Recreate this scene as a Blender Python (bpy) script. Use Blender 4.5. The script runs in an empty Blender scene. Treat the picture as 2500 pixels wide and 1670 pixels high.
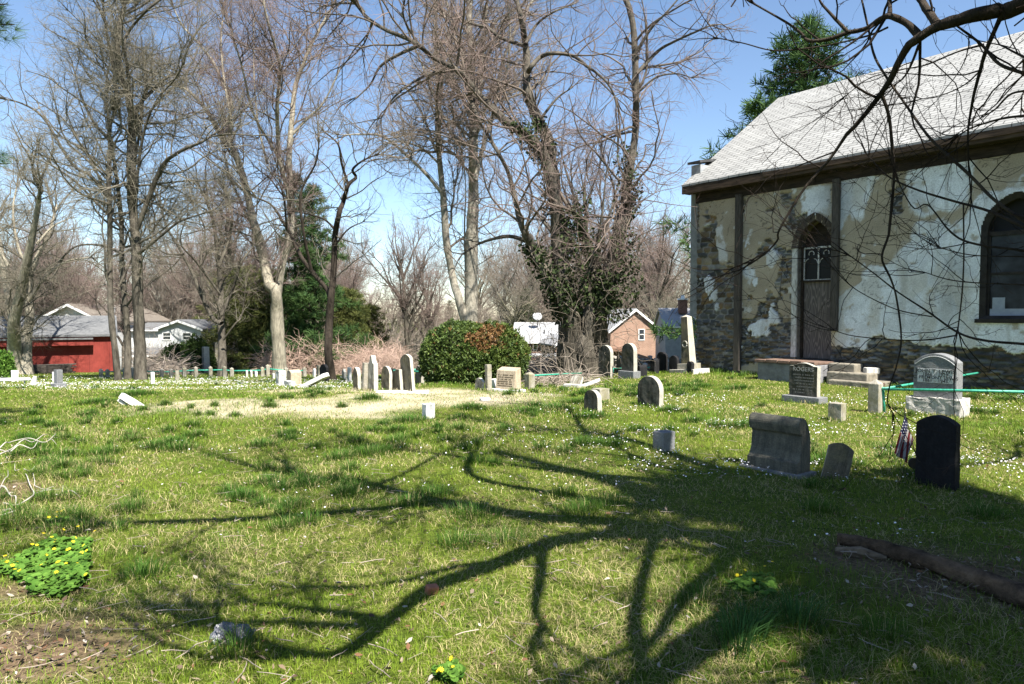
import bpy, bmesh, math, random
import numpy as np
from mathutils import Vector, Matrix, Euler

# ------------------------------------------------------------------ camera, sky, sun, exposure
scene = bpy.context.scene
C = scene.collection
R = math.radians
PITCH = R(-2.23)
FPX = 1667.0                    # focal length in pixels of the 2500 px wide photograph
CAMZ = 1.6
cam_d = bpy.data.cameras.new('camera'); cam = bpy.data.objects.new('camera', cam_d); C.objects.link(cam)
cam_d.sensor_width = 36.0; cam_d.lens = 36.0 * FPX / 2500.0
cam_d.clip_start = 0.05; cam_d.clip_end = 3000
cam.location = (0, 0, CAMZ); cam.rotation_euler = (R(90) + PITCH, 0, 0)
scene.camera = cam

SUN_EL = R(54.0)
SUN_AZ = np.array([0.548, -0.837]); SUN_AZ = SUN_AZ / np.linalg.norm(SUN_AZ)
SUN_DIR = np.array([SUN_AZ[0]*math.cos(SUN_EL), SUN_AZ[1]*math.cos(SUN_EL), math.sin(SUN_EL)])
w = bpy.data.worlds.new("World"); scene.world = w; w.use_nodes = True
nt = w.node_tree; bg = nt.nodes['Background']
sky = nt.nodes.new('ShaderNodeTexSky'); sky.sky_type = 'NISHITA'; sky.sun_disc = False
sky.sun_elevation = SUN_EL; sky.sun_rotation = math.atan2(SUN_AZ[0], SUN_AZ[1])
sky.air_density = 1.0; sky.dust_density = 0.15; sky.ozone_density = 2.6; sky.altitude = 50
nt.links.new(sky.outputs[0], bg.inputs[0]); bg.inputs[1].default_value = 0.072
sd = bpy.data.lights.new('sun', 'SUN'); sun = bpy.data.objects.new('sun', sd); C.objects.link(sun)
sd.energy = 5.0; sd.angle = R(0.53); sd.color = (1.0, 0.95, 0.86)
sun.rotation_euler = Vector(SUN_DIR).to_track_quat('Z', 'Y').to_euler()
scene.view_settings.view_transform = 'Standard'; scene.view_settings.look = 'None'
scene.view_settings.exposure = 1.55; scene.view_settings.gamma = 1.0
scene.cycles.max_bounces = 5; scene.cycles.diffuse_bounces = 2; scene.cycles.transparent_max_bounces = 4
scene.cycles.use_denoising = True

# ------------------------------------------------------------------ helpers
rng = np.random.default_rng(7)
cp, sp = math.cos(PITCH), math.sin(PITCH)

def at(px, row, Y):
    """point seen at source pixel (px,row), at distance Y ahead of the camera"""
    x = (px - 1250.0) / FPX; u = (835.0 - row) / FPX
    d = np.array([x, cp - u*sp, sp + u*cp])
    return np.array([0, 0, CAMZ]) + d * (Y / d[1])
def atd(dx, dy, Y): return at(dx*1.0652, dy*1.0652, Y)

def sstep(a, b, x):
    t = np.clip((np.asarray(x, float) - a) / (b - a), 0, 1); return t*t*(3 - 2*t)

def _hash(ix, iy, s):
    h = (ix.astype(np.int64)*374761393 + iy.astype(np.int64)*668265263 + s*982451653) & 0xffffffff
    h = ((h ^ (h >> 13)) * 1274126177) & 0xffffffff
    h = (h ^ (h >> 16)) & 0xffffffff
    return h / 4294967295.0
def noise2(x, y, s=0):
    x = np.asarray(x, float); y = np.asarray(y, float)
    ix = np.floor(x); iy = np.floor(y); fx = x - ix; fy = y - iy
    fx = fx*fx*(3-2*fx); fy = fy*fy*(3-2*fy)
    a = _hash(ix, iy, s); b = _hash(ix+1, iy, s); c = _hash(ix, iy+1, s); d = _hash(ix+1, iy+1, s)
    return (a*(1-fx)+b*fx)*(1-fy) + (c*(1-fx)+d*fx)*fy
def fbm(x, y, s=0, o=4):
    v = 0; a = 0.5; t = 0
    for i in range(o):
        v = v + a*noise2(np.asarray(x)*2**i, np.asarray(y)*2**i, s+i*17); t += a; a *= 0.5
    return v / t

_zlY = [-50, 0, 14, 20, 28, 34, 40, 50, 60, 80, 110, 200, 3000]
_zlZ = [0, 0, 0, -.44, -1.05, -1.48, -1.88, -2.54, -3.22, -4.64, -5.6, -6.5, -6.5]
_zrY = [-50, 0, 19, 24, 30, 40, 60, 80, 110, 200, 3000]
_zrZ = [0, 0, 0, -.42, -.98, -1.9, -3.45, -4.64, -5.6, -6.5, -6.5]
def terrain(x, y):
    x = np.asarray(x, float); y = np.asarray(y, float)
    s = sstep(-1.0, 5.0, x)
    z = np.interp(y, _zlY, _zlZ)*(1-s) + np.interp(y, _zrY, _zrZ)*s
    k = np.clip(1.2 - y/60.0, 0, 1)
    z = z + k*(0.09*(fbm(x*0.35, y*0.35, 3, 3)-.5) + 0.05*(fbm(x*1.3, y*1.3, 9, 2)-.5)) - 0.0
    z = z + 0.10*np.exp(-(((x+2.5)/3.2)**2 + ((y-12.2)/1.3)**2))
    z = z + 0.12*np.exp(-(((x+1.6)/1.2)**2 + ((y-15.6)/0.9)**2))
    return z
def gz(x, y): return float(terrain(x, y))
def ground_at(px, row):
    lo, hi = 1.5, 200.0
    d = at(px, row, 1.0) - np.array([0, 0, CAMZ])
    prev = 1.5
    for Y in np.geomspace(1.5, 120, 700):
        p = np.array([0, 0, CAMZ]) + d*Y
        if p[2] <= gz(p[0], p[1]): break
        prev = Y
    p[2] = gz(p[0], p[1]); return p
def on_ground(px, Y):
    x = (px-1250.0)/FPX*Y
    return np.array([x, Y, gz(x, Y)])

# ---- mesh building
def mesh_np(name, V, F=None, quads=None, tris=None, smooth=False, attrs=None, matidx=None):
    """fast mesh from numpy arrays of quads and/or tris"""
    V = np.asarray(V, np.float32).reshape(-1, 3)
    m = bpy.data.meshes.new(name)
    nq = 0 if quads is None else len(quads); ntr = 0 if tris is None else len(tris)
    lv = []; ls = []; 
    if nq: lv.append(np.asarray(quads, np.int32).ravel()); ls.append(np.arange(nq, dtype=np.int32)*4)
    if ntr: lv.append(np.asarray(tris, np.int32).ravel()); ls.append(np.arange(ntr, dtype=np.int32)*3 + nq*4)
    lv = np.concatenate(lv); ls = np.concatenate(ls)
    m.vertices.add(len(V)); m.vertices.foreach_set('co', V.ravel())
    m.loops.add(len(lv)); m.loops.foreach_set('vertex_index', lv)
    m.polygons.add(nq+ntr); m.polygons.foreach_set('loop_start', ls)
    if smooth: m.polygons.foreach_set('use_smooth', np.ones(nq+ntr, bool))
    if matidx is not None: m.polygons.foreach_set('material_index', np.asarray(matidx, np.int32))
    if attrs:
        for an, arr in attrs.items():
            arr = np.asarray(arr, np.float32)
            if arr.ndim == 1:
                a = m.attributes.new(an, 'FLOAT', 'POINT'); a.data.foreach_set('value', arr)
            else:
                a = m.attributes.new(an, 'FLOAT_COLOR', 'POINT')
                if arr.shape[1] == 3: arr = np.concatenate([arr, np.ones((len(arr), 1), np.float32)], 1)
                a.data.foreach_set('color', arr.ravel())
    m.update(calc_edges=True); m.validate()
    return m

def tag(o, label=None, cat=None, group=None, kind=None):
    if label: o['label'] = label
    if cat: o['category'] = cat
    if group: o['group'] = group
    if kind: o['kind'] = kind
    return o
def obj(name, mesh, mat=None, parent=None):
    o = bpy.data.objects.new(name, mesh); C.objects.link(o)
    if mat is not None and isinstance(mesh, bpy.types.Mesh) and len(mesh.materials) == 0:
        for mm in (mat if isinstance(mat, (list, tuple)) else [mat]): mesh.materials.append(mm)
    if parent is not None: o.parent = parent
    return o
def empty(name, loc, rz=0.0, label=None, cat=None, group=None):
    o = bpy.data.objects.new(name, None); C.objects.link(o)
    o.location = tuple(float(v) for v in loc); o.rotation_euler = (0, 0, rz); o.empty_display_size = .1
    return tag(o, label, cat, group)
def copy_tree(root):
    c = root.copy(); C.objects.link(c)
    for ch in list(root.children):
        d = ch.copy(); C.objects.link(d); d.parent = c
        for g in list(ch.children):
            e = g.copy(); C.objects.link(e); e.parent = d
    return c

class MB:
    """collects simple solids into one mesh"""
    def __init__(s): s.V = []; s.F = []; s.mi = []
    def add(s, V, F, mi=0):
        n = len(s.V); s.V += [tuple(map(float, v)) for v in V]; s.F += [tuple(i+n for i in f) for f in F]; s.mi += [mi]*len(F); return s
    def box(s, x0, x1, y0, y1, z0, z1, mi=0):
        V = [(x, y, z) for z in (z0, z1) for y in (y0, y1) for x in (x0, x1)]
        return s.add(V, [(0,2,3,1),(4,5,7,6),(0,1,5,4),(2,6,7,3),(0,4,6,2),(1,3,7,5)], mi)
    def tube(s, pts, rad, n=8, mi=0, cap=True):
        pts = [np.asarray(p, float) for p in pts]
        if not hasattr(rad, '__len__'): rad = [rad]*len(pts)
        V = []; F = []
        for i, p in enumerate(pts):
            t = pts[min(i+1, len(pts)-1)] - pts[max(i-1, 0)]; t = t/(np.linalg.norm(t)+1e-9)
            ref = np.array([0, 0, 1.]) if abs(t[2]) < .9 else np.array([1., 0, 0])
            a = np.cross(t, ref); a /= np.linalg.norm(a); b = np.cross(t, a)
            for k in range(n):
                th = 2*math.pi*k/n; V.append(p + rad[i]*(math.cos(th)*a + math.sin(th)*b))
        for i in range(len(pts)-1):
            for k in range(n): F.append((i*n+k, i*n+(k+1)%n, (i+1)*n+(k+1)%n, (i+1)*n+k))
        if cap: F.append(tuple(range(n))[::-1]); F.append(tuple((len(pts)-1)*n+k for k in range(n)))
        return s.add(V, F, mi)
    def prism(s, poly, y0, y1, mi=0):
        """poly: list of (x,z), extruded along y"""
        n = len(poly); V = [(x, y0, z) for x, z in poly] + [(x, y1, z) for x, z in poly]
        F = [tuple(range(n)), tuple(range(2*n-1, n-1, -1))] + [(i, n+i, n+(i+1)%n, (i+1)%n) for i in range(n)]
        return s.add(V, F, mi)
    def mesh(s, name, bevel=0.0, seg=2, smooth=False):
        m = bpy.data.meshes.new(name)
        bm = bmesh.new()
        vs = [bm.verts.new(v) for v in s.V]
        for f, mi in zip(s.F, s.mi):
            try:
                fc = bm.faces.new([vs[i] for i in f]); fc.material_index = mi; fc.smooth = smooth
            except ValueError: pass
        bmesh.ops.recalc_face_normals(bm, faces=bm.faces)
        if bevel > 0:
            es = [e for e in bm.edges if len(e.link_faces) == 2 and e.calc_face_angle(0) > 0.5]
            bmesh.ops.bevel(bm, geom=es, offset=bevel, segments=seg, profile=.6, affect='EDGES', clamp_overlap=True)
        bm.to_mesh(m); bm.free(); return m
    def build(s, name, mat, parent=None, bevel=0.0, seg=2, smooth=False):
        return obj(name, s.mesh(name, bevel, seg, smooth), mat, parent)

# ---- materials
def newmat(name, rough=.8, spec=.3):
    m = bpy.data.materials.new(name); m.use_nodes = True
    b = m.node_tree.nodes['Principled BSDF']
    b.inputs['Roughness'].default_value = rough; b.inputs['Specular IOR Level'].default_value = spec
    return m, m.node_tree, b
def N(nt, t, **kw):
    n = nt.nodes.new(t)
    for k, v in kw.items():
        if k.startswith('i_'):
            key = k[2:].replace('_', ' ')
            n.inputs[key].default_value = v
        else: setattr(n, k, v)
    return n
def tex_noise(nt, scale, detail=4, rough=.6, vec=None, sc=None, coord='Object'):
    n = N(nt, 'ShaderNodeTexNoise'); n.inputs['Scale'].default_value = scale; n.inputs['Detail'].default_value = detail; n.inputs['Roughness'].default_value = rough
    if vec is None:
        tc = N(nt, 'ShaderNodeTexCoord'); vec = tc.outputs[coord]
    if sc is not None:
        mp = N(nt, 'ShaderNodeMapping'); mp.inputs['Scale'].default_value = sc; nt.links.new(vec, mp.inputs[0]); vec = mp.outputs[0]
    nt.links.new(vec, n.inputs['Vector']); return n
def ramp(nt, fac, stops):
    r = N(nt, 'ShaderNodeValToRGB'); e = r.color_ramp.elements
    while len(e) < len(stops): e.new(.5)
    for i, (p, c) in enumerate(stops):
        e[i].position = p; e[i].color = (c[0], c[1], c[2], 1)
    nt.links.new(fac, r.inputs[0]); return r
def mix(nt, fac, a, b, mode='MIX'):
    m = N(nt, 'ShaderNodeMix'); m.data_type = 'RGBA'; m.blend_type = mode
    for s, v in ((m.inputs[0], fac), (m.inputs[6], a), (m.inputs[7], b)):
        if isinstance(v, (int, float)): s.default_value = v
        elif isinstance(v, (tuple, list)): s.default_value = (v[0], v[1], v[2], 1)
        else: nt.links.new(v, s)
    return m.outputs[2]
def bump(nt, b, h, strength=.4, dist=.02):
    n = N(nt, 'ShaderNodeBump'); n.inputs['Strength'].default_value = strength; n.inputs['Distance'].default_value = dist
    nt.links.new(h, n.inputs['Height']); nt.links.new(n.outputs[0], b.inputs['Normal']); return n

def mat_noise(name, c0, c1, scale=6, rough=.85, bumps=.3, bdist=.02, sc=None, detail=5, spec=.25, coord='Object'):
    m, nt, b = newmat(name, rough, spec)
    n = tex_noise(nt, scale, detail, .65, sc=sc, coord=coord)
    r = ramp(nt, n.outputs[0], [(.3, c0), (.7, c1)])
    nt.links.new(r.outputs[0], b.inputs['Base Color'])
    if bumps: bump(nt, b, n.outputs[0], bumps, bdist)
    return m
def mat_attr(name, attr='col', rough=.7, transl=0.0, spec=.2):
    m, nt, b = newmat(name, rough, spec)
    a = N(nt, 'ShaderNodeAttribute'); a.attribute_name = attr
    nt.links.new(a.outputs['Color'], b.inputs['Base Color'])
    if transl:
        t = N(nt, 'ShaderNodeBsdfTranslucent'); nt.links.new(a.outputs['Color'], t.inputs[0])
        mx = N(nt, 'ShaderNodeMixShader'); mx.inputs[0].default_value = transl
        nt.links.new(b.outputs[0], mx.inputs[1]); nt.links.new(t.outputs[0], mx.inputs[2])
        nt.links.new(mx.outputs[0], nt.nodes['Material Output'].inputs[0])
    return m

def mat_stone(name, light, mid, dark, streak=.5, scale=9, moss=None, edge=None):
    """weathered stone: mottled, with dark vertical run-off stains and lichen"""
    m, nt, b = newmat(name, .9, .2)
    tc = N(nt, 'ShaderNodeTexCoord'); oi = N(nt, 'ShaderNodeObjectInfo')
    ad = N(nt, 'ShaderNodeVectorMath'); ad.operation = 'ADD'
    ml = N(nt, 'ShaderNodeMath'); ml.operation = 'MULTIPLY'; ml.inputs[1].default_value = 40; nt.links.new(oi.outputs['Random'], ml.inputs[0])
    nt.links.new(tc.outputs['Object'], ad.inputs[0]); nt.links.new(ml.outputs[0], ad.inputs[1]); v = ad.outputs[0]
    n1 = tex_noise(nt, scale, 6, .7, v); n2 = tex_noise(nt, 16, 5, .65, v, (1, 1, .10)); n3 = tex_noise(nt, 70, 3, .7, v); n4 = tex_noise(nt, 3.2, 4, .7, v)
    c = ramp(nt, n1.outputs[0], [(.28, mid), (.68, light)]).outputs[0]
    if edge:                                   # sunlit look put into the colour: edges paler than the stained front and back
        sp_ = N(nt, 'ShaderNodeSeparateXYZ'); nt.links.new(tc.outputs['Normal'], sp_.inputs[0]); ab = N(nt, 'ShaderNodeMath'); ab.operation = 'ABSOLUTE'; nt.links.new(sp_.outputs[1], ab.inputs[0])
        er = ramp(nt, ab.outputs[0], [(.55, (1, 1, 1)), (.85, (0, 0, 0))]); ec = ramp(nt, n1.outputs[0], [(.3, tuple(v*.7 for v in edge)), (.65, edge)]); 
    st = ramp(nt, n2.outputs[0], [(.44, (0, 0, 0)), (.66, (1, 1, 1))])
    mm = N(nt, 'ShaderNodeMath'); mm.operation = 'MULTIPLY'; mm.inputs[1].default_value = streak; nt.links.new(st.outputs[0], mm.inputs[0])
    c = mix(nt, mm.outputs[0], c, dark)
    if moss:
        mo = ramp(nt, n4.outputs[0], [(.48, (0, 0, 0)), (.66, (.8, .8, .8))]); c = mix(nt, mo.outputs[0], c, moss)
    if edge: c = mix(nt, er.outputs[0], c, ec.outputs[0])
    f = ramp(nt, n3.outputs[0], [(.3, (.7, .7, .7)), (.7, (1.2, 1.2, 1.2))]); c = mix(nt, 1.0, c, f.outputs[0], 'MULTIPLY')
    nt.links.new(c, b.inputs['Base Color']); bump(nt, b, n1.outputs[0], .35, .02); return m
# ------------------------------------------------------------------ the ground: one sheet out to the horizon
def straw_mask(x, y):
    w = 0.55*(fbm(x*1.1, y*1.1, 31, 4)-.5)
    def ell(cx, cy, rx, ry): return 1.25 - np.sqrt(((x-cx)/rx)**2 + ((y-cy)/ry)**2)
    a = np.maximum.reduce([ell(-3.6, 11.4, 2.6, 1.2), ell(-1.4, 12.6, 2.5, 1.3), ell(-2.4, 14.0, 2.5, 1.0), ell(0.2, 13.4, 1.3, .6), ell(-5.4, 11.9, 1.6, .9), ell(-4.6, 15.2, 1.8, 1.0)])
    return sstep(.15, .85, a + w*2.6)*(.55+.45*sstep(.35, .6, fbm(x*2.6, y*2.6, 37, 3)))
def bare_mask(x, y):
    w = 0.9*(fbm(x*2.2, y*2.2, 41, 4)-.5)
    def ell(cx, cy, rx, ry): return 1.2 - np.sqrt(((x-cx)/rx)**2 + ((y-cy)/ry)**2)
    a = np.maximum.reduce([ell(-2.3, 3.2, .7, .5), ell(-4.75, 6.0, .8, .8), ell(-3.0, 3.9, .4, .2), ell(2.6, 4.2, 1.0, .7)])
    return sstep(.1, .8, a + w)
def green_mask(x, y):
    return sstep(.42, .62, fbm(x*.55+3, y*.55, 51, 4))

def axis(a, b, step, far, n):
    core = np.arange(a, b + step*.5, step)
    g = np.geomspace(step, far, n)
    return np.concatenate([(a - np.cumsum(g))[::-1], core, b + np.cumsum(g)])
gx = axis(-26, 26, .26, 150, 26); gy = axis(-3, 46, .26, 150, 26)
GX, GY = np.meshgrid(gx, gy); GZ = terrain(GX, GY)
nx, ny = len(gx), len(gy)
ii = np.arange(nx*ny).reshape(ny, nx)
Q = np.stack([ii[:-1, :-1], ii[:-1, 1:], ii[1:, 1:], ii[1:, :-1]], -1).reshape(-1, 4)
gm, nt, b = newmat('ground_turf', .95, .1)
n1 = tex_noise(nt, 2.2, 6, .7); n2 = tex_noise(nt, 34, 4, .7); n3 = tex_noise(nt, .35, 3, .6)
g = ramp(nt, n1.outputs[0], [(.32, (.050, .085, .012)), (.58, (.11, .14, .022)), (.80, (.20, .175, .075))])
fine = ramp(nt, n2.outputs[0], [(.35, (.45, .45, .45)), (.7, (1.25, 1.2, 1.1))])
c = mix(nt, 1.0, g.outputs[0], fine.outputs[0], 'MULTIPLY')
a = N(nt, 'ShaderNodeAttribute'); a.attribute_name = 'straw'
sc_ = ramp(nt, n2.outputs[0], [(.3, (.30, .25, .16)), (.7, (.52, .46, .33))])
c = mix(nt, a.outputs['Fac'], c, sc_.outputs[0])
a2 = N(nt, 'ShaderNodeAttribute'); a2.attribute_name = 'bare'
bc_ = ramp(nt, n2.outputs[0], [(.3, (.05, .035, .02)), (.7, (.20, .14, .09))])
c = mix(nt, a2.outputs['Fac'], c, bc_.outputs[0])
nt.links.new(c, b.inputs['Base Color']); bump(nt, b, n2.outputs[0], .7, .03)
ground = obj('ground', mesh_np('ground', np.stack([GX, GY, GZ], -1), quads=Q, smooth=True,
             attrs={'straw': straw_mask(GX, GY).ravel(), 'bare': bare_mask(GX, GY).ravel()}), gm)
ground['kind'] = 'structure'

# ------------------------------------------------------------------ the stone church
TH = math.atan2(-0.79, 0.613)
C0 = np.array([5.37, 19.8, 0.0])
EX = np.array([math.cos(TH), math.sin(TH), 0]); EY = np.array([-math.sin(TH), math.cos(TH), 0])
def wall_uv(px, row, off=0.0):
    """local (u, v) on the church's long wall (or a plane off metres in front of it) of a traced point"""
    o = np.array([0, 0, CAMZ]); d = at(px, row, 1.0) - o
    t = np.dot(EY, C0 - EY*off - o) / np.dot(EY, d); p = o + d*t
    return float(np.dot(EX, p - C0)), float(p[2])
def UV(pts, off=0.0): return [wall_uv(x, y, off) for x, y in pts]
def gable_pt(px, row, u):
    o = np.array([0, 0, CAMZ]); d = at(px, row, 1.0) - o
    t = np.dot(EX, C0 + EX*u - o) / np.dot(EX, d); p = o + d*t
    return float(np.dot(EY, p - C0)), float(p[2])

church = empty('stone_church', C0, TH, 'old stone church with pale shingle roof and peeling plaster wall', 'church')
WALL_H = wall_uv(1702, 470)[1]
OVER = 0.42
UE, ZE = wall_uv(1664, 452, OVER)
YR, ZR = gable_pt(1900, 239, UE)
ULEN = 24.0
print('church', WALL_H, UE, ZE, YR, ZR)

# openings
d_l = wall_uv(1950, 740)[0]; d_r = wall_uv(2032, 740)[0]; d_c = (d_l+d_r)/2; d_hw = (d_r-d_l)/2
d_spring = wall_uv(1990, 604)[1]; d_apex = wall_uv(1990, 536)[1]; d_sill = wall_uv(1990, 876)[1]
w_l = wall_uv(2394, 680)[0]; w_c = wall_uv(2485, 600)[0]; w_hw = w_c - w_l
w_spring = wall_uv(2400, 572)[1]; w_apex = wall_uv(2485, 468)[1]; w_sill = wall_uv(2400, 780)[1]
print('door', d_l, d_r, d_sill, d_spring, d_apex, 'win', w_l, w_c, w_sill, w_spring, w_apex)
def gothic(uc, hw, z0, zs, za, n=10):
    """outline of a pointed opening, counter-clockwise from lower left"""
    h = za - zs; L = []
    r = (hw*hw + h*h)/(2*hw)          # arc radius
    a1 = math.asin(min(1, h/r))
    right = [(uc + hw - r + r*math.cos(a1*i/n), zs + r*math.sin(a1*i/n)) for i in range(n+1)]
    left = [(2*uc - x, z) for x, z in right[:-1]][::-1]
    return [(uc-hw, z0), (uc+hw, z0)] + right + left
def in_poly(poly, X, Y):
    r = np.zeros(X.shape, bool); n = len(poly)
    for i in range(n):
        x0, y0 = poly[i]; x1, y1 = poly[(i+1) % n]
        c = (y0 > Y) != (y1 > Y)
        with np.errstate(divide='ignore', invalid='ignore'):
            r ^= c & (X < (x1-x0)*(Y-y0)/((y1-y0) if y1 != y0 else 1e-9) + x0)
    return r
openings = [gothic(d_c, d_hw+.02, -1, d_spring, d_apex), gothic(w_c, w_hw, w_sill, w_spring, w_apex),
            gothic(w_c+5.6, w_hw, w_sill, w_spring, w_apex), gothic(w_c+11.2, w_hw, w_sill, w_spring, w_apex)]

def stones_field(U, V, cu, cv, seed):
    """jittered-lattice rubble: id hash, edge distance"""
    X = U/cu + .35*(fbm(U*1.3, V*1.3, seed+3, 2)-.5)*2; Y = V/cv + .6*(fbm(U*.9, V*2.0, seed+5, 2)-.5)*2
    ix = np.floor(X); iy = np.floor(Y)
    f1 = np.full(X.shape, 9.); f2 = np.full(X.shape, 9.); hid = np.zeros(X.shape)
    for dy in (-1, 0, 1):
        for dx in (-2, -1, 0, 1, 2):
            jx = ix+dx; jy = iy+dy
            sx = jx + .5 + .5*(np.mod(jy, 2)-.5) + .75*(_hash(jx, jy, seed)-.5); sy = jy + .5 + .45*(_hash(jx, jy, seed+1)-.5)
            dd = np.maximum(np.abs(X-sx)*.95, np.abs(Y-sy)) *.6 + .4*np.sqrt((X-sx)**2*.9 + (Y-sy)**2)
            m = dd < f1
            f2 = np.where(m, f1, np.minimum(f2, dd)); f1 = np.where(m, dd, f1); hid = np.where(m, _hash(jx, jy, seed+2), hid)
    return hid, f2 - f1
pal = np.array([(.06, .064, .068), (.10, .10, .095), (.13, .105, .075), (.16, .125, .08), (.23, .225, .21), (.09, .075, .055), (.25, .21, .15), (.115, .12, .125), (.19, .13, .07), (.07, .07, .07)])

def near_poly(poly, U, V, soft, s):
    """inside mask of a traced patch with a ragged edge"""
    du = soft*(fbm(U*3.1, V*3.1, s, 4)-.5)*2; dv = soft*(fbm(U*3.1+7, V*3.1+3, s+1, 4)-.5)*2
    return in_poly(poly, U+du, V+dv).astype(float)

def make_wall():
    us = np.concatenate([np.arange(0, 9.0, .027), np.arange(9.0, ULEN+.01, .1)]); vs = np.arange(-.4, WALL_H+.02, .027)
    U, V = np.meshgrid(us, vs)
    big = sstep(1.9, 1.3, U)*sstep(1.2, 1.6, V)
    h1, e1 = stones_field(U, V, .21, .078, 5); h2, e2 = stones_field(U, V, .30, .14, 77)
    h3, e3 = stones_field(U, V, .30, .062, 177)
    sel = big > .5
    hid = np.where(sel, h2, np.where(V < .95, h3, h1)); ed = np.where(sel, e2, np.where(V < .95, e3, e1))
    col = pal[(hid*len(pal)).astype(int) % len(pal)] * (.75 + .6*np.mod(hid*37.7, 1))[..., None]
    col = col*(.75 + .5*fbm(U*9, V*9, 71, 3))[..., None]
    mort = sstep(.13, .04, ed)
    mcol = np.array([.30, .29, .27])*(.6+.8*fbm(U*5, V*5, 15, 3))[..., None]
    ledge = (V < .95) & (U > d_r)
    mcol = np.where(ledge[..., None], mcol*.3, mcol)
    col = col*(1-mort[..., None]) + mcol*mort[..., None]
    disp = .035*sstep(0, .5, ed) + .03*np.mod(hid*13.3, 1)*(1-mort)
    lowr = sstep(1.25, .5, V)
    disp = disp + lowr*.07*np.mod(hid*91.7, 1)*(1-mort)*sstep(0, .35, ed)
    # where plaster remains
    P = np.ones(U.shape)
    stone_polys = [
        [(1695, 640), (1716, 560), (1745, 530), (1757, 645), (1796, 650), (1812, 700), (1812, 910), (1690, 910)],
        [(1700, 490), (1709, 490), (1711, 660), (1698, 660)],
        [(1722, 560), (1742, 548), (1752, 560), (1752, 640), (1725, 640)],
        [(1874, 515), (1905, 508), (1944, 505), (1946, 532), (1975, 524), (1965, 620), (1938, 640), (1930, 560), (1900, 548), (1872, 525)],
        [(1905, 470), (1944, 462), (1944, 510), (1912, 512)],
        [(1850, 610), (1885, 585), (1935, 615), (1950, 690), (1950, 880), (1800, 890), (1800, 700), (1848, 690)],
        [(2020, 855), (2052, 850), (2122, 853), (2132, 820), (2180, 822), (2250, 842), (2330, 846), (2420, 852), (2520, 858), (2560, 1010), (2020, 1010)],
        [(2172, 470), (2215, 458), (2214, 520), (2180, 530)]]
    for k, pl in enumerate(stone_polys): P = np.minimum(P, 1 - in_poly(UV(pl), U+.13*(fbm(U*3.1, V*3.1, 200+k*5, 5)-.5)*2+.10*(fbm(U*11, V*11, 201+k, 3)-.5), V+.13*(fbm(U*3.1+7, V*3.1+3, 203+k*5, 5)-.5)*2+.10*(fbm(U*11+5, V*11, 204+k, 3)-.5)).astype(float))
    P = np.where((U > 8.2) & (V < .75+.3*fbm(U, V, 3, 3)), 0, P)
    # pock holes with single stones showing
    pk = (fbm(U*2.2, V*3.0, 303, 4) > .66) & (U < d_l+.1); P = np.where(pk & (hid > .45), 0, P)
    # plaster remnants inside the stone
    rem = (fbm(U*1.7, V*1.7, 411, 4) > .57) & (U > 1.45) & (U < d_l) & (V > 1.5); P = np.where(rem, 1, P)
    remw = (fbm(U*2.1+5, V*1.6, 431, 4) > .67) & (U < d_l) & (V > .1); P = np.where(remw, 1, P)
    white_polys = [
        [(1960, 470), (2030, 452), (2030, 530), (2000, 520), (1965, 545)],
        [(2047, 446), (2140, 420), (2130, 470), (2105, 545), (2080, 520), (2060, 560), (2046, 560)],
        [(2215, 420), (2380, 385), (2382, 455), (2360, 500), (2330, 520), (2290, 515), (2260, 535), (2222, 500)],
        [(2044, 740), (2070, 705), (2105, 690), (2120, 650), (2170, 650), (2215, 600), (2240, 545), (2290, 535), (2330, 560), (2370, 520), (2400, 470), (2520, 450), (2560, 900), (2040, 900)],
        [(1752, 560), (1766, 548), (1772, 600), (1780, 642), (1756, 640)],
        [(1722, 545), (1738, 540), (1742, 570), (1724, 572)], [(1815, 655), (1845, 655), (1846, 682), (1816, 684)]]
    Wm = np.zeros(U.shape)
    for k, pl in enumerate(white_polys):
        uvp = UV(pl); Wm = np.maximum(Wm, sum(near_poly(uvp, U, V, s_, 600+k*5+q*31) for q, s_ in enumerate((.08, .12, .16, .20, .26)))/5)
    Wm = np.where(U > 8.0, (fbm(U*.8, V*.8, 91, 4) > .42).astype(float), Wm)
    Wm = np.maximum(Wm, remw)
    flake = fbm(U*4.0, V*4.0, 701, 5)
    Wm = sstep(.1, .9, Wm + (fbm(U*7, V*7, 705, 4)-.5)*.9); Wm = Wm*(1-.8*sstep(.30, .24, flake)); Wm = np.maximum(Wm, .7*sstep(.70, .76, flake))
    stain = fbm(U*1.2, V*.5, 801, 4)
    wash = fbm(U*2.6, V*1.3, 821, 4)
    tan = np.array([.40, .335, .245])*(.72+.5*fbm(U*2.5, V*2.5, 811, 4))[..., None]
    wht = (np.array([.80, .82, .85])*(1-sstep(.40, .8, stain)[..., None]*.34) )*(.80+.3*fbm(U*6, V*6, 851, 3))[..., None]
    thin = (sstep(.50, .66, wash)*.55)[..., None]
    wht = wht*(1-thin) + np.array([.54, .50, .43])*thin
    drip = sstep(.62, .75, fbm(U*5.5, V*.55, 871, 3))[..., None]*.35
    wht = wht*(1-drip) + np.array([.33, .31, .27])*drip
    # rising damp along the foot of the plaster
    pc = tan*(1-Wm[..., None]) + wht*Wm[..., None]
    crack = np.abs(fbm(U*1.4, V*1.4, 901, 4)-.5) < .004
    pc = np.where(crack[..., None], pc*.5, pc)
    Pm = P[..., None]
    col = col*(1-Pm) + pc*Pm
    disp = disp*(1-P) + P*(.068 + .010*Wm + .012*fbm(U*3, V*3, 55, 3))
    # keep flat under the frieze board
    col = np.clip(col, .01, .9)
    verts = np.stack([U, -disp, V], -1).reshape(-1, 3)
    nu, nv = len(us), len(vs); ids = np.arange(nu*nv).reshape(nv, nu)
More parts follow.
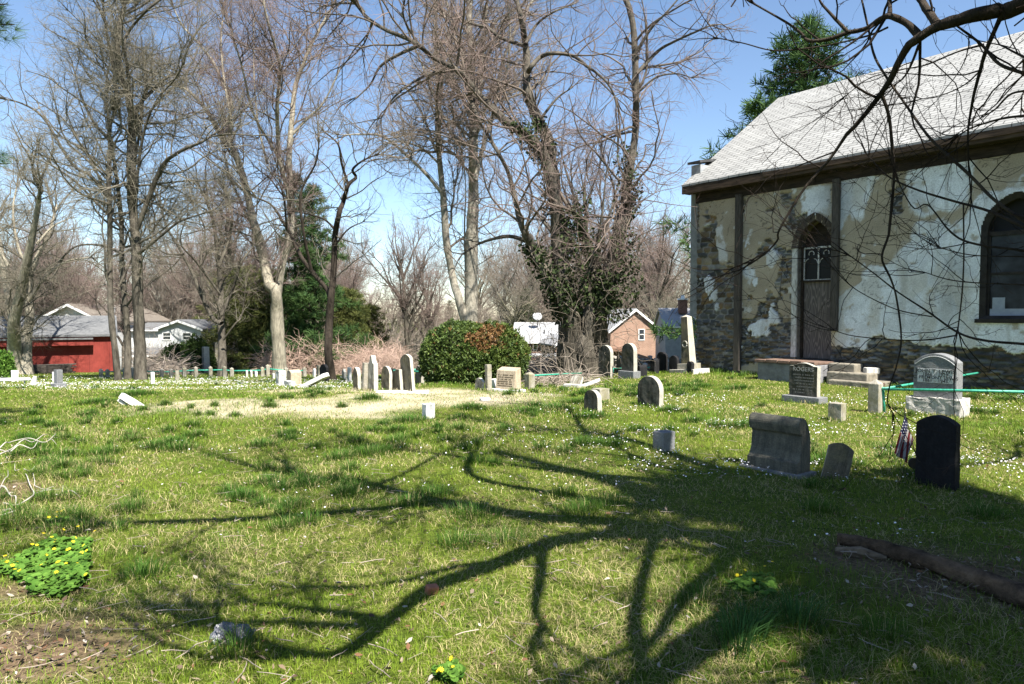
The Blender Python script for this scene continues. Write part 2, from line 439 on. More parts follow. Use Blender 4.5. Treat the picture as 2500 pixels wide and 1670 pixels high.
    q = np.stack([ids[:-1, :-1], ids[:-1, 1:], ids[1:, 1:], ids[1:, :-1]], -1).reshape(-1, 4)
    cu = (U[:-1, :-1]+U[1:, 1:])/2; cv = (V[:-1, :-1]+V[1:, 1:])/2
    keep = np.ones(cu.shape, bool)
    for op in openings: keep &= ~in_poly(op, cu, cv)
    q = q[keep.ravel()]
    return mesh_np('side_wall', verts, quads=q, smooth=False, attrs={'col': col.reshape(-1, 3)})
mwall, nt, b = newmat('rubble_and_plaster', .92, .15)
a = N(nt, 'ShaderNodeAttribute'); a.attribute_name = 'col'
nn = tex_noise(nt, 40, 4, .7)
fr = ramp(nt, nn.outputs[0], [(.3, (.72, .72, .72)), (.7, (1.18, 1.18, 1.18))])
nt.links.new(mix(nt, 1.0, a.outputs['Color'], fr.outputs[0], 'MULTIPLY'), b.inputs['Base Color']); bump(nt, b, nn.outputs[0], .5, .02)
obj('side_wall', make_wall(), mwall, church)

m_rub = mat_noise('rubble_dark', (.09, .085, .08), (.30, .27, .22), 5, .95, .8, .06)
m_oldwood = mat_noise('weathered_dark_wood', (.010, .008, .006), (.05, .036, .026), 3, .85, .4, .02, sc=(1, 6, 6))
m_greywood = mat_noise('weathered_grey_wood', (.03, .026, .023), (.11, .095, .08), 4, .85, .4, .015, sc=(9, 9, 1.0))
m_fascia = mat_noise('fascia_wood', (.018, .012, .009), (.10, .066, .043), 2.4, .85, .4, .02, sc=(1, 9, 9))
m_dark = mat_noise('dark_interior', (.010, .010, .011), (.02, .02, .022), 2, .9, 0)
m_whitewood = mat_noise('peeling_white_wood', (.22, .20, .17), (.70, .69, .66), 7, .7, .4, .01, sc=(4, 4, 1))
# rest of the shell (walls out of sight), a slab of masonry each
W = 2*YR                            # full depth of the nave
k = MB(); k.box(.0, .45, .06, W, -1.2, WALL_H); k.box(ULEN-.45, ULEN, .06, W, -1.2, WALL_H); k.box(.45, ULEN-.45, W-.45, W, -1.2, WALL_H)
k.build('end_wall', m_rub, church)
def gable(u0, u1):
    V = [(u, y, z) for u in (u0, u1) for y, z in ((.1, WALL_H-.05), (W-.1, WALL_H-.05), (YR, ZR-.15))]
    return V, [(0, 1, 2), (3, 5, 4), (0, 3, 4, 1), (1, 4, 5, 2), (2, 5, 3, 0)]
MB().add(*gable(.02, .4)).build('gable', m_rub, church); MB().add(*gable(ULEN-.4, ULEN-.02)).build('gable', m_rub, church)
k = MB(); k.box(.5, ULEN-.5, .5, W-.5, .1, .16); k.build('floor', m_oldwood, church)
# jambs behind the openings
for op in openings[1:]:
    n = len(op); k = MB()
    for i in range(n):
        (x0, z0), (x1, z1) = op[i], op[(i+1) % n]
        k.add([(x0, -.03, z0), (x1, -.03, z1), (x1, .45, z1), (x0, .45, z0)], [(0, 1, 2, 3)])
    k.build('jamb', m_rub, church)
k = MB(); op = gothic(d_c, d_hw+.02, d_sill-.02, d_spring, d_apex); n = len(op)
for i in range(n):
    (x0, z0), (x1, z1) = op[i], op[(i+1) % n]
    k.add([(x0, -.03, z0), (x1, -.03, z1), (x1, .45, z1), (x0, .45, z0)], [(0, 1, 2, 3)])
k.build('jamb', m_rub, church)

# roof: two slopes with shingle courses
m_roof, nt, b = newmat('pale_shingles', .85, .25)
uvn = N(nt, 'ShaderNodeUVMap'); br = N(nt, 'ShaderNodeTexBrick')
br.inputs['Color1'].default_value = (.31, .31, .305, 1); br.inputs['Color2'].default_value = (.26, .26, .255, 1); br.inputs['Mortar'].default_value = (.07, .07, .07, 1)
br.inputs['Scale'].default_value = 1.0; br.inputs['Brick Width'].default_value = .32; br.inputs['Row Height'].default_value = .145; br.inputs['Mortar Size'].default_value = .012; br.inputs['Mortar Smooth'].default_value = .2
nt.links.new(uvn.outputs[0], br.inputs['Vector'])
nz = tex_noise(nt, 1.3, 6, .7); fr = ramp(nt, nz.outputs[0], [(.3, (.80, .80, .79)), (.7, (1.12, 1.12, 1.10))])
nz2 = tex_noise(nt, 60, 3, .7); fr2 = ramp(nt, nz2.outputs[0], [(.3, (.85, .85, .85)), (.7, (1.1, 1.1, 1.1))])
cc = mix(nt, 1.0, br.outputs[0], fr.outputs[0], 'MULTIPLY'); cc = mix(nt, 1.0, cc, fr2.outputs[0], 'MULTIPLY')
nt.links.new(cc, b.inputs['Base Color']); bump(nt, b, br.outputs['Fac'], -.5, .02)
def roof_mesh(u0, u1, y0, z0, y1, z1, t, sag=0.0, nu=60):
    """two slopes y0->y1 and mirrored, thickness t, with uv in metres; slight sag along the eave"""
    sl = math.hypot(y1-y0, z1-z0); V = []; UVs = []; F = []
    us = np.linspace(u0, u1, nu)
    for side in (0, 1):
        ya, yb = (y0, y1) if side == 0 else (2*y1-y0, y1)
        base = len(V)
        for u in us:
            s = sag*math.sin((u-u0)*.9)*.5 + sag*(_hash(np.array([int((u-u0)*2.3)]), np.array([3]), 5)[0]-.5)
            for (y, z, vv) in ((ya, z0+s, 0), (yb, z1, sl)):
                V.append((u, y, z)); V.append((u, y, z-t))
        for i in range(nu-1):
            a = base+i*4; c = base+(i+1)*4
            F += [(a, c, c+2, a+2), (a+1, a+3, c+3, c+1), (a, a+1, c+1, c)]
        F += [(base, base+2, base+3, base+1), (base+(nu-1)*4, base+(nu-1)*4+1, base+(nu-1)*4+3, base+(nu-1)*4+2)]
    m = bpy.data.meshes.new('roof'); m.from_pydata(V, [], F); uvl = m.uv_layers.new(name='UVMap')
    for p in m.polygons:
        for li in p.loop_indices:
            v = m.vertices[m.loops[li].vertex_index].co
            uvl.data[li].uv = (v.x, math.hypot(v.y-y1, v.z-z1))
    m.update(); return m
roof = obj('roof', roof_mesh(UE, ULEN+.4, -OVER, ZE, YR, ZR, .06, .025), m_roof, church)
slope = (ZR-ZE)/(YR+OVER)
k = MB(); k.box(UE+.02, ULEN+.38, -OVER+.005, -OVER+.045, ZE-.27, ZE-.075)
k.box(UE+2.6, ULEN+.3, -OVER-.03, -OVER+.002, ZE-.19, ZE-.07)
k.build('fascia', m_fascia, church)
k = MB(); k.box(UE+.03, ULEN+.37, -OVER+.05, -.09, ZE-.26, ZE-.22)
for i in range(28):
    u = UE+.3+i*.85; k.box(u, u+.09, -OVER+.05, -.10, ZE-.22, ZE-.09)
k.build('soffit', m_oldwood, church)
fz = wall_uv(1702, 498)[1]
k = MB(); k.box(-.04, ULEN, -.088, .05, fz, ZE-.262)
for i in range(16): k.box(.55+i*1.45, .63+i*1.45, -.11, -.085, fz, ZE-.263)
k.build('frieze_board', m_oldwood, church)
k = MB()
for (ya, za), (yb, zb) in (((-OVER, ZE-.065), (YR, ZR-.065)),):
    for s in (0, 1):
        f = (lambda y: y) if s == 0 else (lambda y: 2*YR-y)
        k.add([(UE+.01, f(ya), za), (UE+.01, f(yb), zb), (UE+.01, f(yb), zb-.2), (UE+.01, f(ya), za-.2), (UE+.05, f(ya), za), (UE+.05, f(yb), zb), (UE+.05, f(yb), zb-.2), (UE+.05, f(ya), za-.2)],
              [(0, 1, 2, 3), (4, 7, 6, 5), (0, 4, 5, 1), (2, 6, 7, 3), (0, 3, 7, 4), (1, 5, 6, 2)])
k.build('rake_board', m_fascia, church)
# stuccoed front slab standing past the corner, with a capped shoulder
m_stuc = mat_noise('grey_stucco', (.20, .21, .22), (.34, .35, .35), 7, .9, .3, .02)
m_cap = mat_noise('cap_slate', (.03, .03, .03), (.07, .07, .07), 6, .8, .2, .02)
k = MB(); k.box(-.34, .0, .10, W+.3, 1.55, WALL_H+.2); k.box(-.34, -.02, .10, 1.5, WALL_H+.2, wall_uv(1690, 398)[1]-.05)
k.box(-.30, 0, .55, W, -1, 1.55)
k.build('front_slab', m_stuc, church)
zc = wall_uv(1690, 396)[1]
k = MB(); k.add([(-.42, .02, zc-.05), (.02, .02, zc-.05), (.02, 1.6, zc+.25), (-.42, 1.6, zc+.25), (-.42, .02, zc+.02), (.02, .02, zc+.02), (.02, 1.6, zc+.32), (-.42, 1.6, zc+.32)],
      [(0, 3, 2, 1), (4, 5, 6, 7), (0, 1, 5, 4), (1, 2, 6, 5), (2, 3, 7, 6), (3, 0, 4, 7)]); k.build('coping', m_cap, church)
# two bare timber posts
for (xa, xb, rt, rb, wd) in ((1796, 1810, 480, 905, m_greywood), (2031, 2047, 440, 808, m_greywood)):
    ua = wall_uv(xa, 700, .12)[0]; ub = wall_uv(xb, 700, .12)[0]; z0 = wall_uv(xa, rb, .12)[1]
    k = MB(); k.box(ua, ub, -.20, -.072, z0, fz+.05); k.build('timber_post', wd, church, .008)
# door
zt0 = wall_uv(1990, 688)[1]; zt1 = wall_uv(1990, 606)[1]
door = MB().box(d_l+.03, d_r-.02, .16, .20, d_sill, zt0).build('door', None, church)
m_ply, nt, b = newmat('weathered_plywood', .85, .2)
tc = N(nt, 'ShaderNodeTexCoord'); mp = N(nt, 'ShaderNodeMapping'); mp.inputs['Scale'].default_value = (1, 1, .16); nt.links.new(tc.outputs['Object'], mp.inputs[0])
wv = N(nt, 'ShaderNodeTexNoise'); wv.inputs['Scale'].default_value = 5.5; wv.inputs['Detail'].default_value = 1; nt.links.new(mp.outputs[0], wv.inputs['Vector'])
ml = N(nt, 'ShaderNodeMath'); ml.operation = 'MULTIPLY'; ml.inputs[1].default_value = 75; nt.links.new(wv.outputs[0], ml.inputs[0])
sn = N(nt, 'ShaderNodeMath'); sn.operation = 'SINE'; nt.links.new(ml.outputs[0], sn.inputs[0])
rp = ramp(nt, sn.outputs[0], [(.0, (.10, .087, .078)), (.6, (.15, .13, .115)), (1, (.19, .16, .145))])
nt.links.new(rp.outputs[0], b.inputs['Base Color']); bump(nt, b, sn.outputs[0], .25, .004)
door.data.materials.append(m_ply)
k = MB(); k.box(d_l-.0, d_l+.05, .10, .24, d_sill, zt1+.06); k.box(d_r-.045, d_r+.01, .10, .24, d_sill, zt1+.06); k.box(d_l+.05, d_r-.045, .10, .24, zt0, zt0+.05)
k.build('door_frame', m_oldwood, church, .004)
uwl = wall_uv(1936, 740)[0]; uwr = wall_uv(1948, 740)[0]
MB().box(uwl, uwr, -.085, .08, d_sill+.02, wall_uv(1942, 606)[1]).build('door_jamb_board', m_whitewood, church, .004)
# transom light with two cusped lights
tw = empty('transom', (0, 0, 0)); tw.parent = church
k = MB(); x0, x1 = d_l+.05, d_r-.045; z0, z1 = zt0+.05, zt1+.05
k.box(x0, x1, .12, .17, z1-.045, z1); k.box(x0, x1, .12, .17, z0, z0+.02); k.box(x0, x0+.025, .12, .17, z0, z1); k.box(x1-.025, x1, .12, .17, z0, z1)
k.box((x0+x1)/2-.017, (x0+x1)/2+.017, .115, .17, z0, z1)
hw = (x1-x0)/4 - .03
for s in (0, 1):
    uc = x0 + (x1-x0)*(.25+.5*s)
    arc = [(uc + hw*math.cos(t), z0 + (z1-z0)*.52 + hw*.75*math.sin(t)) for t in np.linspace(0, math.pi*.36, 5)]
    arc2 = [(2*uc-x, z) for x, z in arc]
    top = [(uc + hw*.42*math.cos(t), z1-.17 + hw*.42*math.sin(t)) for t in np.linspace(-.5, math.pi+.5, 11)]
    for L in (arc, arc2, top): k.tube([(x, .135, z) for x, z in L], .011, 5)
k.build('tracery', m_whitewood, tw)
m_glass, nt, b = newmat('old_glass', .3, .15); b.inputs['Base Color'].default_value = (.004, .005, .006, 1)
MB().box(x0+.02, x1-.02, .15, .155, z0+.01, z1-.03).build('pane', m_glass, tw)
# boarded pointed head over the door, set back in shade
k = MB(); k.prism(gothic(d_c, d_hw+.0, zt1+.05, d_spring+.02, d_apex-.02), .26, .30); k.build('arch_panel', m_oldwood, church)
# ring of dark stones round the pointed door head
k = MB(); oo = gothic(d_c, d_hw+.16, d_spring-.12, d_spring, d_apex+.17, 12); inn = gothic(d_c, d_hw+.0, d_spring-.12, d_spring, d_apex-.02, 12)
rs = np.random.default_rng(4)
for i in range(2, len(oo)-1):
    a, b2, c2, d2 = oo[i], oo[i+1], inn[i+1], inn[i]
    for j in range(2):
        f0, f1 = j/2+.04, (j+1)/2-.04; l = lambda p, q, t: (p[0]+(q[0]-p[0])*t, p[1]+(q[1]-p[1])*t)
        A, B, Cc, D = l(a, b2, f0), l(a, b2, f1), l(d2, c2, f1), l(d2, c2, f0); yy = -.085-.04*rs.random()
        k.add([(A[0], yy, A[1]), (B[0], yy, B[1]), (Cc[0], yy+.03, Cc[1]), (D[0], yy+.03, D[1]), (A[0], .1, A[1]), (B[0], .1, B[1]), (Cc[0], .1, Cc[1]), (D[0], .1, D[1])],
              [(0, 1, 2, 3), (4, 7, 6, 5), (0, 4, 5, 1), (1, 5, 6, 2), (2, 6, 7, 3), (3, 7, 4, 0)])
k.build('door_arch', mat_noise('arch_stone', (.035, .03, .026), (.12, .095, .075), 9, .9, .6, .03), church)
# pointed windows
m_win, nt, b = newmat('window_glass', .2, .12); b.inputs['Base Color'].default_value = (.035, .045, .06, 1)
tnz = tex_noise(nt, 2.0, 3, .6); rr = ramp(nt, tnz.outputs[0], [(.35, (.010, .013, .018)), (.7, (.055, .065, .08))]); nt.links.new(rr.outputs[0], b.inputs['Base Color'])
m_bars = mat_noise('black_window_wood', (.010, .009, .008), (.04, .033, .028), 6, .7, .3, .01)
m_shroud = mat_noise('curtain_scrap', (.25, .28, .33), (.42, .45, .50), 4, .9, .2, .02)
for j in range(3):
    uc = w_c + 5.6*j
    we = empty('window', (uc, .0, w_sill)); we.parent = church
    k = MB(); o1 = gothic(0, w_hw, 0, w_spring-w_sill, w_apex-w_sill, 12); o2 = gothic(0, w_hw-.11, .08, w_spring-w_sill, w_apex-w_sill-.13, 12); n = len(o1)
    for i in range(n):
        a, b2, c2, d2 = o1[i], o1[(i+1) % n], o2[(i+1) % n], o2[i]
        k.add([(a[0], -.075, a[1]), (b2[0], -.075, b2[1]), (c2[0], -.02, c2[1]), (d2[0], -.02, d2[1]), (a[0], .18, a[1]), (b2[0], .18, b2[1]), (c2[0], .18, c2[1]), (d2[0], .18, d2[1])],
              [(0, 1, 2, 3), (4, 7, 6, 5), (3, 2, 6, 7), (0, 4, 5, 1)])
    hs = w_spring - w_sill
    k.box(-w_hw-.05, w_hw+.05, -.13, .02, -.07, .012)
    k.build('frame', m_bars, we)
    k = MB(); k.box(-w_hw+.10, w_hw-.10, .05, .10, hs-.05, hs+.04); k.box(-w_hw+.10, w_hw-.10, .06, .11, hs*.52, hs*.52+.05); k.box(-w_hw+.1, -w_hw+.15, .05, .1, .07, hs); k.box(w_hw-.15, w_hw-.1, .05, .1, .07, hs)
    k.build('sash', m_bars, we)
    MB().box(-w_hw+.08, w_hw-.08, .09, .095, .05, hs).build('pane', m_win, we)
    k = MB(); k.prism(gothic(0, w_hw-.06, hs, hs+.01, w_apex-w_sill-.06), .12, .16); k.build('arch_panel', m_dark, we)
    k = MB(); k.box(-w_hw+.2, -w_hw+.42, .068, .072, .12, .45) ; k.box(-w_hw+.16, w_hw-.2, .062, .066, .07, .22)
    k.build('broken_pane_scrap', m_shroud, we)
# landing slab before the door, and its steps
m_conc = mat_noise('landing_concrete', (.11, .11, .115), (.25, .25, .26), 5, .95, .6, .05)
m_brick = mat_noise('edge_brick', (.08, .05, .04), (.21, .14, .105), 8, .9, .4, .02)
L0 = wall_uv(1844, 900, 1.0)[0]; L1 = wall_uv(1992, 900, 1.0)[0]; zl = wall_uv(1900, 880, 1.0)[1]
land = empty('door_landing', C0 + EX*(L0+L1)/2 - EY*.5, TH, 'raised concrete landing with a brick edge under the boarded church door', 'landing')
hw = (L1-L0)/2
k = MB(); k.box(-hw+.06, hw, -.5, .42, -.3, zl-.07); mbm = k.mesh('slab', .03)
k.build('slab', m_conc, land, .03)
k = MB()
for i in range(5):
    a0 = -hw + i*(2*hw/5); k.box(a0+.008, a0+2*hw/5-.008, -.56, -.36, zl-.065, zl+.005+.01*(i % 2))
k.box(-hw, hw, -.35, .42, zl-.065, zl-.01)
k.build('brick_edge', m_brick, land, .01)
steps = empty('stone_steps', C0 + EX*(L1+.02) - EY*.45, TH, 'low crumbling white and tan steps at the right end of the church landing', 'steps')
m_step = mat_noise('worn_step', (.12, .11, .085), (.29, .26, .21), 6, .95, .6, .04)
k = MB(); k.box(0, .62, -.02, .42, -.2, zl-.03); k.build('tread', m_step, steps, .025)
k = MB(); k.box(.06, 1.0, -.22, .40, -.2, zl*.56); k.build('tread', m_step, steps, .03)
k = MB(); k.box(.2, 1.3, -.42, .40, -.2, zl*.22); k.build('tread', m_step, steps, .03)
# ------------------------------------------------------------------ trees
def cK(k):
    s, ox, oy = {'d': (1.0652, 0, 0), 1: (.362, 0, 0), 2: (.3833, 800, 0), 3: (.362, 1650, 0), 4: (.362, 0, 500), 5: (.3833, 800, 500), 6: (.362, 1650, 500), 's': (1, 0, 0)}[k]
    return lambda L: [(ox+x*s, oy+y*s) for x, y in L]
def tubes_np(P, Rr, S):
    """P (N,K,3) centre lines, Rr (N,K) radii -> verts, quads"""
    Nn, K, _ = P.shape
    T = np.empty_like(P); T[:, 1:-1] = P[:, 2:]-P[:, :-2]; T[:, 0] = P[:, 1]-P[:, 0]; T[:, -1] = P[:, -1]-P[:, -2]
    T /= np.linalg.norm(T, axis=2, keepdims=True)+1e-9
    mt = T.mean(1); ref = np.zeros_like(mt); ax = np.argmin(np.abs(mt), 1); ref[np.arange(Nn), ax] = 1
    A = np.cross(T, ref[:, None, :]); A /= np.linalg.norm(A, axis=2, keepdims=True)+1e-9
    B = np.cross(T, A)
    th = 2*np.pi*np.arange(S)/S
    V = P[:, :, None, :] + Rr[:, :, None, None]*(np.cos(th)[None, None, :, None]*A[:, :, None, :] + np.sin(th)[None, None, :, None]*B[:, :, None, :])
    idx = np.arange(Nn*K*S).reshape(Nn, K, S)
    a = idx[:, :-1, :]; b = np.roll(a, -1, axis=2); c = idx[:, 1:, :]; d = np.roll(c, -1, axis=2)
    Q = np.stack([a, b, d, c], -1).reshape(-1, 4)
    return V.reshape(-1, 3), Q
def nrm(v): return v/(np.linalg.norm(v, axis=-1, keepdims=True)+1e-9)
def spawn(rg, P, Rr, L, counts, t0, t1, ang, ratio, K, wig, up, rk=.62, rmin=.0012, slend=.011, tpow=1.0, lmax=9.0):
    Nn, KK, _ = P.shape
    idx = np.repeat(np.arange(Nn), counts); M = len(idx)
    if M == 0: return None
    t = t0 + (t1-t0)*rg.random(M)**tpow; f = t*(KK-1); i = np.minimum(f.astype(int), KK-2); w_ = (f-i)[:, None]
    p = P[idx, i]*(1-w_) + P[idx, i+1]*w_; tan = nrm(P[idx, i+1]-P[idx, i]); r = Rr[idx, i]*(1-w_[:, 0]) + Rr[idx, i+1]*w_[:, 0]
    rv = nrm(rg.normal(size=(M, 3))); perp = nrm(np.cross(tan, rv))
    an = np.radians(rg.normal(ang[0], ang[1], M))[:, None]
    d = nrm(tan*np.cos(an) + perp*np.sin(an))
    ln = np.minimum(L[idx]*ratio*(1.15-.65*t)*rg.uniform(.55, 1.3, M), lmax)
    out = np.empty((M, K, 3)); out[:, 0] = p
    for k in range(1, K):
        d = nrm(d + wig*rg.normal(size=(M, 3)) + np.array([0, 0, up]))
        out[:, k] = out[:, k-1] + d*(ln/(K-1))[:, None]
    r0 = np.maximum(np.minimum(r*rk, ln*slend), rmin)
    rad = r0[:, None]*(1 - .72*np.linspace(0, 1, K))[None]
    return out, np.maximum(rad, rmin*.6), ln
def smooth_path(pts, n):
    pts = np.asarray(pts, float); m = len(pts)
    ext = np.vstack([2*pts[0]-pts[1], pts, 2*pts[-1]-pts[-2]])
    ts = np.linspace(0, m-1, n); out = []
    for t in ts:
        i = min(int(t), m-2); u = t-i; p0, p1, p2, p3 = ext[i], ext[i+1], ext[i+2], ext[i+3]
        out.append(.5*((2*p1)+(-p0+p2)*u+(2*p0-5*p1+4*p2-p3)*u*u+(-p0+3*p1-3*p2+p3)*u**3))
    return np.array(out)
def path_len(P): return np.linalg.norm(np.diff(P, axis=0), axis=1).sum()
def mat_bark(name, c0, c1, scale=7, sc=(1, 1, .25), b_=.9):
    m, nt, b = newmat(name, .95, .1)
    n1 = tex_noise(nt, scale, 6, .7, sc=sc); n2 = tex_noise(nt, 1.3, 3, .6)
    c = ramp(nt, n1.outputs[0], [(.3, c0), (.68, c1)]).outputs[0]
    f = ramp(nt, n2.outputs[0], [(.3, (.72, .72, .70)), (.7, (1.2, 1.2, 1.15))]); c = mix(nt, 1.0, c, f.outputs[0], 'MULTIPLY')
    nt.links.new(c, b.inputs['Base Color']); bump(nt, b, n1.outputs[0], b_, .06); return m
BK = {
 'brown': mat_bark('brown_bark', (.028, .024, .020), (.135, .12, .10)),
 'grey': mat_bark('grey_bark', (.13, .12, .10), (.36, .33, .28), 9, (1, 1, .5), .6),
 'dark': mat_bark('dark_bark', (.016, .012, .010), (.065, .053, .043)),
 'olive': mat_bark('lichened_bark', (.07, .065, .045), (.22, .20, .14)),
 'pale': mat_bark('pale_furrowed_bark', (.14, .125, .10), (.40, .36, .29), 10, (1, 1, .2), 1.0),
}
def mat_twig(name, base, tip, h0=3, h1=14):
    """twig colour: bark near the limbs, bud colour towards the fine ends (per-vertex 'lv')"""
    m, nt, b = newmat(name, .9, .1); a = N(nt, 'ShaderNodeAttribute'); a.attribute_name = 'lv'
    n = tex_noise(nt, 1.1, 3, .6); r = ramp(nt, a.outputs['Fac'], [(0, base), (1, tip)])
    f = ramp(nt, n.outputs[0], [(.3, (.7, .72, .7)), (.7, (1.25, 1.2, 1.2))])
    nt.links.new(mix(nt, 1.0, r.outputs[0], f.outputs[0], 'MULTIPLY'), b.inputs['Base Color']); return m
TW = {
 'pink': mat_twig('twigs_red_buds', (.12, .10, .082), (.25, .185, .17)),
 'grey': mat_twig('twigs_grey', (.15, .13, .105), (.26, .215, .18)),
 'olive': mat_twig('twigs_olive', (.11, .10, .08), (.235, .215, .165)),
 'dark': mat_twig('twigs_dark', (.02, .016, .013), (.06, .04, .032)),
 'far': mat_twig('twigs_far', (.16, .14, .115), (.27, .225, .185)),
}
BUD = {'pink': (.30, .12, .11), 'olive': (.26, .26, .08), 'grey': None, 'dark': (.12, .07, .06), 'far': None}
def grow(rg, limbs, dens=1.0, levels=4, l1=(56, 15), up=.05, twig=1.0, l1ratio=.55, t0=.22, lens=None, rmin=.0022, l1max=5.0, spread=1.0):
    """limbs: list of (path (K,3), radii (K,)) -> trunk V,Q and crown V,Q,lv"""
    tv, tq, off = [], [], 0
    KK = 26; P0, R0, L0 = [], [], []
    for path, rad, grows in limbs:
        S = 14 if rad[0] > .12 else 9
        pth = np.asarray(path); rr = np.asarray(rad)
        V, Q = tubes_np(pth[None], rr[None], S)
        # bark furrows and burls as real relief
        Vr = V.reshape(len(pth), S, 3); amp = (fbm(np.arange(S)[None, :]*1.9 + 0*rr[:, None], np.arange(len(pth))[:, None]*.55 + rg.random()*50, 5, 3)-.5)*.45
        Vr = pth[:, None]+(Vr-pth[:, None])*(1+amp[..., None]); amp
        tv.append(Vr.reshape(-1, 3)); tq.append(Q+off); off += len(V)
        if grows:
            P0.append(smooth_path(pth, KK)); R0.append(np.interp(np.linspace(0, 1, KK), np.linspace(0, 1, len(rr)), rr)); L0.append(path_len(pth))
    P0 = np.array(P0); R0 = np.array(R0); L0 = np.array(L0)
    cnt = np.maximum(3, (L0*1.75*dens)).astype(int)
    lv1 = spawn(rg, P0, R0, np.maximum(L0, 3.0), cnt, t0, 1.0, l1, l1ratio, 10, .20, up, .55, rmin*2, .012, .8, l1max)
    lt = spawn(rg, P0, R0, np.maximum(L0, 2.5), np.full(len(L0), 4), .93, 1.0, (20, 9), .9, 10, .16, up, .92, rmin*2, .02, .8, l1max)
    lv1 = tuple(np.concatenate([a_, b_]) for a_, b_ in zip(lv1, lt))
    lv2 = spawn(rg, *lv1, np.maximum(2, (lv1[2]*3.7*dens)).astype(int), .12, 1.0, (46*spread, 14), .54, 7, .27, up*.8, .6, rmin*1.4, .010)
    lv3 = spawn(rg, *lv2, np.maximum(2, (lv2[2]*5.0*dens*twig)).astype(int), .1, 1.0, (46*spread, 16), .54, 5, .28, up*.6, .6, rmin, .009)
    lvs = [(lv1, 5, .0), (lv2, 4, .3), (lv3, 3, .65)]
    if levels > 3:
        lv4 = spawn(rg, *lv3, np.maximum(1, (lv3[2]*5.0*dens*twig)).astype(int), .1, 1.0, (46, 18), .62, 4, .26, .03, .7, rmin*.85, .009)
        lvs.append((lv4, 3, .85))
    cv, cq, cl, off = [], [], [], 0
    for (Pp, Rr, Ln), S, lv in lvs:
        V, Q = tubes_np(Pp, Rr, S); K = Pp.shape[1]
        cv.append(V); cq.append(Q+off); off += len(V)
        cl.append(np.broadcast_to((lv + .15*np.linspace(0, 1, K))[None, :, None], (len(Pp), K, S)).ravel())
    return (np.concatenate(tv), np.concatenate(tq)), (np.concatenate(cv), np.concatenate(cq), np.concatenate(cl)), lvs[-1][0]
NT = [0]
def limb3(pts, Y, w0, w1, ys, rg, n=None, wob=.25, kt=1.0):
    """traced limb -> 3D path standing at distance Y, running ys metres of depth per metre of length"""
    n = n or max(8, len(pts)*4); L = 0; out = []; last = None
    ds = rg.normal(0, wob, len(pts)); ds[0] = 0
    for i, (x, y) in enumerate(pts):
        if last is not None: L += math.hypot(x-last[0], y-last[1])*Y/FPX
        out.append(at(x, y, Y + ys*L + (ds[i] if i else 0))); last = (x, y)
    P = smooth_path(out, n)
    return P, (w1+(w0-w1)*(1-np.linspace(0, 1, n))**kt)*Y/FPX/2
def traced_tree(name, label, Y, limbs, bark, twigs, seed, group='bare trees of the churchyard', cat='tree', **kw):
    rg = np.random.default_rng(seed); LL = []
    for j, lb in enumerate(limbs):
        pts, w0, w1 = lb[:3]; ys = lb[3] if len(lb) > 3 else rg.uniform(-.45, .45); dY = lb[4] if len(lb) > 4 else 0
        P, rad = limb3(pts, Y+dY, w0, w1, ys, rg, kt=(2.6 if w0 > 45 else 1.0))
        if lb[0][0][1] > 880 or j == 0:      # stem that stands on the ground: carry it down and flare the root
            g = P[0].copy(); g[2] = gz(g[0], g[1]) - .15
            P = np.vstack([g[None], P]); rad = np.concatenate([[rad[0]*1.35], rad]); rad[1] *= 1.12
            rad[2:4] *= 1.04
        LL.append((P, rad, (lb[5] if len(lb) > 5 else True)))
    base = LL[0][0][0].copy(); base[2] += .15
    (tv, tq), (cv, cq, cl), tips = grow(rg, LL, **kw)
    e = empty(name, base, 0, label, cat, group)
    obj('trunk', mesh_np('trunk', tv-base, quads=tq, smooth=True), BK[bark], e)
    obj('crown', mesh_np('crown', cv-base, quads=cq, smooth=False, attrs={'lv': cl}), TW[twigs], e)
    print(name, label[:30], 'crown quads', len(cq)); return e, LL, tips

c1, c2, c3, c4, c5, c6, cd, cs = cK(1), cK(2), cK(3), cK(4), cK(5), cK(6), cK('d'), cK('s')
# big forked tree at the far left, before the barn
traced_tree('bare_tree', 'thick pale forked tree in front of the red barn at the left edge', 40, [
    (cd([(38, 862), (34, 800), (32, 740), (52, 650), (68, 570), (86, 480), (92, 430)]), 34, 6),
    (cd([(50, 862), (46, 800), (30, 720), (14, 650), (2, 570), (-14, 500)]), 30, 7),
    (cd([(62, 862), (60, 800), (68, 720), (64, 660), (80, 600), (110, 540), (130, 470)]), 26, 5),
    (cd([(66, 690), (100, 640), (150, 600), (210, 590)]), 9, 3), (cd([(40, 690), (60, 620), (40, 560), (30, 480), (40, 420)]), 9, 3),
    (cd([(20, 610), (-10, 560), (-30, 520)]), 9, 3), (cd([(84, 560), (120, 520), (160, 500)]), 7, 2), (cd([(34, 812), (10, 818), (-20, 812)]), 12, 7, 0, 0, False)],
    'pale', 'olive', 11, dens=1.0, l1max=3.6)
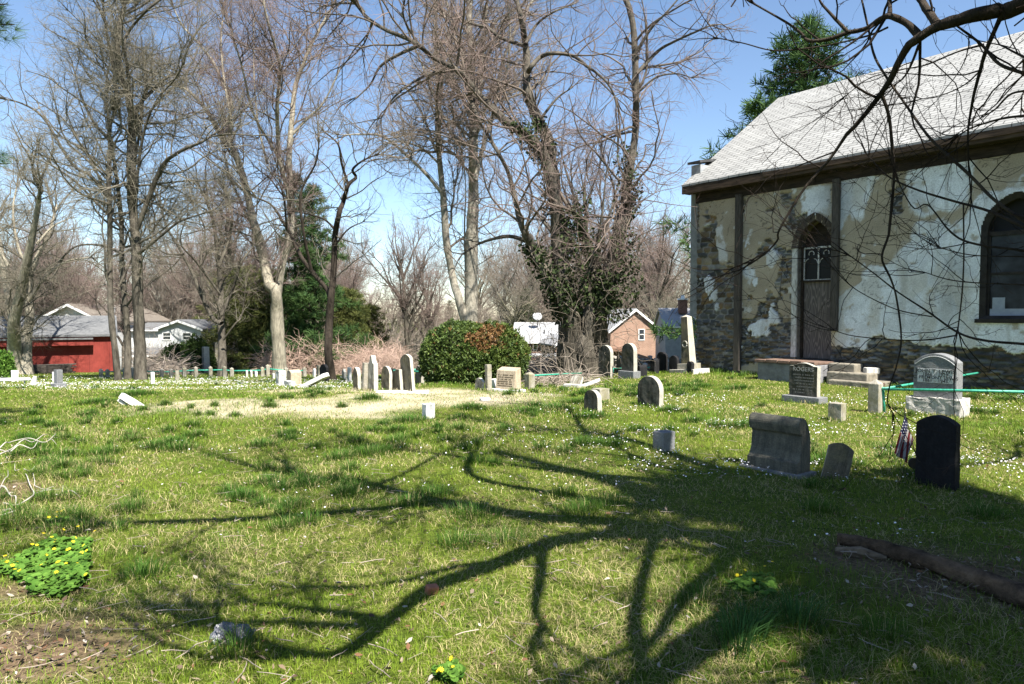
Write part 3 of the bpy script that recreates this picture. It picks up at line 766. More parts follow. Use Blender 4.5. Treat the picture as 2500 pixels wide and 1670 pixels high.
# triple stemmed tall tree
traced_tree('bare_tree', 'tall tree with several dark grey stems right of the red barn', 28, [
    (cs([(345, 925), (341, 840), (338, 760), (335, 640), (325, 520), (320, 420), (322, 340), (326, 290), (322, 279), (308, 217), (290, 181), (288, 109), (290, 65), (302, 20), (300, -30)]), 27, 9, .02),
    (cs([(322, 279), (348, 246), (384, 210), (409, 188), (434, 177), (449, 155), (452, 134), (470, 90)]), 9, 3),
    (cs([(318, 330), (314, 195), (304, 109), (318, 72), (362, 22), (400, -10)]), 8, 4),
    (cs([(290, 109), (262, 60), (240, 10), (232, -30)]), 6, 3),
    (cs([(288, 921), (278, 830), (270, 745), (268, 640), (268, 540), (266, 450), (268, 362), (268, 308), (284, 253), (276, 160), (262, 90), (250, 0)]), 15, 5, .05, -.8),
    (cs([(312, 921), (312, 830), (305, 740), (298, 640), (296, 540), (285, 440), (272, 350), (262, 280), (264, 200)]), 16, 4, .1, .6),
    (cs([(268, 337), (235, 308), (203, 246), (182, 176)]), 8, 3), (cs([(262, 480), (222, 430), (174, 398), (108, 290), (54, 253), (0, 240)]), 9, 3),
    (cs([(300, 560), (240, 500), (180, 440), (120, 400)]), 7, 3), (cs([(335, 560), (391, 416), (434, 373), (489, 348), (520, 330)]), 12, 4),
    (cs([(330, 470), (350, 330), (380, 250), (430, 190)]), 7, 3), (cs([(322, 440), (345, 300), (352, 240), (372, 150)]), 6, 2),
    (cs([(338, 620), (400, 570), (440, 540), (500, 520)]), 8, 3), (cs([(300, 620), (250, 600), (190, 600), (150, 630)]), 7, 3),
    (cs([(290, 700), (330, 620), (365, 600), (378, 540), (370, 500)]), 6, 3)],
    'brown', 'olive', 12, dens=.92, l1max=4.2)
# spreading tree behind the pillars
traced_tree('bare_tree', 'spreading dark tree in front of the white pillars', 36, [
    (cs([(543, 898), (541, 826), (539, 753), (539, 703), (530, 609), (520, 540), (500, 480)]), 20, 6),
    (cs([(541, 790), (518, 775), (485, 703), (467, 659), (431, 594), (409, 558), (390, 500)]), 12, 4), (cs([(541, 770), (570, 700), (590, 640), (620, 600)]), 8, 3),
    (cs([(535, 650), (560, 580), (565, 510), (540, 450)]), 8, 3), (cs([(500, 740), (490, 640), (500, 560), (470, 500)]), 8, 3), (cs([(450, 620), (410, 620), (370, 600)]), 6, 2),
    (cs([(539, 720), (480, 640), (440, 590), (460, 520)]), 6, 2), (cs([(545, 830), (575, 790), (590, 770), (600, 700)]), 5, 2)],
    'brown', 'olive', 13, dens=1.05, l1max=3.0)
# pale barked twin
traced_tree('bare_tree', 'pale barked tree splitting into high pale limbs, left of the pine', 38, [
    (cs([(683, 908), (679, 830), (676, 760), (672, 710), (655, 690), (640, 610), (625, 560), (615, 525), (594, 434), (568, 362), (536, 326), (507, 275), (463, 224), (416, 203)]), 33, 4, .0),
    (cs([(676, 730), (690, 640), (709, 572), (709, 507), (706, 380), (713, 290), (720, 217), (738, 163), (760, 109), (796, 43), (820, 0)]), 20, 4, .02),
    (cs([(706, 480), (690, 420), (680, 362), (677, 253), (684, 174), (673, 119), (650, 40), (640, -20)]), 11, 4),
    (cs([(585, 410), (565, 355), (559, 300), (565, 253), (543, 203), (521, 152), (481, 101), (445, 62), (420, 10)]), 11, 3),
    (cs([(625, 560), (600, 520), (565, 440), (545, 370)]), 10, 4), (cs([(568, 310), (548, 200), (540, 110), (545, 20)]), 6, 3),
    (cs([(700, 420), (660, 350), (620, 280), (590, 160), (560, 60)]), 8, 3), (cs([(712, 330), (750, 290), (790, 250), (830, 170)]), 7, 3), (cs([(652, 400), (630, 300), (620, 180), (620, 40)]), 6, 2)],
    'pale', 'pink', 14, dens=.95, l1max=4.0, up=.1)
# slim dark tree with a crooked arm
traced_tree('bare_tree', 'slim dark tree with a crooked right arm, standing before the pine', 27, [
    (cs([(811, 928), (802, 862), (804, 790), (809, 717), (815, 660), (818, 580), (828, 520), (838, 494), (850, 452), (869, 433), (861, 414), (888, 391), (926, 375)]), 21, 3, .0),
    (cs([(806, 725), (796, 703), (742, 638), (709, 572), (690, 540), (662, 500), (620, 480)]), 13, 4), (cs([(818, 560), (790, 535), (740, 520), (700, 515)]), 6, 2),
    (cs([(850, 452), (834, 398), (825, 352), (790, 320)]), 7, 3), (cs([(760, 660), (740, 560), (735, 470), (770, 400), (780, 340)]), 8, 3), (cs([(818, 600), (850, 560), (890, 540)]), 5, 2), (cs([(700, 560), (690, 470), (660, 420)]), 5, 2)],
    'dark', 'olive', 15, dens=.85, l1max=2.6)
# twin stemmed tall tree behind the bush
traced_tree('bare_tree', 'tall straight twin stemmed tree rising behind the round bush', 25, [
    (cs([(1149, 800), (1151, 700), (1152, 577), (1155, 500), (1156, 460), (1155, 364), (1156, 287), (1153, 192), (1149, 115), (1145, 57), (1150, -30)]), 33, 12, .02),
    (cs([(1137, 790), (1120, 730), (1107, 684), (1091, 596), (1084, 500), (1080, 460), (1072, 383), (1068, 307), (1068, 230), (1064, 115), (1064, 38), (1068, -30)]), 21, 6, .05, .0),
    (cs([(1076, 468), (1030, 414), (984, 372), (934, 333), (880, 328), (838, 330)]), 9, 3), (cs([(1072, 400), (1030, 362), (975, 345), (930, 350)]), 6, 2), (cs([(1064, 368), (1030, 276), (992, 215), (960, 160)]), 7, 3),
    (cs([(1160, 440), (1183, 345), (1202, 284), (1218, 192), (1233, 134), (1275, 38), (1310, -10)]), 12, 5), (cs([(1155, 300), (1175, 200), (1180, 120), (1190, 0)]), 12, 6), (cs([(1153, 240), (1135, 150), (1110, 90), (1090, 0)]), 10, 4),
    (cs([(1152, 300), (1125, 230), (1100, 170), (1095, 80), (1080, 20)]), 8, 3), (cs([(1157, 350), (1195, 240), (1230, 200), (1245, 100), (1240, 0)]), 8, 3), (cs([(1068, 260), (1040, 180), (1010, 110), (980, 30)]), 6, 3),
    (cs([(1142, 790), (1138, 700), (1134, 560), (1137, 470), (1133, 400)]), 6, 2, 0, .4)],
    'grey', 'grey', 16, dens=.95, l1max=4.2)
# the big ivy clad tree
_, IVL, _ = traced_tree('bare_tree', 'massive gnarled ivy clad tree with limbs arching across the sky', 19.6, [
    (cs([(1400, 930), (1388, 850), (1390, 780), (1371, 738), (1336, 665), (1302, 611), (1287, 577), (1271, 545), (1256, 479), (1241, 422), (1218, 376), (1191, 330), (1168, 291), (1150, 240)]), 66, 7, -.05),
    (cs([(1440, 930), (1425, 850), (1410, 780), (1375, 690), (1362, 560), (1356, 498), (1329, 383), (1283, 330), (1241, 303), (1214, 276), (1168, 230), (1137, 192), (1107, 165), (1061, 142), (1022, 111), (980, 88), (942, 73), (900, 46), (877, 19), (850, -15)]), 56, 8, -.06, .1),
    (cs([(1380, 620), (1356, 479), (1337, 345), (1310, 284), (1287, 222), (1287, 153), (1283, 107), (1271, 38), (1255, -20)]), 30, 10, .08),
    (cs([(1468, 928), (1458, 850), (1462, 780), (1486, 692), (1509, 577), (1528, 500), (1528, 479), (1540, 402), (1551, 326), (1553, 249), (1551, 153), (1547, 77), (1536, 19), (1517, -20)]), 52, 14, .03, .2),
    (cs([(1420, 900), (1440, 780), (1450, 690), (1440, 600), (1400, 520)]), 50, 10, .0, .25),
    (cs([(1278, 111), (1222, 92), (1191, 69), (1164, 61), (1137, 54)]), 10, 5), (cs([(1290, 175), (1298, 161), (1321, 138), (1356, 130), (1402, 138), (1432, 161), (1459, 180), (1486, 207), (1505, 245)]), 12, 4),
    (cs([(1555, 180), (1605, 126), (1643, 103), (1700, 77), (1740, 60)]), 9, 3), (cs([(1552, 130), (1590, 69), (1624, 34), (1662, -10)]), 8, 3), (cs([(1553, 230), (1600, 190), (1650, 180), (1690, 190)]), 6, 2),
    (cs([(1291, 590), (1245, 577), (1202, 584), (1168, 596), (1130, 620)]), 11, 4), (cs([(1022, 111), (960, 140), (926, 165), (905, 205), (870, 240)]), 9, 3), (cs([(1110, 172), (1060, 178), (1010, 200), (960, 240), (930, 290)]), 8, 3),
    (cs([(1050, 140), (1010, 90), (985, 40), (990, -10)]), 7, 3), (cs([(890, 30), (870, 10), (830, 8), (800, 14)]), 7, 3), (cs([(1320, 290), (1360, 240), (1395, 215)]), 7, 3), (cs([(1400, 760), (1450, 620), (1470, 520), (1480, 420)]), 9, 3),
    (cs([(1490, 680), (1515, 590), (1530, 560), (1560, 500), (1600, 470)]), 8, 2), (cs([(1532, 440), (1510, 400), (1508, 330)]), 7, 3), (cs([(1283, 107), (1310, 60), (1350, 30), (1400, 10)]), 8, 3)],
    'brown', 'pink', 17, dens=.85, l1max=3.2, t0=.30, up=.03)
IV = IVL

# ---- generic bare trees for the woods behind: three builds, each standing many times
def generic(seed, H, spread_, nl, bark, twigs, dens, levels=4, rmin=.004):
    rg = np.random.default_rng(seed); LL = []
    z = np.linspace(0, H*.62, 9); tr = np.stack([np.cumsum(rg.normal(0, .10, 9)), np.cumsum(rg.normal(0, .10, 9)), z], 1); tr[0] = 0
    LL.append((smooth_path(tr, 22), np.linspace(H*.017, H*.006, 22), True))
    for i in range(nl):
        t = rg.uniform(.28, .98); p = tr[int(t*8)]; a = i*2.4+rg.uniform(-.4, .4); L = H*rg.uniform(.34, .55)*(1.2-.5*t); d = np.array([math.cos(a)*spread_, math.sin(a)*spread_, 1.0]); d /= np.linalg.norm(d)
        pts = [p]
        for k_ in range(5): d = nrm(d + rg.normal(0, .16, 3) + np.array([0, 0, .08])); pts.append(pts[-1]+d*L/5)
        LL.append((smooth_path(pts, 16), np.linspace(H*.0085, H*.002, 16), True))
    (tv, tq), (cv, cq, cl), _ = grow(rg, LL, dens=dens, levels=levels, rmin=rmin, l1max=H*.22)
    print('generic', len(cq))
    return mesh_np('trunk', tv, quads=tq, smooth=True), mesh_np('crown', cv, quads=cq, attrs={'lv': cl}), bark, twigs
GEN = [generic(101, 11, .8, 13, 'grey', 'far', 1.15), generic(102, 9, 1.0, 14, 'olive', 'olive', 1.25), generic(103, 13, .55, 13, 'brown', 'pink', 1.0), generic(104, 6, 1.1, 13, 'brown', 'far', 1.9)]
def gen_tree(g, px, Y, sc, rz, label, group, z=None, name='bare_tree', sw=1.0):
    p = on_ground(px, Y); tm, cm, bk, twg = GEN[g]
    e = empty(name, p, rz, label, 'tree', group); e.scale = (sc*sw, sc*sw, sc)
    obj('trunk', tm, BK[bk], e); obj('crown', cm, TW[twg], e); return e
gl = 'woods behind the churchyard'
rb = np.random.default_rng(55)
bgs = []
for i in range(44):                                  # the left wood, from the barn to the pine
    bgs.append((int(rb.integers(0, 4)), -120 + i*22.5 + rb.uniform(-12, 12), rb.uniform(56, 92), rb.uniform(.95, 1.4), 'greyish bare tree among the woods behind the left field'))
for i in range(14):                                  # centre
    bgs.append((int(rb.choice([0, 1, 3])), 850 + i*27 + rb.uniform(-12, 12), rb.uniform(60, 110), rb.uniform(.6, .9), 'low bare tree in the thin woods behind the leaning row and the bush'))
for i in range(22):                                  # right, behind the houses
    bgs.append((int(rb.integers(0, 4)), 1190 + i*25 + rb.uniform(-14, 14), rb.uniform(92, 130), rb.uniform(.9, 1.5), 'pale bare tree behind the brick houses'))
for g, px, Y, sc, lb in bgs:
    if (325 < px < 505 and Y < 78): Y = 80+.2*(px-325)
    if (1235 < px < 1400 or 1480 < px < 1700) and Y < 96: Y = 98
    if True: gen_tree(g, px, Y, sc*Y/75, rb.uniform(0, 6.28), lb, gl)
# particular ones
gen_tree(2, 992, 52, .98, .4, 'slender pinkish bare tree with a climbing vine left of the round bush', gl)
gen_tree(2, 1040, 58, .85, 2.0, 'thin bare tree just left of the twin stemmed tree', gl)
gen_tree(0, 440, 78, 1.7, 1.0, 'tall bare tree behind the white house', gl); gen_tree(2, 560, 62, 1.45, 3.0, 'tall pink tipped tree behind the spreading dark tree', gl)
gen_tree(2, 130, 66, 1.2, 2.2, 'bare tree rising behind the barn roof', gl); gen_tree(0, 800, 70, 1.3, 4.0, 'bare tree behind the pine boughs', gl)
gen_tree(1, 1622, 76, 1.1, 4.4, 'bare tree between the brick gable house and the church', gl)
gen_tree(2, 1430, 34, 1.0, 1.2, 'pinkish bare tree rising behind the ivy clad trunk', gl); gen_tree(2, 1600, 84, 1.6, 2.9, 'tall pink tipped tree behind the brick gable house', gl)
gen_tree(1, 1250, 92, 1.5, 5.1, 'bare tree behind the ranch house chimney end', gl)

# ---- evergreens
def leafcards(rg, cen, size, n_per, flat=.0, ln=1.0, wd=.2, up=.0, dirs=None):
    """clusters of narrow leaf blades (tris) round each centre"""
    M = len(cen); c = np.repeat(cen, n_per, 0); k = len(c)
    d = nrm(rg.normal(size=(k, 3)) + np.array([0, 0, up]))
    if dirs is not None: d = nrm(d + np.repeat(dirs, n_per, 0)*1.1)
    s = nrm(np.cross(d, rg.normal(size=(k, 3))))
    L = (size*ln*rg.uniform(.6, 1.3, k))[:, None]; Wd = L*wd
    V = np.stack([c - s*Wd*.5, c + s*Wd*.5, c + d*L + s*Wd*.25, c + d*L - s*Wd*.25], 1)
    return V.reshape(-1, 3), np.arange(k*4).reshape(k, 4)
m_pine = {}
def mat_leaf(name, lo, hi, scale=1.5, transl=.15):
    m, nt, b = newmat(name, .75, .15); a = N(nt, 'ShaderNodeAttribute'); a.attribute_name = 'lv'
    r = ramp(nt, a.outputs['Fac'], [(0, lo), (1, hi)])
    nt.links.new(r.outputs[0], b.inputs['Base Color'])
    t = N(nt, 'ShaderNodeBsdfTranslucent'); nt.links.new(r.outputs[0], t.inputs[0]); mx = N(nt, 'ShaderNodeMixShader'); mx.inputs[0].default_value = transl
    nt.links.new(b.outputs[0], mx.inputs[1]); nt.links.new(t.outputs[0], mx.inputs[2]); nt.links.new(mx.outputs[0], nt.nodes['Material Output'].inputs[0]); return m
M_PINE = mat_leaf('pine_needles', (.018, .050, .018), (.085, .145, .04)); M_YEW = mat_leaf('yew_leaves', (.012, .028, .010), (.06, .095, .022))
M_OLIVE = mat_leaf('olive_evergreen', (.03, .045, .012), (.13, .14, .04))
def pine(rg, H, rb_, z0, whorls, per, tuft, npt, droop=-.05, size=.30, wd=.10, shape=None, bare=.15):
    """trunk, boughs and needle tufts"""
    tr = np.array([[0.06*math.sin(i), .06*math.cos(i*1.7), H*i/8] for i in range(9)]); tr[0] = 0
    tv, tq = tubes_np(smooth_path(tr, 18)[None], np.linspace(H*.016, H*.003, 18)[None], 10); tv = [tv]; tq = [tq]; off = len(tv[0]); cen = []; dr = []
    for wv in range(whorls):
        t = (wv+.5)/whorls; z = z0+(H-z0)*t
        prof = (shape(t) if shape else (1-t)**.8*(.55+.45*min(1, t*5)))
        for k_ in range(per):
            a = 2*math.pi*(k_+rg.uniform(-.35, .35))/per + wv*1.1; L = rb_*prof*rg.uniform(.6, 1.25)+.15
            d = np.array([math.cos(a), math.sin(a), .12+.5*t]); pts = [np.array([0, 0, z])]
            for q in range(6): d = nrm(d + rg.normal(0, .10, 3) + np.array([0, 0, droop*(1 if q < 3 else -1.6)])); pts.append(pts[-1]+d*L/6)
            P = np.array(pts); v, qd = tubes_np(P[None], np.linspace(L*.016+.006, .004, 7)[None], 5); tv.append(v); tq.append(qd+off); off += len(v)
            m_ = max(4, int(tuft*L))
            tt = bare+(1-bare)*rg.random(m_)**.7; f = tt*6; i = np.minimum(f.astype(int), 5); w_ = (f-i)[:, None]
            base = P[i]*(1-w_)+P[i+1]*w_; sp_ = .20*L*(1.1-tt)[:, None]+.05
            off3 = rg.normal(size=(m_, 3))*np.array([1, 1, .32])*sp_; cen.append(base+off3); dr.append(nrm(nrm(off3)+np.array([0, 0, .5])))
    cen = np.concatenate(cen); dr = np.concatenate(dr)
    cv, cq = leafcards(rg, cen, size, npt, wd=wd, dirs=dr)
    lv = np.repeat(np.clip(rg.normal(.5, .28, len(cen)), 0, 1), npt*4)
    return mesh_np('trunk', np.concatenate(tv), quads=np.concatenate(tq), smooth=True), mesh_np('crown', cv, quads=cq, attrs={'lv': lv})
def place_pine(mm, p, rz, sc, label, mat, group='evergreen trees', name='pine_tree', bark='dark'):
    e = empty(name, p, rz, label, 'tree', group); e.scale = (sc,)*3
    obj('trunk', mm[0], BK[bark], e); obj('crown', mm[1], mat, e); return e
rp_ = np.random.default_rng(21)
pA = pine(rp_, 17, 6.6, 1.0, 24, 7, 15, 7, size=.46, wd=.09, shape=lambda t: (1-t)**.65*(.75+.35*math.sin(t*31)))
e = place_pine(pA, on_ground(1955, 48), .6, 1.0, 'tall pine with layered boughs rising behind the church roof', M_PINE)
hp = at(1955, 45, 48); e.scale = (1.45, 1.45, (hp[2]-e.location.z)/17.0)
pB = pine(rp_, 14, 3.4, .8, 22, 6, 17, 7, size=.40, wd=.10, shape=lambda t: (1-t)**.5*(.7+.4*math.sin(t*23)))
e = place_pine(pB, on_ground(765, 43), 1.0, .96, 'bright green pine behind the slim dark tree', M_PINE); e.scale = (.80, .80, (at(765, 455, 43)[2]-e.location.z)/14)
e = place_pine(pB, on_ground(722, 45), 2.6, 1.0, 'second taller pine close left behind the bright green pine', M_PINE); e.scale = (.58, .58, (at(735, 425, 45)[2]-e.location.z)/14)
pC = pine(rp_, 9, 3.6, .2, 16, 7, 16, 7, size=.40, wd=.12, shape=lambda t: (1-t)**.45)
for i, (px, Y, s, lb) in enumerate(((600, 52, .85, 'broad olive evergreen left of the pale barked tree'), (655, 50, .8, 'olive evergreen behind the pale barked trunk'), (850, 47, .62, 'low olive evergreen right of the bright green pine'), (905, 56, .58, 'small olive evergreen at the edge of the open sky'), (130, 78, 1.25, 'dark evergreen rising behind the white gabled house'), (170, 84, 1.2, 'second dark evergreen right behind the white gable'), (560, 74, 1.15, 'dark evergreen mass behind the spreading tree'))):
    place_pine(pC, on_ground(px, Y), i*1.3, s, lb, M_OLIVE if i not in (4, 5, 6) else M_YEW, name='evergreen_tree')
pD = pine(rp_, 9, 2.3, .6, 18, 6, 16, 6, size=.34, wd=.10, droop=-.10)
e = place_pine(pD, on_ground(1282, 96), 0, 1.0, 'dark conical fir behind the ranch house', M_YEW, name='fir_tree'); e.scale = (1.35, 1.35, (at(1282, 705, 96)[2]-e.location.z)/9)
e = place_pine(pD, on_ground(1098, 110), 2, 1.0, 'small distant fir beside the twin stems', M_YEW, name='fir_tree'); e.scale = (.9, .9, (at(1098, 735, 110)[2]-e.location.z)/9)
e = place_pine(pD, on_ground(1068, 118), 4, 1.0, 'smallest distant fir left of the twin stems', M_YEW, name='fir_tree'); e.scale = (.8, .8, (at(1068, 745, 118)[2]-e.location.z)/9)
def shrub(cx, Y, w_, h, mat, label, n=2600, size=.16, group=None, seed=1, name='evergreen_shrub', wd=.35):
    rg = np.random.default_rng(seed); p = on_ground(cx, Y)
    d = nrm(rg.normal(size=(n, 3))); d[:, 2] = np.abs(d[:, 2]); rr = rg.uniform(.55, 1.0, n)[:, None]*(1+.35*(fbm(d[:, 0]*3+5, d[:, 1]*3+d[:, 2]*3, seed, 3)-.5))[:, None]
    cen = d*rr*np.array([w_/2, w_/2, h]); V, Q_ = leafcards(rg, cen, size, 5, wd=wd, dirs=d)
    e = empty(name, p, 0, label, 'shrub', group)
    k = MB()
    for i in range(9):
        a = rg.uniform(0, 6.28); k.tube([(0, 0, -.05), (math.cos(a)*w_*.12, math.sin(a)*w_*.12, h*.35), (math.cos(a)*w_*.3, math.sin(a)*w_*.3, h*.75)], [.04, .03, .01], 5)
    k.build('stem', BK['dark'], e)
    obj('foliage', mesh_np('foliage', V, quads=Q_, attrs={'lv': np.repeat(np.clip(rg.normal(.5, .25, n), 0, 1), 20)}), mat, e); return e
shrub(425, 47, 2.2, 2.0, M_YEW, 'dark yew shrub in front of the white house, left one', 3200, .17, 'dark shrubs', 2)
shrub(478, 49, 2.6, 2.5, M_YEW, 'taller dark yew shrub in front of the white house, right one', 3600, .17, 'dark shrubs', 3)
shrub(455, 45, 1.5, 1.25, M_PINE, 'brighter green young conifer before the dark yew shrubs', 1800, .15, 'dark shrubs', 4)
shrub(5, 33, 1.0, 1.3, mat_leaf('spring_leaves', (.06, .14, .02), (.20, .34, .06)), 'bright green leafy shrub at the left edge before the barn', 900, .14, None, 5)
shrub(590, 58, 3.2, 1.2, M_YEW, 'low dark hedge behind the far pipe fence', 2200, .2, 'dark shrubs', 6)

# ---- the round clipped bush with a browned patch
def bush():
    rg = np.random.default_rng(8); Y = 16.9; p = on_ground(1155, Y); s = Y/FPX; e = empty('clipped_bush', p, 0, 'big round clipped evergreen bush with a browned patch on its right shoulder', 'bush')
    H = (945-782)*s
    ells = [((-.30, 0, .86*H*.5), (.98, .95, H*.56)), ((.42, .05, H*.44), (.92, .95, H*.515)), ((0, 0, .35*H), (1.22, 1.0, H*.46))]
    n = 24000; cen = []; nor = []
    for j, (c, r) in enumerate(ells):
        d = nrm(rg.normal(size=(n//3, 3))); q = np.array(c)+d*np.array(r)*(1+.20*(fbm(d[:, 0]*4+9*j, d[:, 1]*4+d[:, 2]*4.5, 4, 3)-.5)+.12*(fbm(d[:, 0]*13+9*j, d[:, 1]*13+d[:, 2]*14, 14, 3)-.5))[:, None]*rg.uniform(.90, 1.02, len(d))[:, None]*(1+.05*(rg.random(len(d)) < .06))[:, None]
        ok = q[:, 2] > .02
        for m_, (c2, r2) in enumerate(ells):
            if m_ != j: ok &= ((((q-np.array(c2))/np.array(r2))**2).sum(1) > .80)
        cen.append(q[ok]); nor.append(nrm(d/np.array(r))[ok])
    cen = np.concatenate(cen); nor = np.concatenate(nor); V, Q_ = leafcards(rg, cen, .062, 5, wd=.42, dirs=nor*.6)
    br = sstep(.46, .30, np.sqrt(((cen[:, 0]-.38)/1.05)**2+((cen[:, 2]-H*.80)/.95)**2)+.34*(fbm(cen[:, 0]*4, cen[:, 2]*4, 5, 4)-.5)*2)*(cen[:, 1] < .3)
    lo = np.array([.022, .048, .008]); hi = np.array([.115, .165, .035]); t = np.clip(rg.normal(.45, .3, len(cen)), 0, 1)[:, None]
    yl = (fbm(cen[:, 0]*2.2+3, cen[:, 2]*2.2, 15, 3))[:, None]
    g_ = lo*(1-t)+hi*t; g_ = g_*(1-.0)+np.array([.05, .04, 0])*np.clip(yl-.5, 0, 1)
    bw = np.array([.13, .065, .022])*(1-t)+np.array([.26, .15, .06])*t
    hide = (rg.random(len(cen)) < br*.85+.02)[:, None]; col = np.where(hide, bw, g_)
    obj('foliage', mesh_np('foliage', V, quads=Q_, attrs={'col': np.repeat(col, 20, 0)}), mat_attr('bush_leaves', 'col', .55, .12, .35), e)
    k = bpy.data.meshes.new('dark_core'); bm = bmesh.new()
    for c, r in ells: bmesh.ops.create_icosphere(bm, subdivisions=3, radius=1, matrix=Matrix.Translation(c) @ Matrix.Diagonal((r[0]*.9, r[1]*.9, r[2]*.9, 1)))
    bm.to_mesh(k); bm.free(); obj('dark_core', k, mat_noise('bush_inside', (.012, .016, .006), (.035, .035, .016), 20, .9, .4, .03), e)  # solid dark core, coloured for the shade within the leaves
bush()
# ---- ivy on the old tree
def ivy():
    rg = np.random.default_rng(9); cen = []; nor = []
    for li, (a, b_, dn, sp_) in {0: (.16, .42, 800, .22), 1: (.16, .42, 1000, .28), 2: (.0, .35, 650, .20), 3: (.18, .60, 1700, .34), 4: (.35, 1.0, 900, .32)}.items():
        P, rad, _ = IV[li]; t = a+(b_-a)*rg.random(dn*3); f = t*(len(P)-1); i = np.minimum(f.astype(int), len(P)-2); w_ = (f-i)[:, None]; c = P[i]*(1-w_)+P[i+1]*w_; r = rad[i]
        d = nrm(rg.normal(size=(len(c), 3))*np.array([1, 1, .4])); cl = fbm(c[:, 0]*2.3+d[:, 0], c[:, 2]*1.8+d[:, 1], 33, 3)
        ok = cl > .53; cen.append((c+d*(r[:, None]*.9+sp_*rg.random(len(c))[:, None]**1.5))[ok]); nor.append(d[ok])
    for (px, row, rx, rz_, nn) in ((1400, 620, .35, .45, 260), (1430, 690, .55, .40, 500), (1520, 690, .50, .5, 620), (1530, 620, .35, .5, 380), (1390, 560, .25, .4, 200), (1500, 760, .38, .22, 260), (1420, 500, .2, .4, 140), (1450, 590, .2, .3, 130)):
        c0 = at(px, row, 19.3); nn = int(nn*.6); q = rg.normal(size=(nn, 3)); q = q/np.maximum(1, np.linalg.norm(q, axis=1, keepdims=True)/1.15); cen.append(c0+q*np.array([rx, .35, rz_])); nor.append(nrm(q))
    cen = np.concatenate(cen); nor = np.concatenate(nor); n = len(cen); p = np.array(on_ground(1425, 19.3))
    # each leaf: a small cupped diamond
    d = nrm(nor + np.array([0, -.3, -.5]) + .7*rg.normal(size=(n, 3))); s = nrm(np.cross(d, nrm(nor+.4*rg.normal(size=(n, 3))))); L = rg.uniform(.06, .13, n)[:, None]
    V = np.stack([cen-p, cen-p+d*L*.5+s*L*.45, cen-p+d*L, cen-p+d*L*.5-s*L*.45], 1).reshape(-1, 3); Q_ = np.arange(n*4).reshape(n, 4)
    t = np.clip(rg.normal(.45, .3, n), 0, 1)
    e = empty('ivy_vine', p, 0, 'dark ivy clothing the forks of the massive gnarled tree', 'ivy')
    obj('leaves', mesh_np('leaves', V, quads=Q_, attrs={'lv': np.repeat(t, 4)}), mat_leaf('ivy_leaves', (.010, .020, .008), (.055, .075, .024), 1, .1), e)
    vs = []; qs = []; off = 0
    for i in range(70):                                   # woody stems creeping and hanging round the trunks
        P, rad, _ = IV[int(rg.integers(0, 5))]; j0 = int(rg.integers(1, 10)); j1 = min(len(P)-1, j0+int(rg.integers(6, 22))); a = rg.uniform(0, 6.28); pts = []
        for j in range(j0, j1): a += rg.normal(0, .5); pts.append(P[j]+np.array([math.cos(a), math.sin(a), 0])*(rad[j]*1.08+abs(rg.normal(0, .03))))
        if len(pts) < 4: continue
        v, q = tubes_np(np.array(pts)[None]-p, np.full((1, len(pts)), rg.uniform(.006, .022)), 5); vs.append(v); qs.append(q+off); off += len(v)
    for i in range(240):                                  # loose tangle of dead runners
        c0 = at(rg.uniform(1290, 1560), rg.uniform(600, 900), 19.0+rg.uniform(-.5, .9)); d = nrm(rg.normal(size=3)*np.array([1, .4, .8])); pts = [c0]
        for j in range(7): d = nrm(d+rg.normal(0, .35, 3)+np.array([0, 0, -.06])); pts.append(pts[-1]+d*rg.uniform(.08, .2))
        v, q = tubes_np(np.array(pts)[None]-p, np.linspace(.007, .003, 8)[None], 4); vs.append(v); qs.append(q+off); off += len(v)
    obj('stem', mesh_np('stem', np.concatenate(vs), quads=np.concatenate(qs), smooth=True), TW['grey'], e)
ivy()

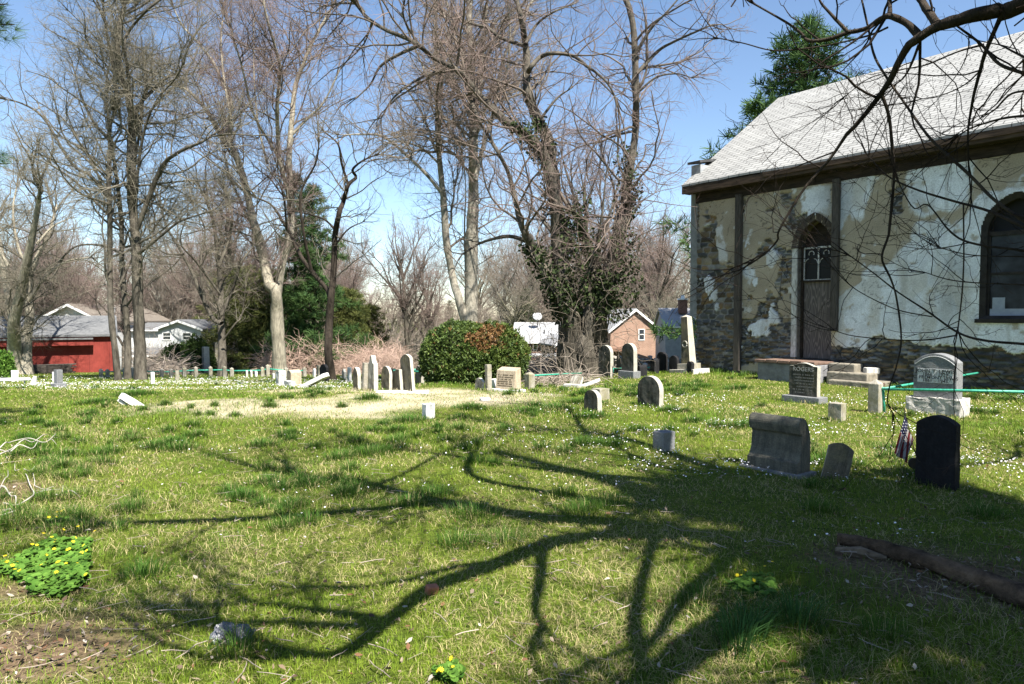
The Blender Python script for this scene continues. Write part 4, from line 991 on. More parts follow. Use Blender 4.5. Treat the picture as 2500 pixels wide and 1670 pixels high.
# ---- foreground tree off to the right: its limbs hang into the picture and its crown throws the lawn's shade
def fore_tree():
    rg = np.random.default_rng(77); LL = []
    B = np.array([4.55, 2.1, 0]); F = np.array([4.35, 2.35, 3.4]); h2 = np.array([4.1, 2.2, 4.6])
    LL.append((smooth_path([B+np.array([0, 0, -.2]), B+np.array([.03, .02, 1.2]), np.array([4.5, 2.25, 2.4]), F, h2, np.array([3.9, 2.0, 6.3]), np.array([4.1, 1.8, 8.0]), np.array([3.8, 1.9, 10])], 30), np.linspace(.40, .10, 30), True))
    def vis(pts, w0, w1, Y0, Y1, grows=True, start=None):
        Ys_ = np.linspace(Y0, Y1, len(pts)); P = [at(x, y, q) for (x, y), q in zip(pts, Ys_)]
        tt = np.linspace(0, 1, len(P)); r = list((w1*Y1+(w0*Y0-w1*Y1)*(1-tt)**(1.9 if w0 > 30 else 1.2))/FPX/2)
        if start is not None: P = [np.asarray(s) for s in start]+P; r = [r[0]*1.4]*len(start)+r
        n = len(P)*4; LL.append((smooth_path(P, n), np.interp(np.linspace(0, 1, n), np.linspace(0, 1, len(P)), r), grows))
    V_ = [F, np.array([4.25, 3.4, 3.95])]
    vis(c3([(2360, 20), (2200, 62), (2000, 108), (1850, 150), (1750, 185), (1620, 270), (1560, 320), (1500, 430), (1440, 550), (1340, 690), (1210, 850), (1150, 910), (1040, 1070), (860, 1280), (700, 1547)])+c6([(685, 240), (600, 330), (500, 400)]), 40, 4, 4.6, 6.0, True, V_)
    vis(c3([(1640, 240), (1560, 160), (1450, 110), (1380, 130), (1290, 190), (1160, 220), (1040, 262), (900, 275), (840, 220), (760, 160), (640, 90), (480, 0)]), 18, 4, 5.1, 6.0)
    vis(c3([(1165, 222), (1060, 110), (980, 20), (950, -60)]), 9, 4, 5.4, 5.6); vis(c3([(1760, 160), (1690, 60), (1640, -20)]), 20, 15, 4.95, 5.2); vis(c3([(1440, 112), (1445, 40), (1440, -40)]), 12, 8, 5.3, 5.5)
    vis(c3([(2210, 75), (2140, 230), (2080, 380), (2020, 600), (1990, 750), (1970, 900), (1975, 1140)]), 12, 3.5, 4.8, 5.2); vis(c3([(1640, 300), (1590, 430), (1540, 520), (1480, 570)]), 7, 3, 5.2, 5.4)
    vis(c3([(1250, -20), (1300, 200), (1340, 380), (1440, 550), (1560, 720), (1650, 850), (1750, 970), (1980, 1180), (2150, 1350), (2360, 1500)]), 4.5, 8, 5.8, 4.3)
    vis(c3([(1890, 170), (2060, 300), (2180, 430), (2360, 500)]), 5, 9, 4.9, 4.5); vis(c3([(2080, 300), (1900, 350), (1680, 440), (1520, 470), (1300, 530), (1130, 660)]), 5, 2, 5.0, 5.5)
    vis(c3([(2360, 1535), (2100, 1420), (1850, 1350), (1600, 1270), (1420, 1180), (1270, 1020)]), 8, 3, 4.4, 5.6)
    vis(c3([(1390, 640), (1440, 800), (1460, 1000), (1470, 1200), (1440, 1540)])+c6([(1430, 220), (1390, 360), (1450, 500), (1490, 640), (1520, 900), (1490, 1080), (1440, 1230), (1430, 1340), (1480, 1430)]), 8, 2.5, 5.4, 5.6)
    vis(c3([(1430, 185), (1300, 240), (1050, 300), (850, 330), (650, 340), (450, 290), (250, 250)]), 5, 2.5, 5.3, 6.1)
    vis(c6([(2360, 940), (2080, 915), (1900, 860), (1700, 720), (1500, 590), (1320, 450), (1100, 290)]), 7, 2.5, 4.3, 5.4); vis(c6([(1730, 755), (1500, 710), (1280, 610), (1150, 520), (1000, 360)]), 3, 2, 5.0, 5.4)
    vis(c6([(1900, 880), (1700, 910), (1500, 912), (1200, 885), (1050, 840)]), 4, 2, 4.8, 5.2); vis(c6([(1940, 0), (1942, 350), (1930, 600), (1900, 860)]), 3.5, 3, 4.9, 4.8); vis(c6([(2360, 540), (1900, 515), (1660, 450)]), 4, 2, 4.4, 5.0)
    vis(c6([(2360, 350), (2000, 340), (1760, 285)]), 3.5, 2, 4.4, 4.9); vis(c6([(2360, 310), (2000, 260), (1850, 180), (1700, 0)])+c3([(1600, 1400), (1480, 1190)]), 6, 2.5, 4.4, 5.2); vis(c3([(2360, 780), (2200, 800), (2000, 860), (1900, 920)]), 7, 3, 4.4, 4.9)
    vis(c3([(2360, 610), (2250, 640), (2150, 740), (2050, 800), (1900, 900)]), 6, 2, 4.4, 4.9); vis(c3([(2360, 390), (2240, 330), (2180, 300)]), 6, 3, 4.4, 4.7); vis(c3([(2050, 480), (1950, 570), (1800, 640), (1650, 670)]), 4, 2, 4.9, 5.3)
    # limbs overhead, out of the frame, whose shadows fall on the lawn
    VIS = LL; LL = []
    shd = SUN_DIR[:2]/SUN_DIR[2]
    def over(pts, w0, w1, hk=(.45, 2.0), start=None, grows=True):
        P = []
        for x, y in pts:
            g = ground_at(x, y); h = max(3.6, hk[0]*g[1]+hk[1]); P.append(np.array([g[0]+shd[0]*h, g[1]+shd[1]*h, g[2]+h]))
        P = ([np.asarray(s) for s in start] if start is not None else [])+P; n = len(P)*5
        LL.append((smooth_path(P, n), np.linspace(w0, w1, n), grows))
    over(cd([(2150, 1300), (1950, 1260), (1700, 1232), (1450, 1205), (1200, 1182), (1000, 1150), (850, 1112), (720, 1095), (600, 1075)]), .19, .03, start=[h2])
    over(cd([(2050, 1275), (1750, 1250), (1500, 1225), (1300, 1238), (1150, 1290), (1000, 1345), (900, 1415), (780, 1500), (640, 1500)]), .13, .03, (.40, 1.9), start=[h2])
    over(cd([(1250, 1190), (1000, 1160), (900, 1165), (650, 1186), (450, 1196), (200, 1206), (30, 1216), (-100, 1245)]), .08, .03)
    over(cd([(250, 1206), (120, 1240), (0, 1276)]), .04, .02)
    over(cd([(2250, 1130), (2000, 1135), (1750, 1110), (1600, 1062), (1400, 1000), (1270, 985), (1150, 975)]), .19, .04, start=[h2, np.array([4.4, 2.2, 5.6])])
    over(cd([(1950, 1180), (1750, 1150), (1500, 1105), (1200, 1070), (1000, 1040), (840, 1022)]), .15, .03, start=[h2, np.array([4.2, 2.2, 5.2])])
    over(cd([(2100, 1230), (1900, 1200), (1650, 1180), (1450, 1160), (1250, 1130), (1080, 1090), (1080, 1040)]), .15, .03, start=[h2])
    over(cd([(2250, 1290), (2000, 1330), (1850, 1385), (1680, 1440), (1560, 1510), (1480, 1580)]), .24, .06, (.30, 2.4), start=[F])
    over(cd([(2300, 1330), (2150, 1400), (2000, 1480), (1850, 1560)]), .24, .08, (.30, 2.4), start=[F])
    over(cd([(2350, 1250), (2200, 1290), (2000, 1300), (1800, 1290), (1600, 1262)]), .22, .06, (.35, 2.2), start=[F])
    over(cd([(2200, 1210), (2050, 1190), (1900, 1180), (1700, 1160)]), .18, .06, start=[h2])
    over(cd([(1240, 1250), (1238, 1320), (1225, 1400), (1240, 1440)]), .05, .02); over(cd([(860, 1420), (700, 1400), (560, 1380)]), .05, .02)
    over(cd([(1480, 1580), (1450, 1450), (1470, 1330), (1500, 1240)]), .05, .03, (.3, 2.4)); over(cd([(2000, 1135), (2150, 1080), (2330, 1050)]), .06, .03); over(cd([(1280, 985), (1100, 1005), (900, 1100)]), .04, .02); over(cd([(900, 1420), (800, 1440), (600, 1430), (450, 1440)]), .05, .02)
    over(cd([(1700, 1232), (1650, 1300), (1560, 1380), (1500, 1470)]), .07, .03, (.35, 2.2)); over(cd([(1150, 1290), (1050, 1300), (940, 1330), (820, 1350)]), .04, .02); over(cd([(1350, 1000), (1300, 940), (1230, 930)]), .05, .02)
    base = B.copy()
    (tv, tq), (cv, cq, cl), tips = grow(rg, VIS, dens=.62, levels=3, rmin=.0016, l1max=1.0, l1ratio=.30, t0=.1, up=.03, spread=1.0)
    (tv2, tq2), (cv2, cq2, cl2), tips = grow(rg, LL, dens=1.5, levels=4, rmin=.004, l1max=1.5, l1ratio=.34, t0=.05, up=.05)
    tq = np.concatenate([tq, tq2+len(tv)]); tv = np.concatenate([tv, tv2]); cq = np.concatenate([cq, cq2+len(cv)]); cv = np.concatenate([cv, cv2]); cl = np.concatenate([cl, cl2])
    e = empty('overhanging_tree', base, 0, 'dark leafless branches hanging in from the top right across the church', 'tree')
    obj('trunk', mesh_np('trunk', tv-base, quads=tq, smooth=True), BK['dark'], e); obj('crown', mesh_np('crown', cv-base, quads=cq, attrs={'lv': cl}), TW['dark'], e); print('fore', len(cq))
fore_tree()
# dense evergreen close by on the right, out of the frame, darkening that corner of the lawn
pE = pine(rp_, 9.5, 2.9, 1.6, 20, 8, 22, 8, size=.34, wd=.13, shape=lambda t: (.6+.4*math.sin(min(1, t*1.6)*3.14*.5))*(1-t)**.4)
place_pine(pE, np.array([6.2, .2, 0]), 0, 1.0, 'dense evergreen at the right of the lawn whose shade darkens the corner', M_YEW, name='evergreen_tree')
place_pine(pE, np.array([8.8, -1.6, 0]), 2.0, .95, 'second dense evergreen at the right of the lawn beside the first', M_YEW, name='evergreen_tree')  # these further evergreens are added out of view to cut the sky fill
place_pine(pE, np.array([10.5, -3.5, 0]), 4.0, 1.25, 'third and tallest dense evergreen behind the right corner of the lawn', M_YEW, name='evergreen_tree')
place_pine(pE, np.array([6.9, -5.2, 0]), 5.0, 1.2, 'fourth dense evergreen behind the right corner of the lawn', M_YEW, name='evergreen_tree')
# pine at the left whose boughs tip into the picture
def left_pine():
    rg = np.random.default_rng(31); B = on_ground(-420, 8.4); e = empty('pine_tree', B, 0, 'pine whose green needle boughs reach in at the top left edge', 'tree', 'evergreen trees')
    tr = [B+np.array([0, 0, -.2]), B+np.array([.05, 0, 3]), B+np.array([0, .1, 6]), B+np.array([.1, 0, 9])]; vs, qs = tubes_np(smooth_path(tr, 20)[None]-B, np.linspace(.24, .06, 20)[None], 12); vs = [vs]; qs = [qs]; off = len(vs[0]); cen = []; dr = []
    targ = [at(20, 10, 8.0), at(35, 60, 8.2), at(20, 400, 8.4), at(5, -60, 8.0), at(-80, 120, 7.6), at(-120, 420, 8.8), at(-30, 395, 8.0), at(-160, -100, 8.6), at(-90, 30, 9.4), at(15, 75, 8.6)]
    for k_, T in enumerate(targ):
        S = B+np.array([0, 0, max(1.6, T[2]-B[2]-.5)]); mid = (S+T)/2+np.array([0, 0, .25]); P = smooth_path([S, mid, T], 10); v, q = tubes_np(P[None]-B, np.linspace(.045, .006, 10)[None], 6); vs.append(v); qs.append(q+off); off += len(v)
        for t in np.linspace(.5, 1.0, 34):
            c = P[int(t*9)]; o = rg.normal(size=3)*np.array([.16, .16, .10])*(1.2-t*.6); cen.append(c+o); dr.append(nrm(o+np.array([.3, 0, .12])))
    for i in range(260):
        t = rg.random(); z = 1.8+t*7; a = rg.uniform(0, 6.28); rr = 2.1*(1-t*.8)*rg.random()**.5; c = B+np.array([math.cos(a)*rr-.3, math.sin(a)*rr, z])
        if c[0]/max(.1, c[1]) > -.80: continue
        cen.append(c); dr.append(nrm(np.array([math.cos(a), math.sin(a), .3])))
    cen = np.array(cen); dr = np.array(dr); cv, cq = leafcards(rg, cen, .15, 46, wd=.022, dirs=dr*.8)
    obj('trunk', mesh_np('trunk', np.concatenate(vs), quads=np.concatenate(qs), smooth=True), BK['dark'], e)
    obj('crown', mesh_np('crown', cv-B, quads=cq, attrs={'lv': np.repeat(np.clip(rg.normal(.45, .3, len(cen)), 0, 1), 46*4)}), M_PINE, e)
left_pine()
# ------------------------------------------------------------------ barn and houses beyond the churchyard
def mat_brick(name, a_, b_, mo, bw=.22, rh=.075):
    m, nt, b = newmat(name, .9, .15); tc = N(nt, 'ShaderNodeTexCoord'); sx = N(nt, 'ShaderNodeSeparateXYZ'); nt.links.new(tc.outputs['Object'], sx.inputs[0])
    ad = N(nt, 'ShaderNodeMath'); ad.operation = 'ADD'; nt.links.new(sx.outputs[0], ad.inputs[0]); nt.links.new(sx.outputs[1], ad.inputs[1])
    cb = N(nt, 'ShaderNodeCombineXYZ'); nt.links.new(ad.outputs[0], cb.inputs[0]); nt.links.new(sx.outputs[2], cb.inputs[1])
    br = N(nt, 'ShaderNodeTexBrick'); br.inputs['Scale'].default_value = 1; br.inputs['Brick Width'].default_value = bw; br.inputs['Row Height'].default_value = rh; br.inputs['Mortar Size'].default_value = rh*.11
    br.inputs['Color1'].default_value = (*a_, 1); br.inputs['Color2'].default_value = (*b_, 1); br.inputs['Mortar'].default_value = (*mo, 1); nt.links.new(cb.outputs[0], br.inputs['Vector'])
    n = tex_noise(nt, 1.2, 4, .7); f = ramp(nt, n.outputs[0], [(.3, (.78, .78, .78)), (.7, (1.15, 1.15, 1.15))])
    nt.links.new(mix(nt, 1.0, br.outputs[0], f.outputs[0], 'MULTIPLY'), b.inputs['Base Color']); bump(nt, b, br.outputs['Fac'], -.3, .01); return m
def mat_siding(name, c0, c1, step=.14):
    m, nt, b = newmat(name, .6, .3); tc = N(nt, 'ShaderNodeTexCoord'); w_ = N(nt, 'ShaderNodeTexWave'); w_.wave_type = 'BANDS'; w_.bands_direction = 'Z'; w_.wave_profile = 'SAW'; w_.inputs['Scale'].default_value = 1/step/ (2*math.pi) * 2*math.pi/ (2*math.pi)*2.0
    nt.links.new(tc.outputs['Object'], w_.inputs['Vector']); r = ramp(nt, w_.outputs['Fac'], [(0, c0), (.25, c1), (1, c1)]); n = tex_noise(nt, 3, 4, .7); f = ramp(nt, n.outputs[0], [(.3, (.86, .86, .86)), (.7, (1.08, 1.08, 1.08))])
    nt.links.new(mix(nt, 1.0, r.outputs[0], f.outputs[0], 'MULTIPLY'), b.inputs['Base Color']); return m
M_B1 = mat_brick('red_brown_brick', (.15, .065, .045), (.20, .09, .065), (.25, .2, .17)); M_B2 = mat_brick('pale_orange_brick', (.32, .185, .13), (.26, .15, .10), (.36, .30, .25), .26, .09)
M_SID = mat_siding('white_siding', (.24, .25, .26), (.52, .53, .54)); M_STU = mat_noise('pale_stucco', (.27, .28, .30), (.40, .41, .43), 3, .9, .2)
M_TRIM = mat_noise('white_trim', (.68, .68, .67), (.80, .80, .79), 4, .5, 0); M_SH1 = mat_noise('light_shingle', (.22, .22, .225), (.34, .34, .34), 10, .9, .3, .02, sc=(.4, .4, 3)); M_SH2 = mat_noise('grey_shingle', (.08, .083, .086), (.17, .172, .175), 9, .9, .4, .02, sc=(.5, .5, 3)); M_SH3 = mat_noise('brown_shingle', (.10, .085, .07), (.19, .165, .14), 9, .9, .4, .02)
M_RED, nt, b = newmat('faded_red_boards', .8, .2)
n1 = tex_noise(nt, 1.1, 5, .7); n2 = tex_noise(nt, 5, 4, .7, sc=(4, 4, .4)); c = ramp(nt, n1.outputs[0], [(.3, (.16, .028, .022)), (.7, (.25, .045, .035))]).outputs[0]
f = ramp(nt, n2.outputs[0], [(.3, (.8, .8, .8)), (.7, (1.15, 1.12, 1.1))]); c = mix(nt, 1.0, c, f.outputs[0], 'MULTIPLY')
tc = N(nt, 'ShaderNodeTexCoord'); sx = N(nt, 'ShaderNodeSeparateXYZ'); nt.links.new(tc.outputs['Object'], sx.inputs[0]); fr_ = N(nt, 'ShaderNodeMath'); fr_.operation = 'PINGPONG'; fr_.inputs[1].default_value = .61; nt.links.new(sx.outputs[0], fr_.inputs[0])
lt = N(nt, 'ShaderNodeMath'); lt.operation = 'LESS_THAN'; lt.inputs[1].default_value = .012; nt.links.new(fr_.outputs[0], lt.inputs[0]); c = mix(nt, lt.outputs[0], c, (.11, .02, .017)); nt.links.new(c, b.inputs['Base Color'])
M_PANE, nt, b = newmat('house_pane', .1, .7); b.inputs['Base Color'].default_value = (.03, .037, .045, 1)
def window(parent, x, z, w_, h, y=0.0, axis='x', lit=False):
    f = MB(); t = .07
    f.box(-w_/2-t, w_/2+t, -.06, .02, h, h+t); f.box(-w_/2-t, w_/2+t, -.06, .02, -t, 0); f.box(-w_/2-t, -w_/2, -.06, .02, 0, h); f.box(w_/2, w_/2+t, -.06, .02, 0, h); f.box(-w_/2, w_/2, -.04, .02, h*.48, h*.52+.02)
    o = f.build('window', M_TRIM, parent); o.location = (x, y, z)
    MB().box(-w_/2, w_/2, -.012, .0, 0, h).build('pane', M_PANE, o); return o
def gable_house(label, px, Y, w_, d, hw, hr, rz, wall, roof_m, ridge='y', over=.35, name='house', wins=(), zoff=0, cat='house', gab=None, trim=True, grp='houses beyond the churchyard'):
    """front left corner-centred box; ridge along y: gable faces front; along x: eave faces front"""
    p = on_ground(px, Y); p[2] += zoff; e = empty(name, p, rz, label, cat, grp)
    k = MB()
    if ridge == 'y':
        V = [(x, y, z) for y in (0, d) for x, z in ((-w_/2, -1), (w_/2, -1), (w_/2, hw), (0, hr), (-w_/2, hw))]
        k.add(V, [(0, 1, 2, 3, 4), (9, 8, 7, 6, 5), (0, 5, 6, 1), (1, 6, 7, 2), (4, 9, 5, 0)])
    else:
        V = [(x, y, z) for x in (-w_/2, w_/2) for y, z in ((0, -1), (d, -1), (d, hw), (d/2, hr), (0, hw))]
        k.add(V, [(0, 1, 2, 3, 4), (9, 8, 7, 6, 5), (0, 5, 6, 1), (1, 6, 7, 2), (4, 9, 5, 0)])
    k.build('wall', wall, e)
    r = MB(); t = .14
    half = (w_ if ridge == 'y' else d)/2; sl = (hr-hw)/half; ln0, ln1 = (-over, d+over) if ridge == 'y' else (-w_/2-over, w_/2+over)
    for s in (-1, 1):
        a0 = half+over; z0 = hw - sl*over
        prof = [(0, hr+.02), (s*a0, z0+.02), (s*a0, z0+.02+t), (0, hr+.02+t)]
        V = []
        for l in (ln0, ln1):
            for a, z in prof: V.append((a, l, z) if ridge == 'y' else (l, a+d/2, z))
        r.add(V, [(0, 1, 2, 3), (7, 6, 5, 4), (0, 4, 5, 1), (1, 5, 6, 2), (2, 6, 7, 3), (3, 7, 4, 0)])
    r.build('roof', roof_m, e)
    if trim:
        tm = MB()
        if ridge == 'y':
            for s in (-1, 1):
                a0 = half+over; z0 = hw-sl*over; V = [(0, -over-.03, hr-.10), (s*a0, -over-.03, z0-.10), (s*a0, -over-.03, z0+.13), (0, -over-.03, hr+.13), (0, -over-.004, hr-.10), (s*a0, -over-.004, z0-.10), (s*a0, -over-.004, z0+.13), (0, -over-.004, hr+.13)]
                tm.add(V, [(0, 1, 2, 3), (7, 6, 5, 4), (0, 4, 5, 1), (1, 5, 6, 2), (2, 6, 7, 3), (3, 7, 4, 0)])
            tm.build('rake_trim', M_TRIM, e)
        else:
            z0 = hw-sl*over; tm.box(-w_/2-over, w_/2+over, -over-.10, -over-.004, z0-.02, z0+.10); tm.build('gutter', M_TRIM, e)
    for wd in wins: window(e, *wd)
    return e
def X(px, Y): return (px-1250)/FPX*Y
def Zr(row, Y): return at(1250, row, Y)[2]
# red barn
Yb = 46; x0, x1 = -31.4-3.9, -31.4+3.9; zb = gz(-31.4, Yb); he = Zr(829, Yb)-zb; hr = Zr(776, Yb+2.8)-zb
e = gable_house('long low red barn with a grey shingle roof at the left', 1250-FPX*31.4/46, Yb, x1-x0, 6.4, he+.25, hr, R(31), M_RED, M_SH2, 'x', .28, 'red_barn', cat='barn', trim=False, grp=None)
MB().box(-(x1-x0)/2+.1, (x1-x0)/2-1.2, -.62, -.30, he-.02, he+.09).build('gutter', M_SH2, e)
MB().box(-(x1-x0)/2+.1, (x1-x0)/2-1.2, -.50, -.005, he-.42, he-.03).build('eave_box', M_RED, e)
k = MB(); rl = np.random.default_rng(5)
for i in range(7): k.box(-1.25+rl.uniform(-.1, .1), 1.25+rl.uniform(-.15, .15), -.3, .3, .02+i*.085, .075+i*.085)
o = k.build('lumber_stack', mat_noise('old_boards', (.035, .03, .026), (.14, .12, .10), 5, .9, .4, .02, sc=(.5, 6, 6)), None, .006); o.location = on_ground(122, 44.6); o.rotation_euler = (0, 0, R(29)); tag(o, 'dark stack of old boards lying against the red barn', 'lumber')
# houses on the left
e = gable_house('white gabled house whose peak shows over the barn roof', 172, 64, 6.2, 11, Zr(784, 64)-gz(X(172, 64), 64), Zr(745, 64)-gz(X(172, 64), 64), R(-2), M_SID, M_SH3, 'y', .4)
k = MB(); k.tube([(2.6, 2.5, Zr(778, 64)-e.location.z-.6), (2.6, 2.5, Zr(752, 64)-e.location.z)], .14, 10); k.tube([(2.6, 2.5, Zr(752, 64)-e.location.z), (2.6, 2.5, Zr(750, 64)-e.location.z)], .22, 10); k.build('flue', mat_noise('flue_metal', (.3, .3, .3), (.5, .5, .5), 5, .5, 0), e)
Y = 66; zg = gz(X(430, Y), Y); e = gable_house('white two storey house behind the dark yew shrubs', 438, Y, X(492, Y)-X(384, Y), 9, Zr(803, Y)-zg, Zr(784, Y)-zg, R(-3), M_SID, M_SH2, 'y', .3, wins=((-1.25, Zr(829, Y)-zg, .75, .62), (.75, Zr(829, Y)-zg, .75, .62), (-1.25, Zr(870, Y)-zg, .75, .9)))
e = gable_house('lower white wing with a clipped porch roof, left of the two storey white house', 352, 68, 3.6, 5, Zr(806, 68)-gz(X(352, 68), 68), Zr(792, 68)-gz(X(352, 68), 68), R(-3), M_SID, M_SH2, 'x', .3)
e = gable_house('small white shed seen between the grey trunks', 350, 52, 1.6, 2.4, Zr(868, 52)-gz(X(350, 52), 52), Zr(856, 52)-gz(X(350, 52), 52), 0, M_SID, M_SH2, 'x', .2, 'shed', cat='shed', grp=None)
# white porch corner beside the pillars
p = on_ground(578, 60); e = empty('porch', p, 0, 'white porch post and eave right of the spreading dark tree', 'porch'); zz = Zr(852, 60)-p[2]
MB().box(-.5, .9, -.3, 2, zz, zz+.25).build('eave', M_TRIM, e); MB().box(-.12, .12, -.12, .12, -.5, zz).build('post', M_TRIM, e)
# brick ranch house and its flat carport
Y = 78; zg = gz(X(1315, Y), Y); e = gable_house('low brown brick ranch house with a pale roof left of the ivy tree', 1318, Y, X(1395, Y)-X(1258, Y)-.4, 7, Zr(833, Y)-zg, Zr(790, Y+3.5)-zg, R(-8), M_B1, M_SH1, 'x', .4, wins=((-.55, Zr(853, Y)-zg, .42, .78), (.45, Zr(855, Y)-zg, .55, .95)))
k = MB(); k.tube([(.4, 1.2, Zr(815, Y)-zg), (.4, 1.2, Zr(806, Y)-zg)], .07, 8); k.build('vent_pipe', mat_noise('vent_dark', (.03, .03, .03), (.06, .06, .06), 5, .6, 0), e)
d_ = MB(); 
bm = bmesh.new(); bmesh.ops.create_uvsphere(bm, u_segments=20, v_segments=8, radius=.55, matrix=Matrix.Rotation(R(65), 4, 'X') @ Matrix.Diagonal((1, 1, .3, 1)))
bmesh.ops.delete(bm, geom=[v for v in bm.verts if v.co.y > .12], context='VERTS'); m = bpy.data.meshes.new('dish'); bm.to_mesh(m); bm.free()
de = empty('satellite_dish', at(1312, 772, 80), 0, 'grey satellite dish on the ranch house roof', 'satellite dish'); obj('dish', m, mat_noise('dish_grey', (.45, .46, .47), (.6, .6, .6), 4, .5, 0), de)
k = MB(); k.tube([(0, .1, -.1), (0, .35, -1.1)], .05, 8); k.build('mast', M_SH3, de)
pg = on_ground(1318, 62); e = empty('carport', pg, R(-6), 'flat pale carport roof below the ranch house', 'carport'); zt = Zr(866, 62)-pg[2]
MB().box(-2.3, 2.3, -1.2, 2.2, zt-.13, zt).build('roof', M_SH1, e)
for sx_ in (-2.1, 2.1): MB().box(sx_-.06, sx_+.06, -1.1, -.98, -.4, zt-.13).build('post', M_TRIM, e)
gable_house('brick garage end with a pale roof left against the ivy trunk', 1383, 66, 2.2, 5, Zr(842, 66)-gz(X(1383, 66), 66), Zr(822, 66)-gz(X(1383, 66), 66), R(14), M_B2, M_SH1, 'y', .2, 'garage', cat='garage', grp=None)
# brick gable house
Y = 66; zg = gz(X(1545, Y), Y); e = gable_house('pale orange brick house, its gable toward the graves, right of the ivy tree', 1551, Y, X(1617, Y)-X(1488, Y)-.2, 9, Zr(806, Y)-zg, Zr(757, Y)-zg, R(7), M_B2, M_SH1, 'y', .25, wins=((.62, Zr(829, Y)-zg, .48, .95),))
k = MB(); k.box(-2.9, -1.0, -1.2, -.02, Zr(856, Y)-zg, Zr(849, Y)-zg); k.build('porch_roof', mat_noise('porch_brown', (.14, .08, .055), (.22, .13, .09), 5, .9, .2), e)
# grey house at the church corner
Y = 58; zg = gz(X(1672, Y), Y); e = gable_house('pale stucco house with a light hipped roof beside the church corner', 1676, Y, X(1725, Y)-X(1624, Y), 6, Zr(797, Y)-zg, Zr(756, Y+3)-zg, R(-4), M_STU, M_SH1, 'x', .2)
k = MB(); k.box(-.35, .35, 1.6, 2.3, Zr(765, Y)-zg, Zr(731, Y)-zg); o = k.build('chimney', M_B1, e); MB().box(-.42, .42, 1.53, 2.37, Zr(731, Y)-zg, Zr(727, Y)-zg).build('chimney_cap', M_TRIM, e); MB().tube([(0, 1.95, Zr(727, Y)-zg), (0, 1.95, Zr(719, Y)-zg)], .16, 10).build('flue', M_TRIM, e)
# low rubble wall behind the right hand stones
def rubble_wall(label, x0, x1, Y, h, seed):
    rg = np.random.default_rng(seed); p0 = on_ground((x0+x1)/2, Y); bm = bmesh.new(); x = X(x0, Y); xe = X(x1, Y)
    while x < xe:
        z = gz(x, Y)-.1; top = gz(x, Y)+h*rg.uniform(.8, 1.1); w_ = rg.uniform(.12, .3)
        while z < top:
            hh = rg.uniform(.06, .16); mtx = Matrix.Translation((x+rg.uniform(-.05, .05)-p0[0], Y-p0[1]+rg.uniform(-.12, .12), z-p0[2]+hh/2)) @ Euler((rg.uniform(-.3, .3), rg.uniform(-.3, .3), rg.uniform(-.4, .4))).to_matrix().to_4x4() @ Matrix.Diagonal((w_*rg.uniform(.9, 1.3), .3*rg.uniform(.7, 1.2), hh*1.15, 1))
            r = bmesh.ops.create_icosphere(bm, subdivisions=2, radius=.5, matrix=mtx)
            for v in r['verts']: v.co += Vector(rg.normal(0, .006, 3))
            z += hh
        x += w_
    m = bpy.data.meshes.new('rubble_wall'); bm.to_mesh(m); bm.free(); o = obj('rubble_wall', m, mat_stone('wall_rubble', (.36, .335, .29), (.21, .19, .165), (.06, .055, .05), .5, 5)); o.location = p0; tag(o, label, 'wall')
rubble_wall('low dry rubble wall running behind the shaded black stones', 1478, 1712, 27, .62, 3)
rubble_wall('low rubble wall between the round bush and the ivy tree', 1225, 1420, 27, .70, 4)
# ------------------------------------------------------------------ gravestones, posts and pipe fences
MS = {
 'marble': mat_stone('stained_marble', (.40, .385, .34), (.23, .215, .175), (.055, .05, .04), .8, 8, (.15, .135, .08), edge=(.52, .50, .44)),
 'white': mat_stone('white_marble', (.74, .73, .70), (.56, .55, .51), (.22, .21, .18), .4, 9),
 'grey': mat_stone('grey_granite', (.22, .225, .23), (.14, .145, .15), (.07, .07, .07), .3, 30),
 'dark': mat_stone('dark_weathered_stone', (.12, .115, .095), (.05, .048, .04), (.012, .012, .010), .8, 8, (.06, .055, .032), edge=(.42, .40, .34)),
 'black': mat_stone('black_granite', (.022, .022, .024), (.011, .011, .012), (.005, .005, .006), .4, 14),
 'tan': mat_stone('tan_granite', (.46, .39, .29), (.34, .275, .19), (.16, .13, .09), .35, 14),
 'post': mat_stone('post_stone', (.38, .355, .30), (.24, .22, .175), (.085, .08, .06), .6, 12, (.20, .185, .10)),
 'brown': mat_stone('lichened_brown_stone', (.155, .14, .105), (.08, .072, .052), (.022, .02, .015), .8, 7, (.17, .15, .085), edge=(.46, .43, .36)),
 'mono': mat_stone('dark_monument_stone', (.16, .15, .115), (.085, .082, .068), (.02, .022, .022), .55, 10),
 'rough': mat_stone('rough_granite', (.60, .58, .54), (.38, .365, .34), (.13, .125, .11), .4, 11),
}
